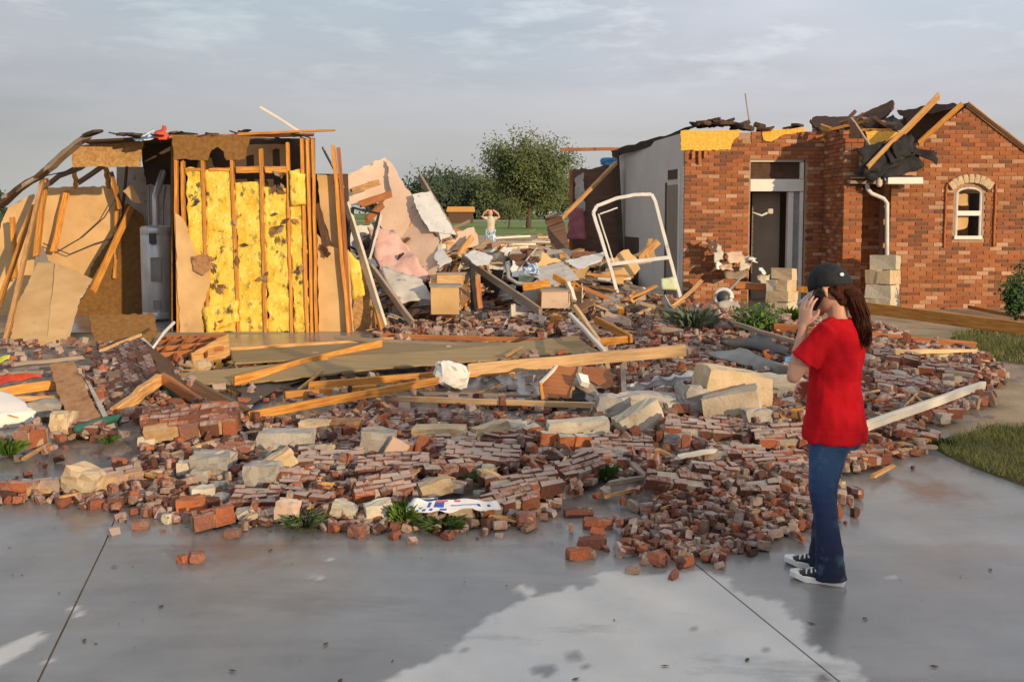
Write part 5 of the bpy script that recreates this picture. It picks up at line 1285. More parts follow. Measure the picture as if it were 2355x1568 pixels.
rock(722, 995, 62, 30, 'tan stone block above the long grey mortar block', 'stone_tan', 11, -6, 0, .16)
rock(790, 992, 70, 28, 'brown clay block beside the tan stone block', 'chipboard', 12, 0, 0, .16)
rock(1010, 1012, 118, 36, 'olive tan stone block, left of the long cream block', 'stone_tan', 13, -3, 0, .18)
rock(868, 1038, 74, 72, 'grey stone block with a flat pale top in the middle of the front band', 'stone_grey', 14, 8, 4, .2)
rock(908, 1052, 44, 60, 'flat pinkish masonry piece leaning on the grey block', 'drywall_peach', 15, 10, 30, .05)
rock(735, 1055, 56, 30, 'tan rounded stone in front of the long grey block', 'stone_tan', 16, 0, 0, .14)
rock(600, 1110, 72, 56, 'large grey rounded stone in the left front', 'stone_grey', 17, 0, 0, .2, jit=.2)
rock(640, 1078, 70, 44, 'tan wedge shaped mortar piece above the large grey rounded stone', 'stone_tan', 18, 28, -28, .10)
rock(485, 1084, 80, 56, 'pale grey mound of broken mortar behind the white topped block', 'stone_grey', 19, 0, 4, .22, jit=.22)
rock(430, 1092, 42, 36, 'small cream square block left of the pale grey mound', 'stone_cream', 20, 10, 0, .12)
rock(190, 1122, 76, 62, 'tan layered mortar lump between the long tan block and the orange block', 'stone_tan', 21, -20, 20, .16, jit=.2)
rock(140, 985, 40, 50, 'brown round stone at the foot of the chipboard panel', 'stone_tan', 22, 0, 0, .2, jit=.2)
rock(110, 950, 70, 34, 'dark grey stone under the white foam slab', 'stone_grey', 23, 0, 0, .25, jit=.2)
rock(462, 1150, 50, 32, 'small cream cube shaped block above an orange brick', 'stone_cream', 24, 24, 0, .12)
rock(436, 1178, 58, 34, 'smooth orange brick lump in the left front', 'brick_plain', 25, 10, 0, .13)
rock(1130, 1006, 80, 40, 'tilted tan block left of the white topped bricks', 'stone_tan', 26, 16, -12, .14)
rock(1180, 1000, 60, 40, 'white mortar lump left of the white topped bricks', 'stone_cream', 27, 0, 6, .14, jit=.2)
for i, (x, y) in enumerate([(1222, 1008), (1255, 1022), (1306, 1030), (1340, 1030)]):
    rock(x, y, 38, 34, ['leftmost of four white topped bricks in a row under the long cream block', 'second of four white topped bricks from the left, tipped forward', 'third of four white topped bricks from the left', 'rightmost of four white topped bricks, with a red side'][i], 'stone_cream', 30 + i, [30, 25, 5, 10][i], [-8, 10, 0, 6][i], .11, jit=.08)
    me = LAST[0].data; me.materials.append(MT['brick_plain'])
    for f_ in me.polygons: f_.material_index = 0 if f_.normal.z > .6 else 1
rock(1740, 975, 60, 44, 'grey stone lump below the great tan slab', 'stone_grey', 40, 10, 0, .2, jit=.2)
rock(1560, 1020, 60, 30, 'pale grey block right of the tilted cream block', 'stone_grey', 41, -10, 0, .16)
rock(1000, 1136, 70, 36, 'tan triangular mortar piece above the blue and white bag', 'stone_tan', 42, 16, -14, .12)
rock(870, 1190, 60, 40, 'cream mortar lump between the two green weeds', 'stone_cream', 43, 14, -8, .12)
rock(660, 1190, 50, 46, 'pinkish cream mortar lump left of the left weeds', 'drywall_peach', 44, 0, 8, .12, jit=.18)
rock(1060, 1190, 50, 34, 'tan mortar lump in front of the blue and white bag', 'stone_tan', 45, 0, 0, .12, jit=.18)
rock(460, 1110, 40, 30, 'grey red stone in the left front clump', 'stone_grey', 46, 0, 0, .12)
rock(790, 1190, 56, 30, 'cream triangular mortar piece behind the orange brick half', 'stone_cream', 47, 0, 16, .12)
GRK = 'small grey mortar lumps across the rubble'
for i in range(150):
    while True:
        x, y = rg.uniform(20, 2250), rg.uniform(820, 1200)
        q = G0(x, y)
        if inside(outp, q.x, q.y) and not any(inside(k, q.x, q.y) for k in gapp): break
    lm = rg.choice(['stone_grey', 'mortar', 'stone_tan', 'stone_cream', 'stone_grey'])
    o = rock(x, y, rg.uniform(18, 52), rg.uniform(12, 32), f"small {dict(stone_grey='dusty grey', mortar='pinkish grey', stone_tan='tan', stone_cream='cream')[lm]} mortar lump lying among the loose bricks", lm, 200 + i, rg.uniform(0, 90), rg.uniform(-20, 20), None, 'mortar_lump', 0, 2, .2, 'mortar lump'); o['group'] = GRK
# ------------------------------------------------------------------ lumber lying about
def gb(name, x1, y1, x2, y2, wpx, mat, label, lift1=.06, lift2=.06, h=.045, cat='board', **k):
    a, b = G(x1, y1, lift1), G(x2, y2, lift2)
    w = wpx * (a.y + b.y) / 2 / FPX
    return board(name, a, b, .045, w, MT[mat], label, cat, **k)
gb('beam', 1081, 850, 1573, 806, 27, 'pine_pale', 'long pale orange beam lying level in front of the heap', .20, .34)
gb('board', 536, 876, 874, 790, 20, 'pine_orange', 'orange board rising from the lower left over the lying panel', .10, .16)
gb('board', 572, 956, 1004, 876, 19, 'pine_orange', 'long orange board whose right end lies under the white plaster chunk', .08, .14)
gb('board', 656, 908, 862, 894, 18, 'pine_orange', 'short orange board lying below the wide orange one', .05, .07)
gb('board', 712, 888, 1180, 850, 20, 'pine_orange', 'wide flat orange board behind the white plaster chunk', .07, .08)
gb('board', 530, 808, 905, 784, 18, 'pine', 'tan board lying along the foot of the insulated wall', .10, .06)
gb('board', 770, 776, 1230, 806, 9, 'wood_grey', 'thin brown grey board crossing in front of the garage corner', .14, .08)
gb('board', 880, 772, 1320, 786, 12, 'wood_red', 'dark red board lying behind the olive panel', .08, .08)
gb('board', 905, 917, 1392, 932, 13, 'pine_pale', 'thin pinkish board lying on the wet slab', .05, .06)
gb('board', 955, 905, 1240, 912, 7, 'wood_grey', 'thin grey lath just above the pinkish board', .05, .05)
gb('board', 1975, 985, 2262, 885, 20, 'white_wood', 'white weathered board sloping up to the right of the woman', .18, .12)
gb('beam', 1962, 704, 2400, 762, 28, 'pine_orange', 'long thick brown beam lying in front of the gable wall', .34, .34, cat='beam')
gb('beam', 1780, 752, 2242, 796, 20, 'wood_red', 'dark red beam lying below the long thick brown beam', .12, .10, cat='beam')
gb('board', 2058, 810, 2242, 806, 13, 'pine_pale', 'short pale board with a tapered right end at the lawn edge', .14, .10, taper=.5)
gb('board', 2228, 706, 2400, 740, 8, 'wood_red', 'thin red board at the foot of the gable wall', .05, .05)
gb('board', 1370, 735, 1452, 778, 17, 'pine_orange', 'upper arm of the bright orange wooden angle', .22, .18)
gb('board', 1362, 787, 1450, 780, 17, 'pine_orange', 'lower arm of the bright orange wooden angle', .18, .16)
gb('board', 1310, 722, 1392, 808, 9, 'white_wood', 'white slat leaning across the orange angle', .40, .22)
gb('board', 1322, 706, 1376, 784, 13, 'pine_pale', 'pale slat leaning just right of the white slat', .46, .20)
gb('board', 1392, 800, 1398, 850, 9, 'pine_pale', 'short pale splinter hanging below the long pale beam', .20, .1)
gb('board', 1432, 845, 1436, 920, 15, 'wood_grey', 'short brownish stick standing right of the broken cabinet', .2, .1)
gb('board', 1115, 1088, 1205, 1128, 20, 'pine_pale', 'short pale plank lying among the front bricks', .12, .08)
gb('board', 0, 902, 126, 884, 22, 'pine_orange', 'orange board behind the white foam slab at the left picture edge', .12, .12)
gb('board', 20, 918, 180, 912, 12, 'pine', 'thin tan board below the orange board at the left picture edge', .10, .10)
gb('board', 0, 862, 96, 856, 10, 'wood_grey', 'pinkish grey strip above the orange board at the left picture edge', .12, .12)
gb('board', 30, 838, 190, 822, 8, 'wood_grey', 'thin grey strip left of the chipboard panel', .12, .12)
gb('board', 1160, 820, 1215, 790, 5, 'pine', 'thin splinter lying on the olive panel', .10, .12)
gb('board', 1560, 1050, 1640, 1036, 9, 'white_wood', 'short white slat lying among red bricks', .12, .12)
gb('plank', 446, 886, 566, 948, 26, 'wood_dark', 'dark plank sloping down right of the fallen wall corner', .28, .08, cat='plank')
gb('plank', 1690, 745, 1840, 790, 10, 'wood_grey', 'pinkish strip sloping towards the arm of the woman', .2, .2)
def fp(name, pts, th, mat, label, cat, lift=.04, **k): return panel(name, [G(x, y, l if l is not None else lift) for x, y, l in pts], th, MT[mat], label, cat, **k)
N_ = None
fp('olive_panel', [(402, 848, .12), (1050, 812, .10), (1320, 778, .12), (1390, 800, .10), (1300, 812, .06), (820, 862, .05), (560, 884, .05), (402, 872, .08)], .02, 'plywood_olive', 'long olive brown panel lying flat in front of the torn garage', 'panel', face=(0, 0, 1), jag=.02)
fp('olive_panel', [(530, 806, .13), (900, 784, .10), (1200, 786, .12), (1050, 806, .12), (540, 832, .14)], .02, 'plywood_olive', 'upper brown panel lying between the tan board and the garage', 'panel', face=(0, 0, 1), jag=.02)
fp('dark_sheet', [(500, 880, .04), (720, 866, .04), (650, 890, .03), (540, 945, .03), (556, 905, .03)], .01, 'metal_dark', 'dark wet sheet lying below the rising orange board', 'sheet', face=(0, 0, 1))
fp('floor_tile', [(770, 945, .03), (860, 935, .04), (842, 955, .03), (768, 962, .03)], .012, 'stone_grey', 'thin grey tile lying under the long orange board', 'tile', face=(0, 0, 1))
panel('chipboard', [G(112, 832, .26), G(168, 826, .28), G(192, 880, .18), G(236, 972, .06), G(164, 988, .05), G(132, 900, .15)], .02, MT['chipboard'], 'brown chipboard panel leaning left of the fallen wall corner', 'chipboard', jag=.012)
panel('trim_strip', [G(196, 872, .2), G(206, 878, .2), G(252, 962, .07), G(240, 966, .07)], .02, MT['stone_grey'], 'grey strip along the right side of the chipboard panel', 'strip')
tube('green_tube', [G(178, 986, .07), G(215, 976, .07), G(272, 960, .07)], [.035, .04, .03], MT['sheathing_green'], 'dark green board edge at the foot of the chipboard panel', 'strip')
panel('chipboard', [P(206, 728, 12.0), P(352, 716, 12.0), P(362, 768, 11.75), P(340, 800, 11.5), P(222, 798, 11.5)], .02, MT['osb_brown'], 'dark brown board standing in front of the water heater', 'board', jag=.015)
# wooden tray with dividers
tr_ = empty('wooden_crate', P(450, 825, 10.5), 'open wooden tray with dividers lying in front of the insulated wall', 'crate')
def cp(name, pts, mat, th=.015, **k): return panel(name, [P(*p) for p in pts], th, MT[mat], parent=tr_, **k)
cp('front_side', [(440, 812, 10.1), (526, 768, 10.6), (528, 822, 10.6), (446, 838, 10.1)], 'pine', jag=.004)
cp('back_side', [(372, 772, 11.3), (520, 766, 11.3), (524, 784, 11.3), (372, 794, 11.3)], 'wood_red')
cp('bottom', [(350, 802, 10.9), (520, 784, 11.2), (520, 822, 10.6), (380, 840, 10.15)], 'wood_dark', face=(0, 0, 1))
for i in range(4): vboard('divider', P(366 + i * 36, 826 - i * 3, 10.2), P(398 + i * 34, 776, 11.1), .012, .06, 'wood_red', tr_)
for i in range(3): vboard('divider', P(362, 818 - i * 15, 10.3 + i * .3), P(512, 802 - i * 12, 10.4 + i * .3), .012, .05, 'wood_red', tr_)
vboard('rim', P(234, 806, 10.4), P(322, 770, 11.2), .03, .03, 'pine_pale', tr_)
tube('bent_strip', [P(328, 780, 10.6), P(352, 800, 10.3), P(378, 764, 10.6), P(400, 742, 11.0)], .018, MT['alu_white'], 'white metal strip bent to a V in front of the water heater', 'strip', smooth=False)
# left picture edge
sheet('foam_slab', [P(-40, 885, 8.5), P(26, 904, 8.5), P(86, 948, 8.2), P(-40, 960, 8.0)], 16, 12, .018, .20, MT['foam_white'], 'large white foam slab cut by the left picture edge', 'foam slab', freq=2, seed=3, edgej=.04)
sheet('red_cloth', [G(-20, 862, .14), G(60, 856, .16), G(98, 866, .14), G(-20, 884, .08)], 9, 5, .05, .01, MT['cloth_red'], 'red cloth lying near the left picture edge', 'cloth', freq=5, seed=3, edgej=.05)
sheet('yellow_rag', [G(-14, 822, .08), G(22, 818, .10), G(26, 830, .06), G(-10, 838, .04)], 8, 6, .05, .008, MT['plastic_yellow'], 'yellow green rag at the left picture edge below the garage', 'rag', freq=6, seed=14, edgej=.09)
# middle of the rubble
rock(1036, 878, 72, 56, 'white plaster chunk lying at the end of the long orange board', 'gypsum', 92, 20, 14, .2, 'plaster_chunk', .06, 5, .30, 'plaster chunk')
cab = empty('broken_cabinet', P(1310, 918, 8.75), 'broken red brown cabinet with a white edge in the middle of the rubble', 'cabinet')
def kp(name, pts, mat, th=.015, **k): return panel(name, [P(p[0], p[1], p[2] - .4) for p in pts], th, MT[mat], parent=cab, **k)
kp('side', [(1242, 878, 9.1), (1272, 846, 9.4), (1330, 842, 9.4), (1312, 916, 9.0), (1246, 916, 9.0)], 'wood_red', jag=.01)
kp('side', [(1330, 842, 9.4), (1346, 866, 9.25), (1394, 920, 8.95), (1376, 920, 8.95), (1320, 880, 9.1)], 'wood_grey', jag=.01)
kp('back', [(1338, 842, 9.6), (1400, 846, 9.6), (1412, 878, 9.4), (1390, 898, 9.3), (1350, 870, 9.4)], 'wood_red', jag=.02)
kp('shelf', [(1318, 885, 9.15), (1350, 895, 9.1), (1340, 920, 8.9), (1314, 920, 8.9)], 'felt')
vboard('edge_strip', P(1240, 884, 8.65), P(1280, 842, 9.0), .03, .02, 'white_wood', cab); vboard('edge_strip', P(1312, 916, 8.58), P(1334, 846, 8.98), .03, .02, 'pine', cab); vboard('edge_strip', P(1242, 882, 8.63), P(1248, 916, 8.58), .03, .02, 'pine_orange', cab)
kp('white_block', [(1330, 858, 9.1), (1352, 862, 9.1), (1356, 882, 9.0), (1338, 876, 9.0)], 'gypsum', .05, jag=.01)
sheet('torn_tarp', [G(1420, 884, .16), G(1540, 866, .20), G(1640, 872, .16), G(1430, 908, .06)], 18, 6, .05, .006, MT['cloth_white'], 'torn white sheet strip lying left of the great tan stone', 'sheet', freq=4, seed=5, edgej=.12)
sheet('torn_tarp', [G(1500, 872, .14), G(1640, 850, .18), G(1650, 872, .12), G(1520, 896, .06)], 14, 6, .05, .006, MT['drywall_grey'], 'grey torn sheet above the white sheet strip', 'sheet', freq=4, seed=8, edgej=.12)
sheet('roofing_panel', [G(1622, 812, .12), G(1700, 800, .2), G(1835, 850, .2), G(1800, 872, .06)], 12, 6, .03, .02, MT['metal_grey'], 'grey roofing strip sloping towards the elbow of the woman', 'roofing strip', freq=3, seed=8, edgej=.03)
sheet('dark_tarp', [G(1640, 780, .24), G(1760, 770, .25), G(1830, 815, .2), G(1700, 805, .1)], 14, 7, .06, .008, MT['metal_dark'], 'black crumpled sheet behind the grey roofing strip', 'sheet', freq=4, seed=18, edgej=.10)
rock(1812, 848, 16, 14, 'small bright blue scrap at the forearm of the woman', 'plastic_blue', 90, 0, 0, .06, 'blue_scrap', .1, 2, .2, 'scrap')
panel('orange_scrap', [P(1790, 950, 7.9), P(1850, 930, 7.9), P(1850, 965, 7.8), P(1800, 962, 7.8)], .03, MT['pine_orange'], 'orange wood scrap half hidden behind the woman', 'wood scrap', jag=.01)
# the flattened bag: white film with blue and pink print, unreadable
def bag():
    q = [G(955, 1146, .15), G(1135, 1148, .15), G(1150, 1170, .10), G(935, 1182, .09)]
    o = sheet('plastic_bag', q, 26, 12, .018, .004, MT['cloth_white'], 'flattened white plastic bag with blue and pink print', 'bag', freq=7, seed=4, edgej=.04)
    o.data.materials.append(MT['ink_blue']); o.data.materials.append(MT['ink_pink'])
    n = 26
    for f in o.data.polygons:
        if f.index >= 26 * 24: continue
        k = (f.index // 2); i, j = k % n, k // n
        if j in (3, 4, 5, 6, 7) and i in (5, 7, 8, 9) or (j == 6 and 12 <= i <= 19) or (j in (5, 6, 7) and i in (20, 23)) or (j in (9, 10) and i in (2, 4, 6, 9, 10)) or (j == 0 and 3 <= i <= 8): f.material_index = 1
        elif j in (1, 2) and (7 <= i <= 10 or 13 <= i <= 14): f.material_index = 2
bag()
sheet('paper_scrap', [G(948, 1148, .12), G(1010, 1146, .12), G(1016, 1158, .08), G(952, 1162, .08)], 8, 5, .015, .004, MT['cloth_blue'], 'light blue paper scrap at the upper left of the plastic bag', 'paper', freq=9, seed=4, edgej=.03)

# ------------------------------------------------------------------ the heap of wreckage between the houses
def hp(name, pts, mat, label, cat, th=.013, jag=.02, **k): return panel(name, [P(*p) for p in pts], th, MT[mat], label, cat, jag=jag, **k)
hp('drywall', [(797, 408, 15.6), (884, 357, 15.6), (926, 450, 15.4), (880, 468, 15.3), (806, 470, 15.3)], 'drywall_peach', 'peach drywall sheet standing highest in the heap', 'drywall')
hp('drywall', [(888, 362, 15.5), (904, 378, 15.4), (1012, 560, 14.8), (958, 604, 14.5), (852, 500, 15.1), (900, 448, 15.2)], 'drywall_peach', 'long speckled drywall sheet sloping down to the right from the top of the heap', 'drywall', edge=MT['gypsum'])
hp('white_board', [(948, 447, 15.0), (990, 440, 15.1), (1050, 540, 14.5), (988, 532, 14.5), (958, 480, 14.8)], 'drywall_pale', 'white grey sheet leaning on the right flank of the heap', 'board', jag=.012)
hp('drywall', [(905, 540, 14.9), (962, 486, 15.0), (1016, 566, 14.4), (1000, 640, 14.0), (940, 610, 14.4)], 'drywall_peach', 'peach drywall sheet below the long speckled one', 'drywall')
sheet('pink_batt', [P(846, 520, 14.7), P(920, 540, 14.6), P(990, 640, 13.9), P(880, 660, 13.9)], 16, 14, .07, .05, MT['insulation_pink'], 'pale pink insulation batt sagging in the middle of the heap', 'insulation', freq=3, seed=3, edgej=.10)
sheet('grey_sheet', [P(872, 612, 14.0), P(968, 640, 13.8), P(1000, 690, 13.4), P(910, 698, 13.4)], 12, 10, .05, .012, MT['drywall_grey'], 'crumpled grey sheet at the foot of the heap', 'sheet', freq=4, seed=7, edgej=.06)
hp('drywall', [(1010, 560, 14.4), (1040, 600, 14.0), (1010, 612, 13.9), (1000, 590, 14.2)], 'drywall_pale', 'small pale drywall corner at the right of the peach sheets', 'drywall')
rock(1002, 622, 80, 62, 'brown grey rolled bundle lying in the heap', 'wood_grey', 50, 0, 0, .35, 'bundle', .1, 4, .2, 'bundle')
rock(985, 590, 40, 40, 'ochre torn foam lump above the brown bundle', 'osb', 51, 0, 0, .3, 'foam_lump', .45, 3, .3, 'foam')
rock(925, 530, 26, 26, 'bright yellow insulation tuft on the pink batt', 'insulation_yellow', 52, 0, 0, .12, 'insulation_tuft', 1.25, 3, .3, 'insulation')
def carton(name, x0, x1, ytop, ybot, Y, d, mat, label, lidmat, yaw=0):
    a, b = P(x0, ybot, Y), P(x1, ybot, Y); h = P(x0, ytop, Y).z - a.z; w = b.x - a.x; c = (a + b) / 2
    e = empty(name, c, label, 'box'); M = Matrix.Translation(c + Vector((0, d / 2, 0))) @ Matrix.Rotation(yaw, 4, 'Z')
    for nm, v, m in (('front', boxv(w, .014, h, (0, -d/2, h/2), .006), mat), ('back', boxv(w, .014, h, (0, d/2, h/2), .006), mat), ('side', boxv(.014, d - .016, h, (-w/2 + .007, 0, h/2), .006), mat), ('side', boxv(.014, d - .016, h, (w/2 - .007, 0, h/2), .006), mat), ('lid', boxv(w + .05, d + .05, .02, (.01, 0, h + .012), .008), lidmat)):
        obj(nm, v, QUADS, MT[m], e, M)
carton('box', 990, 1054, 660, 722, 13.2, .35, 'drywall_tan', 'sunlit tan box standing at the foot of the heap', 'stone_grey', .05)
carton('box', 1008, 1066, 632, 656, 13.5, .3, 'pine_pale', 'smaller orange tan box on top of the sunlit tan box', 'wood_grey', -.1)
carton('box', 1250, 1310, 670, 708, 13.0, .35, 'drywall_peach', 'dusty peach box right of the long leaning board', 'wood_grey', -.15)
board('post', P(1090, 715, 13.5), P(1086, 610, 13.7), .07, .07, MT['felt'], 'black post standing right of the tan boxes', 'post')
board('board', P(1104, 710, 13.3), P(1098, 640, 13.4), .07, .04, MT['wood_red'], 'short brown board standing beside the black post', 'board')
board('board', P(1064, 594, 14.4), P(1242, 716, 12.9), .045, .10, MT['wood_grey'], 'long grey tan board leaning down to the right from the heap', 'board')
board('board', P(1112, 592, 14.2), P(1128, 640, 13.9), .04, .08, MT['wood_grey'], 'short forked board on the long leaning board', 'board')
board('board', P(964, 404, 15.4), P(1048, 545, 14.6), .045, .09, MT['wood_grey'], 'grey tan board leaning behind the white grey sheet', 'board')
board('board', P(1052, 590, 14.6), P(1086, 545, 14.8), .045, .09, MT['pine'], 'short tan board pointing up left of the distant person', 'board')
board('board', P(852, 612, 13.7), P(948, 742, 13.0), .05, .09, MT['wood_grey'], 'grey board leaning at the foot of the pale plank', 'board')
board('plank', P(796, 468, 13.5), P(884, 752, 12.75), .04, .12, MT['stone_cream'], 'pale cream plank leaning at the garage corner', 'plank')
board('board', P(842, 618, 13.3), P(878, 760, 12.7), .05, .06, MT['pine_orange'], 'orange stick leaning in front of the pale cream plank', 'board')
board('board', P(808, 440, 14.4), P(870, 420, 15.0), .05, .08, MT['pine'], 'tan splintered board lying across the peach sheet', 'board', split=.06)
for q, lb in (((830, 470, 14.6, 900, 446, 15), 'upper'), ((846, 505, 14.4, 880, 470, 14.8), 'lower')):
    board('board', P(*q[:3]), P(*q[3:]), .05, .10, MT['wood_red'], lb + ' reddish splintered board behind the black window frame', 'board', split=.06)
wf_ = empty('window_frame', P(840, 590, 13.4), 'small black window frame hanging askew right of the garage', 'window frame')
for a, b in (((810, 478), (872, 492)), ((872, 490), (846, 592)), ((846, 594), (798, 562)), ((800, 560), (812, 476))): vboard('rail', P(*a, 13.4), P(*b, 13.4), .04, .03, 'felt', wf_)
vboard('rail_edge', P(878, 494, 13.38), P(850, 596, 13.38), .012, .03, 'alu_white', wf_)
hp('drywall', [(1068, 584, 14.0), (1092, 574, 14.2), (1132, 590, 14.1), (1126, 604, 13.8), (1096, 612, 13.7)], 'drywall_pale', 'pale sheet lying flat in front of the distant person', 'drywall')
rock(1130, 612, 60, 36, 'dark blue grey lump right of the pale flat sheet', 'metal_dark', 53, 0, 0, .4, 'lump', .1, 3, .25, 'debris lump')
hp('drywall', [(1204, 618, 14.2), (1296, 604, 14.4), (1332, 640, 13.7), (1262, 660, 13.5)], 'drywall_grey', 'pale grey sheet lying left of the white window frame', 'drywall')
sheet('blue_cloth', [P(1200, 612, 14.1), P(1236, 606, 14.1), P(1240, 626, 13.9), P(1206, 632, 13.9)], 7, 5, .04, .01, MT['cloth_blue'], 'light blue cloth at the left tip of the pale grey sheet', 'cloth', freq=6, seed=3)
hp('drywall', [(1298, 600, 14.6), (1392, 578, 15.0), (1384, 598, 14.6), (1330, 618, 14.2)], 'drywall_pale', 'grey white sheet lying behind the window frame', 'drywall')
hp('dark_door', [(1253, 502, 15.8), (1292, 494, 15.8), (1314, 592, 15.4), (1276, 604, 15.4)], 'wood_dark', 'dark brown broken door standing tilted behind the heap', 'door', th=.05)
board('board', P(1256, 500, 15.75), P(1296, 492, 15.75), .10, .06, MT['wood_grey'], 'grey rail along the top of the dark broken door', 'board')
board('board', P(1204, 660, 13.2), P(1262, 652, 13.2), .05, .10, MT['pine_orange'], 'short orange board above the dusty peach box', 'board')
board('board', P(1274, 636, 13.4), P(1318, 660, 13.2), .05, .08, MT['pine_orange'], 'orange splinter above the right of the peach box', 'board')
board('board', P(1306, 650, 13.2), P(1322, 692, 13.0), .05, .06, MT['white_wood'], 'short white stick right of the peach box', 'board')
rock(1210, 676, 34, 30, 'pale green lump on the heap below the leaning board', 'pale_green', 54, 0, 0, .2, 'lump', .2, 3, .2, 'debris lump')
tube('bent_pipe', [P(1166, 612, 14.0), P(1170, 640, 13.8), P(1190, 652, 13.8), P(1226, 656, 13.8)], .03, MT['metal_grey'], 'bent pale pipe right of the distant person', 'pipe')
rock(1215, 640, 60, 22, 'dark brown clump under the pale grey sheet', 'wood_dark', 55, 0, 0, .4, 'lump', .2, 3, .25, 'debris lump')
# boards strewn on the ground far behind the heap
GB = 'boards strewn on the bare ground behind the heap'
rb = random.Random(12)
for i in range(34):
    x, y = rb.uniform(1040, 1310), rb.uniform(548, 606); p = G0(x, y); a = rb.gauss(0, .35); L = rb.uniform(.8, 3.2)
    d = Vector((math.cos(a), math.sin(a) * 2, rb.uniform(-.03, .08))).normalized() * L / 2; p.z += .14 + abs(d.z)
    board('board', p - d, p + d, rb.uniform(.1, .3), rb.uniform(.05, .14), MT[rb.choice(['pine_pale', 'wood_grey', 'wood_dark', 'pine', 'white_wood', 'stone_grey'])], 'board lying on the bare ground far behind the heap', 'board', group=GB)
# broken ends of wood and board all over the heap and its right flank
WCOL = {'pine': 'tan', 'pine_orange': 'bright orange', 'wood_red': 'reddish brown', 'wood_grey': 'grey brown', 'wood_dark': 'dark brown', 'pine_pale': 'pale', 'drywall_peach': 'peach', 'drywall_grey': 'grey', 'drywall_pale': 'whitish', 'chipboard': 'brown', 'drywall_tan': 'tan', 'stone_grey': 'dusty dark grey', 'felt': 'black'}  # black pieces stand in for the dark gaps between the debris
GW = 'broken wood ends over the heap between the houses'
GD = 'drywall scraps over the heap between the houses'
for i in range(380):
    while True:
        x, y = rb.uniform(840, 1560), rb.uniform(520, 750)
        if y > 430 + abs(x - 900) * .28 and not (1080 < x < 1200 and y < 610): break
    if x < 1080 and y < 620: Y = 14.4 + (640 - y) * .008; p = P(x, y, Y - .12)
    else: p = G(x, y, .06)
    a = rb.uniform(0, 6.28); L = rb.uniform(.15, .95); d = Vector((math.cos(a), math.sin(a), rb.gauss(.1, .35))).normalized() * L / 2
    if rb.random() < .6:
        board('wood_end', p - d, p + d, rb.uniform(.03, .09), rb.uniform(.02, .05), MT[wm := rb.choice(['pine', 'pine_orange', 'wood_red', 'wood_grey', 'wood_dark', 'pine_pale', 'wood_grey', 'wood_dark'])], f'{WCOL[wm]} splintered wood lying on the heap between the houses', 'wood end', group=GW, split=.04)
    else:
        s = rb.choice([rb.uniform(.06, .16), rb.uniform(.12, .34)]); u = Vector((math.cos(a), math.sin(a), rb.gauss(0, .4))).normalized(); w = u.orthogonal().normalized(); w = (w + u.cross(w) * rb.uniform(-1, 1)).normalized()
        panel('drywall_scrap', [p + u * s + w * s * .6, p + u * s * .9 - w * s * .6, p - u * s - w * s * .5, p - u * s * .8 + w * s * .6], .013, MT[dm := rb.choice(['drywall_peach', 'drywall_grey', 'drywall_grey', 'drywall_pale', 'chipboard', 'drywall_tan', 'stone_grey', 'felt'])], f'{WCOL[dm]} broken wallboard scrap lying on the heap between the houses', 'drywall scrap', group=GD, jag=.03)
GH = 'sheets of wallboard tangled in the heap between the houses'
for i in range(46):
    x, y = rb.uniform(860, 1420), rb.uniform(575, 705); p = G(x, y, .16); a = rb.uniform(0, 6.28); s = rb.uniform(.18, .48)
    u = Vector((math.cos(a), math.sin(a), rb.gauss(.2, .5))).normalized(); w = u.orthogonal().normalized(); w = (w + u.cross(w) * rb.uniform(-1, 1)).normalized()
    dm = rb.choice(['drywall_peach', 'drywall_grey', 'drywall_pale', 'drywall_pale', 'chipboard', 'felt', 'drywall_tan', 'drywall_grey'])
    panel('drywall', [p + u * s + w * s * .5, p + u * s * .8 - w * s * .55, p - u * s - w * s * .4, p - u * s * .9 + w * s * .5], .013, MT[dm], f'{WCOL[dm]} broken sheet sticking out of the heap between the houses', 'drywall', group=GH, jag=.04)
GS = 'broken wood ends over the rubble in front'
for i in range(70):
    while True:
        x, y = rb.uniform(0, 2200), rb.uniform(790, 1110); q = G0(x, y)
        if inside(outp, q.x, q.y) and not any(inside(k, q.x, q.y) for k in gapp): break
    p = G(x, y, .05); a = rb.uniform(0, 6.28); L = rb.uniform(.12, .45); d = Vector((math.cos(a), math.sin(a), rb.gauss(.05, .15))).normalized() * L / 2
    board('wood_end', p - d, p + d, rb.uniform(.02, .07), rb.uniform(.015, .04), MT[wm := rb.choice(['pine', 'wood_red', 'wood_grey', 'wood_dark', 'pine_pale', 'wood_grey'])], f'{WCOL[wm]} splintered stick lying among the bricks in front of the heap', 'wood end', group=GS, split=.03)

# the litter of far boards and wallboard on the bare ground behind, too many and too small to pick apart
for m_, n_, sd3 in (('wood_grey', 420, 1), ('pine', 200, 2), ('wood_dark', 420, 3), ('drywall_pale', 160, 4), ('brick_rubble', 500, 5)):
    r = random.Random(sd3); mb = MB()
    for i in range(n_):
        Y = 15.5 + 22 * r.random() ** 1.4; x = r.uniform(1030, 1440); X = P(x, 600, Y).x; L = r.uniform(.1, .9) if m_ != 'brick_rubble' else .2
        if 1095 < x < 1160 and Y < 33.5 and r.random() < .6: continue
        M = Matrix.Translation((X, Y, surf(X, Y) + r.uniform(.0, .28) * (1 if Y < 30 else .4))) @ Matrix.Rotation(r.uniform(0, 6.28), 4, 'Z') @ Matrix.Rotation(r.gauss(0, .22), 4, 'Y')
        mb.add([M @ Vector(v) for v in boxv(L, r.uniform(.06, .3), r.uniform(.03, .09), jit=.02, r=r)], QUADS, rnd=r.random(), mort=r.uniform(-.2, .3))
    mb.build('far_debris', MT[m_], kind='stuff')
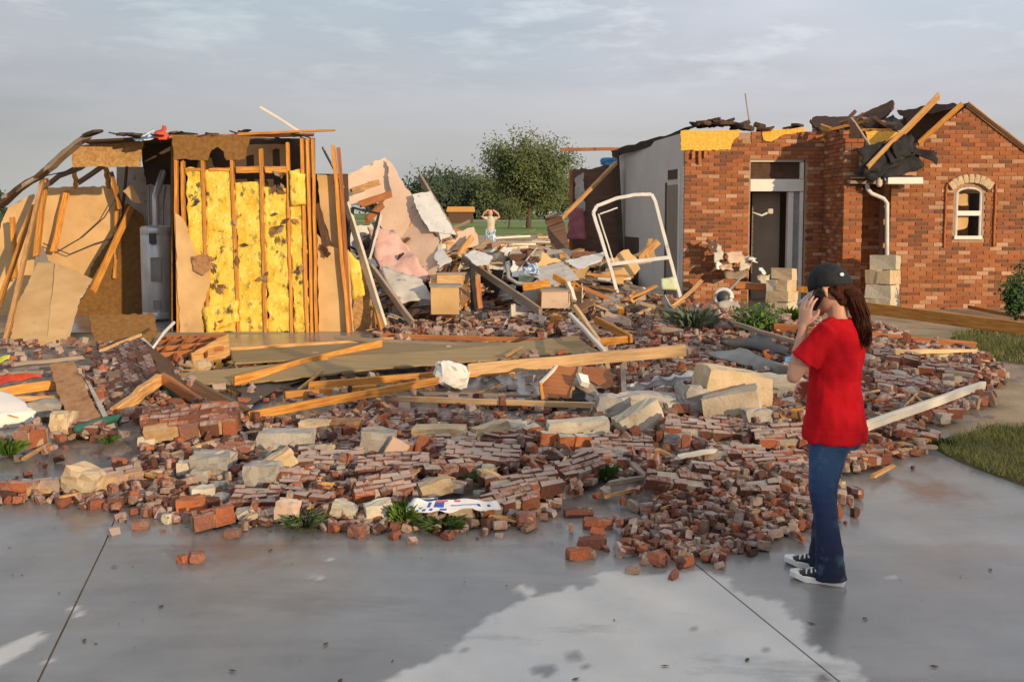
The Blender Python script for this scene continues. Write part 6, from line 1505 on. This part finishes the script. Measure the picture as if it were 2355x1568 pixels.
# the white window frame that leans in front of the plaster wall
wfr = empty('window_frame', P(1500, 695, 14.6), 'large white arched window frame without glass standing askew before the grey wall', 'window frame')
Yw = 14.7
fr_pts = [(1426, 694), (1402, 610), (1364, 490), (1372, 474), (1418, 456), (1460, 448), (1498, 447), (1506, 462), (1540, 592), (1566, 690)]
def bar(name, a, b, w=.06): return vboard(name, P(*a, Yw), P(*b, Yw), w, .05, 'alu_white', wfr, warp=.002, split=.003, up=Vector((0, -1, 0)))
for i in range(len(fr_pts) - 1): bar('frame_bar', fr_pts[i], fr_pts[i + 1], .05)
bar('bottom_rail', (1420, 694), (1570, 690), .05); bar('meeting_rail', (1404, 608), (1538, 592), .055)
bar('inner_bar', (1376, 492), (1412, 606), .02); bar('inner_bar', (1380, 492), (1420, 478), .02)
sheet('pale_cushion', [P(1520, 640, 14.3), P(1552, 636, 14.3), P(1556, 664, 14.2), P(1522, 664, 14.2)], 7, 6, .02, .06, MT['pale_green'], 'small pale green cushion caught at the right leg of the white window frame', 'cushion', freq=6, seed=2)
for q, lb in (((1470, 596, 15.6, 1512, 556, 15.9), 'tan splintered board seen through the white window frame'), ((1486, 592, 15.7, 1496, 556, 15.9), 'thin splinter seen through the white window frame')):
    board('board', P(*q[:3]), P(*q[3:]), .06, .12, MT['pine'], lb, 'board', split=.06)
hp('board', [(1440, 704, 14.2), (1560, 694, 14.2), (1566, 712, 13.9), (1448, 722, 13.9)], 'wood_red', 'red brown board lying under the white window frame', 'board')
hp('drywall', [(1444, 590, 16.0), (1500, 570, 16.2), (1510, 596, 15.8), (1450, 612, 15.8)], 'drywall_tan', 'tan drywall piece seen through the white window frame', 'drywall')

# the entrance: white tipped fitting, torn scraps on the brick column, plants
fit = empty('metal_housing', P(1668, 715, 14.2), 'round white metal fitting with dark holes lying tipped in front of the column', 'metal fitting')
c = P(1664, 684, 14.2); ax = Vector((-.35, -.9, .25)).normalized(); u_ = ax.orthogonal().normalized(); v_ = ax.cross(u_)
ringp = [c + (u_ * math.cos(k * math.pi / 8) + v_ * math.sin(k * math.pi / 8)) * .115 for k in range(17)]
tube('rim', ringp, .034, MT['alu_white'], parent=fit, n=10)
V, F = tube_vf([-ax * .10, -ax * .02], [.06, .11], 14); obj('shell', V, F, MT['metal_dark'], fit, Matrix.Translation(c), smooth=True)  # dark disc behind the rim gives the holes their shade by colour
for k in (0, 1): vboard('spoke', c + (u_ * math.cos(k * 1.9 + .4) + v_ * math.sin(k * 1.9 + .4)) * .11, c - (u_ * math.cos(k * 1.9 + .4) + v_ * math.sin(k * 1.9 + .4)) * .11, .045, .02, 'alu_white', fit)
vboard('arm', c + Vector((.06, 0, .08)), P(1702, 640, 14.3), .025, .03, 'metal_grey', fit); vboard('arm', P(1680, 690, 14.15), P(1704, 718, 14.1), .05, .04, 'alu_white', fit)
sheet('skirt', [P(1652, 696, 14.1), P(1698, 690, 14.1), P(1704, 726, 14.0), P(1656, 728, 14.0)], 8, 6, .04, .02, MT['stone_grey'], parent=fit, freq=5, seed=2, edgej=.05)
scr = random.Random(9)
for (x, y, w, h, m, lb) in [(1640, 566, 30, 30, 'wood_dark', 'dark torn scrap hanging highest on the brick column'), (1652, 580, 28, 40, 'drywall_grey', 'grey torn scrap hanging on the brick column'), (1651, 606, 16, 26, 'gypsum', 'small white torn scrap on the brick column'), (1690, 590, 44, 28, 'drywall_peach', 'peach torn scrap at the right edge of the brick column'), (1712, 606, 26, 40, 'stone_cream', 'cream torn scrap at the door jamb'), (1690, 626, 60, 26, 'wood_grey', 'grey brown torn scrap below the peach scrap'), (1734, 598, 18, 14, 'gypsum', 'white rag end sticking out at the door jamb'), (1752, 622, 14, 14, 'cloth_white', 'tiny white scrap in the doorway'), (1760, 644, 26, 28, 'stone_cream', 'cream block left of the shorter stone pier'), (1672, 612, 36, 22, 'drywall_peach', 'pinkish torn scrap in the middle of the hanging scraps')]:
    p = P(x, y, 16.9); k = 16.9 / FPX * .85
    sheet('torn_scrap', [p + Vector((-w*k/2, .05, h*k/2)), p + Vector((w*k/2, .12, h*k/2)), p + Vector((w*k/2, -.04, -h*k/2)), p + Vector((-w*k/2, -.1, -h*k/2))], 6, 6, .05, .02, MT[m], lb, 'scrap', freq=8, seed=scr.randint(0, 99), edgej=.08)
board('board', P(1690, 655, 15.9), P(1770, 662, 15.8), .10, .12, MT['wood_red'], 'red brown board lying across the door step', 'board')
board('board', P(1836, 665, 15.9), P(1870, 668, 15.8), .08, .10, MT['pine_orange'], 'orange board end left of the cap of the woman', 'board')

def plant(name, x, y, wpx, hpx, n, mat, label, seed, blade=.03, cat='plant', up=1.0, mat2=None, kind=None, group=None):
    b = G(x, y); k = b.y / FPX; w, h = wpx * k, hpx * k; r = random.Random(seed)
    V = []; F = []; mi = []
    for i in range(n):
        a = r.uniform(0, 6.28); q = math.sqrt(r.random()) * .35
        s = Vector((math.cos(a) * w * q * .6, math.sin(a) * w * q * .6, 0)); L = h * r.uniform(.45, 1.0)
        out = Vector((math.cos(a), math.sin(a), 0)) * w * r.uniform(.05, .5)
        m_ = s + out * .4 + Vector((0, 0, L * .7 * up)); t = s + out + Vector((0, 0, L * r.uniform(.7, 1)))
        sd2 = Vector((-math.sin(a), math.cos(a), r.uniform(-.4, .4))) * blade * r.uniform(.5, 1.2); j = len(V)
        V += [s - sd2 * .3, s + sd2 * .3, m_ + sd2, t, m_ - sd2]; F.append((j, j+1, j+2, j+3, j+4)); mi.append(1 if mat2 and r.random() < .4 else 0)
    return obj(name, V, F, [MT[mat]] + ([MT[mat2]] if mat2 else []), None, Matrix.Translation(b), label, cat, group, midx=mi)
def bush(name, x, y, wpx, hpx, n, mat, label, seed, leaf=.05, cat='bush', mat2=None):
    b = G(x, y); k = b.y / FPX; w, h = wpx * k / 2, hpx * k; r = random.Random(seed); e = empty(name, b, label, cat)
    mb = MB(); ends = []
    for i in range(12):
        a = r.uniform(0, 6.28); q = r.uniform(.2, .9); t = Vector((math.cos(a) * w * q, math.sin(a) * w * q, h * r.uniform(.4, .98)))
        V, F = tube_vf([(0, 0, -.02), t * .5 + Vector((0, 0, h * .1)), t], [.014, .010, .004], 5); mb.add(V, F); ends.append(t)
    mb.V = [(p[0] + b.x, p[1] + b.y, p[2] + b.z) for p in mb.V]
    mb.build('stems', MT['bark'], e, loc=b)
    V = []; F = []; mi = []
    for i in range(n):
        t = r.choice(ends); c = t * r.uniform(.35, 1.05) + Vector((r.gauss(0, 1), r.gauss(0, 1), r.gauss(0, 1))) * w * .22
        c.z = max(.02, c.z)
        u = Vector((r.gauss(0, 1), r.gauss(0, 1), r.gauss(0, 1))).normalized(); v = u.orthogonal().normalized(); L = leaf * r.uniform(.6, 1.3); j = len(V)
        V += [c - u * L * .5, c + v * L * .3, c + u * L * .5, c - v * L * .3]; F.append((j, j+1, j+2, j+3)); mi.append(1 if mat2 and r.random() < .45 else 0)
    obj('foliage', V, F, [MT[mat]] + ([MT[mat2]] if mat2 else []), e, Matrix.Translation(b), midx=mi)
bush('shrub', 2336, 738, 80, 140, 1500, 'shrub_leaf', 'dark green shrub growing at the gable wall by the right picture edge', 1, .07, 'shrub')
plant('lavender_plant', 1592, 765, 120, 66, 420, 'sage', 'grey green grassy plant growing left of the white fitting', 2, .012)
bush('shrub', 1742, 768, 110, 60, 900, 'weed', 'bright green low shrub in front of the shorter stone pier', 3, .06, 'shrub', 'weed_bright')
plant('grass_tuft', 1812, 745, 70, 44, 300, 'weed_bright', 'yellow green grass tuft at the foot of the shorter stone pier', 4, .010)
plant('weed', 700, 1208, 110, 40, 450, 'weed', 'dark green weed at the front edge, left of the cream mortar lump', 5, .0045, 'weed', mat2='sage')
plant('weed', 930, 1206, 80, 62, 510, 'weed', 'green weed with upright blades left of the plastic bag', 6, .0045, 'weed', mat2='weed_bright')
plant('weed', 1020, 1216, 120, 36, 330, 'weed', 'low green weed under the plastic bag', 7, .0045, 'weed')
plant('weed', 1392, 1100, 60, 40, 330, 'weed', 'dark green weed among the loose bricks right of the short plank', 8, .0045, 'weed')
plant('weed', 1110, 1108, 80, 20, 270, 'weed', 'low green weed above the plastic bag', 12, .0045, 'weed')
plant('weed', 20, 1045, 90, 42, 240, 'weed_bright', 'bright green weed below the white foam slab', 9, .0045, 'weed', mat2='weed')
plant('weed', 250, 1020, 60, 24, 90, 'weed', 'small green weed near the foot of the chipboard panel', 10, .0045, 'weed')
plant('weed', 2170, 1030, 50, 26, 120, 'weed', 'small green weed at the corner of the near lawn', 11, .010, 'weed')

# green leaf scraps washed to the front edge of the rubble
mb = MB(); r = random.Random(31)
for i in range(420):
    x = r.choice([r.gauss(700, 60), r.gauss(960, 70), r.gauss(1100, 90), r.gauss(620, 120), r.uniform(380, 1300), r.gauss(1400, 60)]); y = 1216 + r.gauss(0, 11) if x < 1260 else 1105 + r.gauss(0, 14)
    p = G0(x, y); s = r.uniform(.006, .022); a = r.uniform(0, 6.28)
    u = Vector((math.cos(a), math.sin(a), r.uniform(-.3, .6))) * s; v = Vector((-math.sin(a), math.cos(a), r.uniform(-.3, .3))) * s * .45; c = Vector((p.x, p.y, surf(p.x, p.y) + r.uniform(.006, .06)))
    mb.add([c - u, c + v, c + u, c - v], [(0, 1, 2, 3)])
mb.build('torn_leaves', MT['weed'], kind='stuff')
# ------------------------------------------------------------------ people
def fuse(name, parts, voxel, mat, parent, smooth_n=4, origin=None, label=None, wrinkle=None):
    """joins overlapping closed shapes into one continuous surface"""
    V = []; F = []
    for v, f in parts:
        o = len(V); V += [tuple(p) for p in v]; F += [tuple(i + o for i in q) for q in f]
    me = bpy.data.meshes.new(name); me.from_pydata(V, [], F)
    bm = bmesh.new(); bm.from_mesh(me); bmesh.ops.recalc_face_normals(bm, faces=bm.faces); bm.to_mesh(me); bm.free()
    t = bpy.data.objects.new('tmp', me); COL.objects.link(t)
    m = t.modifiers.new('r', 'REMESH'); m.mode = 'VOXEL'; m.voxel_size = voxel; m.use_smooth_shade = True
    s = t.modifiers.new('s', 'SMOOTH'); s.iterations = smooth_n; s.factor = .5
    dg = bpy.context.evaluated_depsgraph_get()
    out = bpy.data.meshes.new_from_object(t.evaluated_get(dg))
    bpy.data.objects.remove(t)
    out.name = name; out.materials.clear(); out.materials.append(MT[mat])
    if wrinkle:
        co = np.empty(len(out.vertices) * 3, np.float32); out.vertices.foreach_get('co', co); co = co.reshape(-1, 3)
        no = np.empty(len(out.vertices) * 3, np.float32); out.vertices.foreach_get('normal', no); no = no.reshape(-1, 3)
        d = np.array([wrinkle(Vector(c)) for c in co], np.float32)
        co += no * d[:, None]; out.vertices.foreach_set('co', co.ravel()); out.update()
    out.polygons.foreach_set('use_smooth', [True] * len(out.polygons))
    o = bpy.data.objects.new(name, out)
    link(o, Matrix.Translation(origin) if origin is not None else Matrix(), parent)
    if label: o['label'] = label
    return o
def loft(rings, n=24):
    """rings: (centre (x, y, z), half width x, half depth y, tilt) -> closed body"""
    V = []; F = []
    for (c, a, b) in rings:
        for k in range(n):
            t = 2 * math.pi * k / n; V.append((c[0] + a * math.cos(t), c[1] + b * math.sin(t), c[2]))
    for j in range(len(rings) - 1):
        for k in range(n): q = (k + 1) % n; F.append((j*n+k, j*n+q, (j+1)*n+q, (j+1)*n+k))
    F.append(tuple(range(n - 1, -1, -1))); F.append(tuple(range((len(rings)-1)*n, len(rings)*n)))
    return V, F
def xf(vf, M): return [M @ Vector(v) for v in vf[0]], vf[1]

# the woman on the telephone. Local frame: x = her right, y = forward, z up
wx, wy = 1.665, 5.10
wbase = Vector((wx, wy, gz(0, wy)))
YAWB = math.atan2(0.80, 0.60)        # forward = (-.80, .60)
WB = Matrix.Translation(wbase) @ Matrix.Rotation(YAWB, 4, 'Z')
wom = empty('person', wbase, 'woman in a red T-shirt, jeans and dark cap standing with a phone at her ear', 'person')
def W_at(v): return WB @ Vector(v)
ROT = Matrix.Rotation(YAWB, 4, 'Z')
def wfuse(name, parts, voxel, mat, **k): return fuse(name, [xf(p, ROT) for p in parts], voxel, mat, wom, origin=wbase, **k)
LEG_L = [(-.095, -.03, .07), (-.098, -.02, .28), (-.095, .015, .46), (-.088, .005, .66), (-.078, 0, .84)]
LEG_R = [(.085, .075, .07), (.088, .06, .28), (.09, .06, .46), (.085, .03, .66), (.078, 0, .84)]
SH_L, EL_L, WR_L = Vector((-.165, -.01, 1.305)), Vector((-.235, .125, 1.075)), Vector((-.165, .105, 1.325))
SH_R, EL_R, WR_R = Vector((.165, -.01, 1.30)), Vector((.205, .02, 1.04)), Vector((.10, .17, .98))
HC = Vector((.012, .035, 1.505))
HR = Matrix.Translation(HC) @ Matrix.Rotation(rad(-9), 4, 'Z') @ Matrix.Rotation(rad(-19), 4, 'X')
def hp_(p): return HR @ Vector(p)
head = [xf(loft([((0, .0, -.115), .034, .042), ((0, .018, -.10), .046, .058), ((0, .018, -.07), .060, .080), ((0, .012, -.03), .070, .092), ((0, 0, .01), .076, .098), ((0, -.006, .05), .076, .099), ((0, -.008, .085), .064, .085), ((0, -.008, .108), .038, .052), ((0, -.008, .116), .012, .018)]), HR)]
# brow, nose, lips, chin, ears
for pts, rs in ([((0, .100, .012), (0, .112, -.012), (0, .122, -.030)), [.009, .010, .012]], [((-.03, .092, .022), (.03, .092, .022)), [.012, .012]], [((-.018, .101, -.062), (.018, .101, -.062)), [.008, .008]], [((-.016, .098, -.074), (.016, .098, -.074)), [.008, .008]], [((-.012, .09, -.102), (.012, .09, -.102)), [.016, .016]], [((0, .118, -.034), (0, .108, -.042)), [.012, .010]]):
    head.append(xf(tube_vf(pts, rs, 8), HR))
for s in (-1, 1): head.append(xf(tube_vf([(s * .076, -.012, -.030), (s * .084, -.018, -.005), (s * .082, -.012, .016)], [.008, .014, .010], 8), HR))
neck = tube_vf([(0, -.03, 1.30), (0, -.012, 1.37), hp_((0, -.02, -.06))], [.058, .050, .050], 14)
torso = loft([((0, 0, .82), .13, .095), ((0, 0, .92), .14, .10), ((0, .005, 1.02), .118, .085), ((0, .0, 1.14), .130, .095), ((0, -.005, 1.25), .150, .095), ((0, -.01, 1.315), .135, .075), ((0, -.015, 1.345), .06, .055)])
def arm(s, e, w): return [tube_vf([s, s.lerp(e, .5), e], [.046, .040, .034], 12), tube_vf([e, e.lerp(w, .3), w], [.036, .035, .023], 12)]
def legs(pts, rs): return tube_vf(pts, rs, 12)
# hand at the phone: palm, four unequal bent fingers in front of the phone, thumb behind its lower edge
def hand(wr, up, out, mir=1, curl=1.0, finger=.95):
    up, out = up.normalized(), out.normalized(); side = up.cross(out).normalized() * mir   # side: towards the thumb
    parts = []
    pc = wr + up * .048
    Mh = Matrix((side, out, up)).transposed().to_4x4(); Mh.translation = pc
    parts.append(xf(loft([((0, 0, -.055), .022, .016), ((0, 0, -.025), .034, .016), ((.0, 0, .02), .040, .014), ((0, 0, .042), .038, .012)], 14), Mh))
    for i, (o, L) in enumerate(((.029, .070), (.010, .078), (-.010, .072), (-.028, .056))):
        L *= finger
        b = Vector((o, 0, .036)); sp = o * .35
        p1 = b + Vector((sp * .3, -.006 * curl, L * .45)); p2 = p1 + Vector((sp * .2, -.014 * curl, L * .32)); p3 = p2 + Vector((0, -.018 * curl, L * .22))
        parts.append(xf(tube_vf([b - Vector((0, 0, .02)), b, p1, p2, p3], [.0085, .009, .0082, .0076, .0064], 8), Mh))
    parts.append(xf(tube_vf([(.022, -.004, -.030), (.044, -.014, -.002), (.056, -.026, .022), (.054, -.034, .044)], [.013, .012, .0095, .008], 8), Mh))
    return parts
ear_l = hp_((-.088, -.005, -.012)); mouth_l = hp_((-.062, .085, -.075))
ph_dir = (ear_l - mouth_l).normalized()
ph_c = hp_((-.104, .03, -.038))
h_up = Vector((.02, -.06, 1)).normalized()
hl = hand(Vector(WR_L), Vector((.14, -.05, 1)), Vector((-1, .25, .15)), 1, 1.0)
hr = hand(Vector(WR_R), Vector((-1, .35, -.1)), Vector((0, 1, .3)), 1, 1.3)
body = head + [neck, torso] + arm(SH_L, EL_L, WR_L) + arm(SH_R, EL_R, WR_R) + hl + hr + [legs(LEG_L, [.036, .048, .052, .066, .08]), legs(LEG_R, [.036, .048, .052, .066, .08])]
wfuse('body', body, .0055, 'skin', smooth_n=3)
for s in (-1, 1):
    p = WB @ hp_((s * .030, .092, .004)); V, F = tube_vf([Vector((0, 0, -.001)), Vector((0, 0, .001))], [.009, .009], 10); obj('eye', V, F, MT['shoe_white'], wom, Matrix.Translation(p), smooth=True)
# shirt
def shirt_w(p):
    q = ROT.inverted() @ p
    n1_ = noise.noise(Vector((q.x * 11, q.y * 11, q.z * 2.6))); n2_ = noise.noise(Vector((q.x * 24 + q.z * 9, q.y * 24, q.z * 5 + 4)))
    pull = math.sin((q.z * 2.0 + q.x * 1.6 - q.y * 2.2) * 26) * .0012 * max(0, 1 - abs(q.z - 1.08) / .3)
    d_ = noise.noise(Vector(((q.x + q.y) * 5 + q.z * 7, (q.x - q.y) * 13, q.z * 4 - q.x * 6)))
    return .012 * n1_ + .006 * n2_ + .012 * d_ * abs(d_) + pull * 1.3 + (.004 if q.z < .80 else 0)
tor = loft([((0, -.014, .735), .186, .152), ((0, -.014, .80), .184, .150), ((0, -.006, .92), .168, .134), ((0, 0, 1.05), .152, .122), ((0, -.008, 1.17), .168, .128), ((0, -.016, 1.26), .176, .118), ((0, -.018, 1.315), .160, .092), ((0, -.020, 1.345), .105, .072), ((0, -.018, 1.362), .066, .060)], 30)
slL = tube_vf([Vector((-.09, -.015, 1.30)), SH_L + Vector((0, 0, -.005)), SH_L.lerp(EL_L, .42), SH_L.lerp(EL_L, .66)], [.075, .070, .072, .078], 16, cap=False)
slR = tube_vf([Vector((.09, -.015, 1.295)), SH_R + Vector((0, 0, -.005)), SH_R.lerp(EL_R, .42), SH_R.lerp(EL_R, .68)], [.075, .068, .068, .072], 16, cap=False)
wfuse('shirt', [tor, slL, slR], .007, 'red_cotton', smooth_n=3, wrinkle=shirt_w)
# jeans
def jean_w(p):
    q = ROT.inverted() @ p
    k = max(0, 1 - abs(q.z - .46) / .12) + max(0, 1 - abs(q.z - .12) / .16) + .4
    return .004 * noise.noise(Vector((q.x * 12, q.y * 12, q.z * 14))) + k * .0035 * noise.noise(Vector((q.x * 8, q.y * 8, q.z * 30 + 3)))
hips = loft([((0, -.018, .70), .156, .122), ((0, -.022, .80), .152, .118), ((0, -.020, .86), .140, .106), ((0, -.008, .92), .12, .09)], 26)
jl = tube_vf([(-.097, -.042, .022), (-.097, -.034, .12), (-.095, -.015, .30), (-.092, .018, .47), (-.086, .005, .66), (-.080, -.012, .82)], [.080, .072, .060, .065, .083, .098], 18, cap=False)
jr = tube_vf([(.086, .06, .022), (.087, .064, .12), (.088, .06, .30), (.09, .06, .47), (.086, .03, .66), (.080, -.012, .82)], [.080, .072, .060, .065, .083, .098], 18, cap=False)
wfuse('jeans', [hips, jl, jr], .007, 'denim', smooth_n=3, wrinkle=jean_w)
# shoes
def shoe(ax, ay, yaw, nm):
    M = WB @ Matrix.Translation((ax, ay, 0)) @ Matrix.Rotation(yaw, 4, 'Z')
    secs = [(-.085, .030, .075), (-.06, .037, .085), (0, .036, .085), (.06, .043, .062), (.12, .046, .045), (.155, .034, .034), (.172, .014, .028)]
    V = []; F = []
    def ring(y, w, h, z0, n=12): return [(w * math.cos(2 * math.pi * k / n), y, z0 + (h - z0) * (.5 + .5 * math.sin(2 * math.pi * k / n))) for k in range(n)]
    for y, w, h in secs: V += ring(y, w, h, .018)
    n = 12
    for j in range(len(secs) - 1):
        for k in range(n): q = (k + 1) % n; F.append((j*n+k, (j+1)*n+k, (j+1)*n+q, j*n+q))
    F.append(tuple(range(n))); F.append(tuple(range(len(V) - 1, len(V) - n - 1, -1)))
    s = obj('shoe', V, F, MT['shoe_black'], wom, M, smooth=True)
    # sole: a white outline slab
    out = [(.035, -.09), (.042, -.03), (.040, .03), (.050, .10), (.043, .15), (.018, .182), (-.018, .182), (-.043, .15), (-.050, .10), (-.040, .03), (-.042, -.03), (-.035, -.09)]
    V = [(a, b, z + (.014 if b > .14 else 0) * (z > 0)) for z in (.001, .026) for a, b in out]; m_ = len(out)
    F = [tuple(range(m_ - 1, -1, -1)), tuple(range(m_, 2 * m_))] + [(i, (i + 1) % m_, m_ + (i + 1) % m_, m_ + i) for i in range(m_)]
    obj('sole', V, F, MT['shoe_white'], s, M)
    V, F = tube_vf([(-.030, .135, .026), (0, .155, .030), (.030, .135, .026)], [.014, .018, .014], 8); obj('toe_cap', V, F, MT['shoe_white'], s, M, smooth=True)
    for i, y in enumerate((.045, .07, .095)):
        z = .078 - i * .012; V, F = tube_vf([(-.034, y, z - .012), (0, y + .004, z), (.034, y, z - .012)], [.005, .0055, .005], 6); obj('lace', V, F, MT['shoe_white'], s, M, smooth=True)
    for sg in (-1, 1):
        V, F = tube_vf([(sg * .041, -.01, .035), (sg * .044, .03, .055), (sg * .036, .05, .068)], [.006, .008, .005], 6); obj('side_stripe', V, F, MT['shoe_white'], s, M, smooth=True)
shoe(-.097, -.02, rad(12), 'l'); shoe(.088, .085, rad(10), 'r')
# cap
Mc = HR
def cp_(vf): return xf(vf, Mc)
dome = []
V = []; F = []; n = 28; rows = 9
for j in range(rows + 1):
    t = j / rows * math.pi / 2
    for k in range(n):
        a = 2 * math.pi * k / n
        V.append((.095 * math.cos(a) * math.cos(t) ** .9, -.006 + .119 * math.sin(a) * math.cos(t) ** .9, .018 + .124 * math.sin(t) - .022 * max(0, -math.sin(a)) * math.cos(t)))
for j in range(rows):
    for k in range(n): q = (k + 1) % n; F.append((j*n+k, j*n+q, (j+1)*n+q, (j+1)*n+k))
F.append(tuple(range(rows*n, rows*n + n))); F.append(tuple(range(n - 1, -1, -1)))
cap = obj('cap', [Mc @ Vector(v) for v in V], F, [MT['cap_black'], MT['cap_light']], wom, WB, smooth=True)
for f in cap.data.polygons:
    k = f.index % n
    if f.index < n * rows and k in (6, 7): f.material_index = 1      # pale front panel
V = []; F = []; nb = 12
for layer in (0, 1):
    for j in range(5):
        for k in range(nb + 1):
            a = math.pi * (.14 + .72 * k / nb); s = j / 4
            x = .090 * math.cos(a); y = -.006 + .112 * math.sin(a) + s * .098 * math.sin(a) ** .8
            V.append((x * (1 + .05 * s), y, 0.018 - .040 * s - .22 * x * x * s * 6 - layer * .004))
m_ = 5 * (nb + 1)
for j in range(4):
    for k in range(nb):
        a = j * (nb + 1) + k; F.append((a, a + 1, a + nb + 2, a + nb + 1)); F.append((m_ + a, m_ + a + nb + 1, m_ + a + nb + 2, m_ + a + 1))
ringb = list(range(nb + 1)) + [(j + 1) * (nb + 1) + nb for j in range(4)] + [4 * (nb + 1) + nb - 1 - k for k in range(nb)] + [(3 - j) * (nb + 1) for j in range(3)]
for i, a in enumerate(ringb):
    b = ringb[(i + 1) % len(ringb)]; F.append((a, m_ + a, m_ + b, b))
br = obj('brim', [Mc @ Vector(v) for v in V], F, MT['cap_light'], cap, WB, smooth=True)
V, F = loft([((0, 0, -.003), .014, .009), ((0, 0, .003), .014, .009)], 14)
pb = Mc @ Vector((-.040, -.106, .052))
obj('emblem', V, F, MT['shoe_white'], cap, WB @ Matrix.Translation(pb) @ Matrix.Rotation(rad(-22), 4, 'Z') @ Matrix.Rotation(rad(80), 4, 'X'), smooth=True)
V, F = tube_vf([Mc @ Vector((0, -.006, .132)), Mc @ Vector((0, -.006, .137))], [.008, .008], 8); obj('button', V, F, MT['cap_black'], cap, WB, smooth=True)
# hair: cap of hair on the skull's back and a long loose tail
def hair_w(p):
    q = ROT.inverted() @ p
    return .006 * noise.noise(Vector((q.x * 55, q.y * 55, q.z * 4))) + .003 * noise.noise(Vector((q.x * 120, q.y * 120, q.z * 6)))
hs_ = [tube_vf([hp_((0, -.046, .015)), hp_((0, -.052, -.02)), hp_((0.0, -.060, -.065))], [.068, .068, .048], 16),
       tube_vf([hp_((0, -.092, -.022)), hp_((.010, -.112, -.06)), Vector((.02, -.118, 1.39)), Vector((.026, -.132, 1.33)), Vector((.030, -.142, 1.28)), Vector((.032, -.146, 1.25))], [.030, .036, .034, .028, .020, .010], 14)]
for i in range(12):
    r = random.Random(i); a = r.uniform(-.03, .05); hs_.append(tube_vf([hp_((a * .6, -.095, -.025)), Vector((.015 + a, -.128, 1.40)), Vector((.026 + a * 1.2, -.146, 1.32)), Vector((.03 + a, -.150, r.uniform(1.22, 1.29)))], [.012, .015, .012, .004], 7))
hs_.append(tube_vf([hp_((-.066, -.035, -.005)), hp_((-.066, -.048, -.025)), hp_((-.048, -.07, -.06))], [.014, .018, .012], 8))
wfuse('hair', hs_, .005, 'hair', smooth_n=2, wrinkle=hair_w)
# loose strands over the tail
mb = MB(); r = random.Random(2)
for i in range(430):
    a = r.uniform(0, 6.28); q = .75 + .35 * r.random(); ca, sa = math.cos(a) * q, math.sin(a) * q
    e_ = r.uniform(1.205, 1.30); sh = r.uniform(-.012, .012)
    pts = [hp_((ca * .038, -.085 + sa * .016, -.022 + r.uniform(-.012, .012))), hp_((.010 + ca * .044, -.112 + sa * .040, -.06)), Vector((.02 + ca * .037, -.118 + sa * .036, 1.39)), Vector((.026 + ca * .032 + sh, -.132 + sa * .032, 1.33)), Vector((.030 + ca * .024 + sh * 2, -.142 + sa * .028, (1.33 + e_) / 2)), Vector((.032 + ca * .020 + sh * 2.5, -.146 + sa * .018, e_))]
    wv = r.uniform(0, 6.28); pts = [p + Vector((math.sin(wv + 2.1 * n_) * .009, math.cos(wv * 1.7 + 1.8 * n_) * .008, 0)) * (n_ > 1) for n_, p in enumerate(pts)]
    V, F = xf(tube_vf(pts, [.0018, .0024, .0025, .0023, .0019, .0006], 4, cap=False), ROT); mb.add(V, F)
obj('hair_strands', mb.V, mb.F, MT['hair'], wom, Matrix.Translation(wbase), smooth=True)
# phone, its own thing, between hand and ear
fwd = (mouth_l - ear_l).normalized()
outw = Vector((-1, .15, 0)).normalized(); zax = -fwd; xax = outw.cross(zax).normalized(); outw = zax.cross(xax)
Mp = Matrix((xax, outw, zax)).transposed().to_4x4(); Mp.translation = ph_c
V, F = loft([((0, 0, -.062), .020, .005), ((0, 0, -.058), .026, .007), ((0, 0, .058), .026, .007), ((0, 0, .062), .020, .005)], 16)
pho = obj('mobile_phone', V, F, MT['phone_black'], None, WB @ Mp, 'black mobile phone held to the ear of the woman in red', 'phone', smooth=False)

# the far person
pe, pmb = person_far()
fuse('body', [(pmb.V, pmb.F)], .014, 'skin', pe, 2, origin=pe.location)
fuse('top', [tube_vf([(0, 0, .92), (0, .01, 1.1), (0, .01, 1.26), (0, 0, 1.37)], [.155, .145, .165, .11], 14), tube_vf([(.1, 0, 1.34), (.19, -.01, 1.37)], [.07, .065], 10), tube_vf([(-.1, 0, 1.34), (-.19, -.01, 1.38)], [.07, .065], 10)], .015, 'stone_cream', pe, 2, origin=pe.location)
fuse('trousers', [tube_vf([(.07, 0, .95), (.08, 0, .5), (.085, .02, .08)], [.12, .09, .10], 12), tube_vf([(-.07, 0, .95), (-.09, -.04, .5), (-.10, -.05, .08)], [.12, .09, .10], 12), tube_vf([(0, 0, .84), (0, 0, .98)], [.15, .14], 12)], .015, 'cloth_blue', pe, 2, origin=pe.location)
fuse('hair', [tube_vf([(0, .02, 1.50), (0, .03, 1.60), (0, .0, 1.66)], [.075, .098, .08], 12)], .014, 'hair', pe, 1, origin=pe.location)
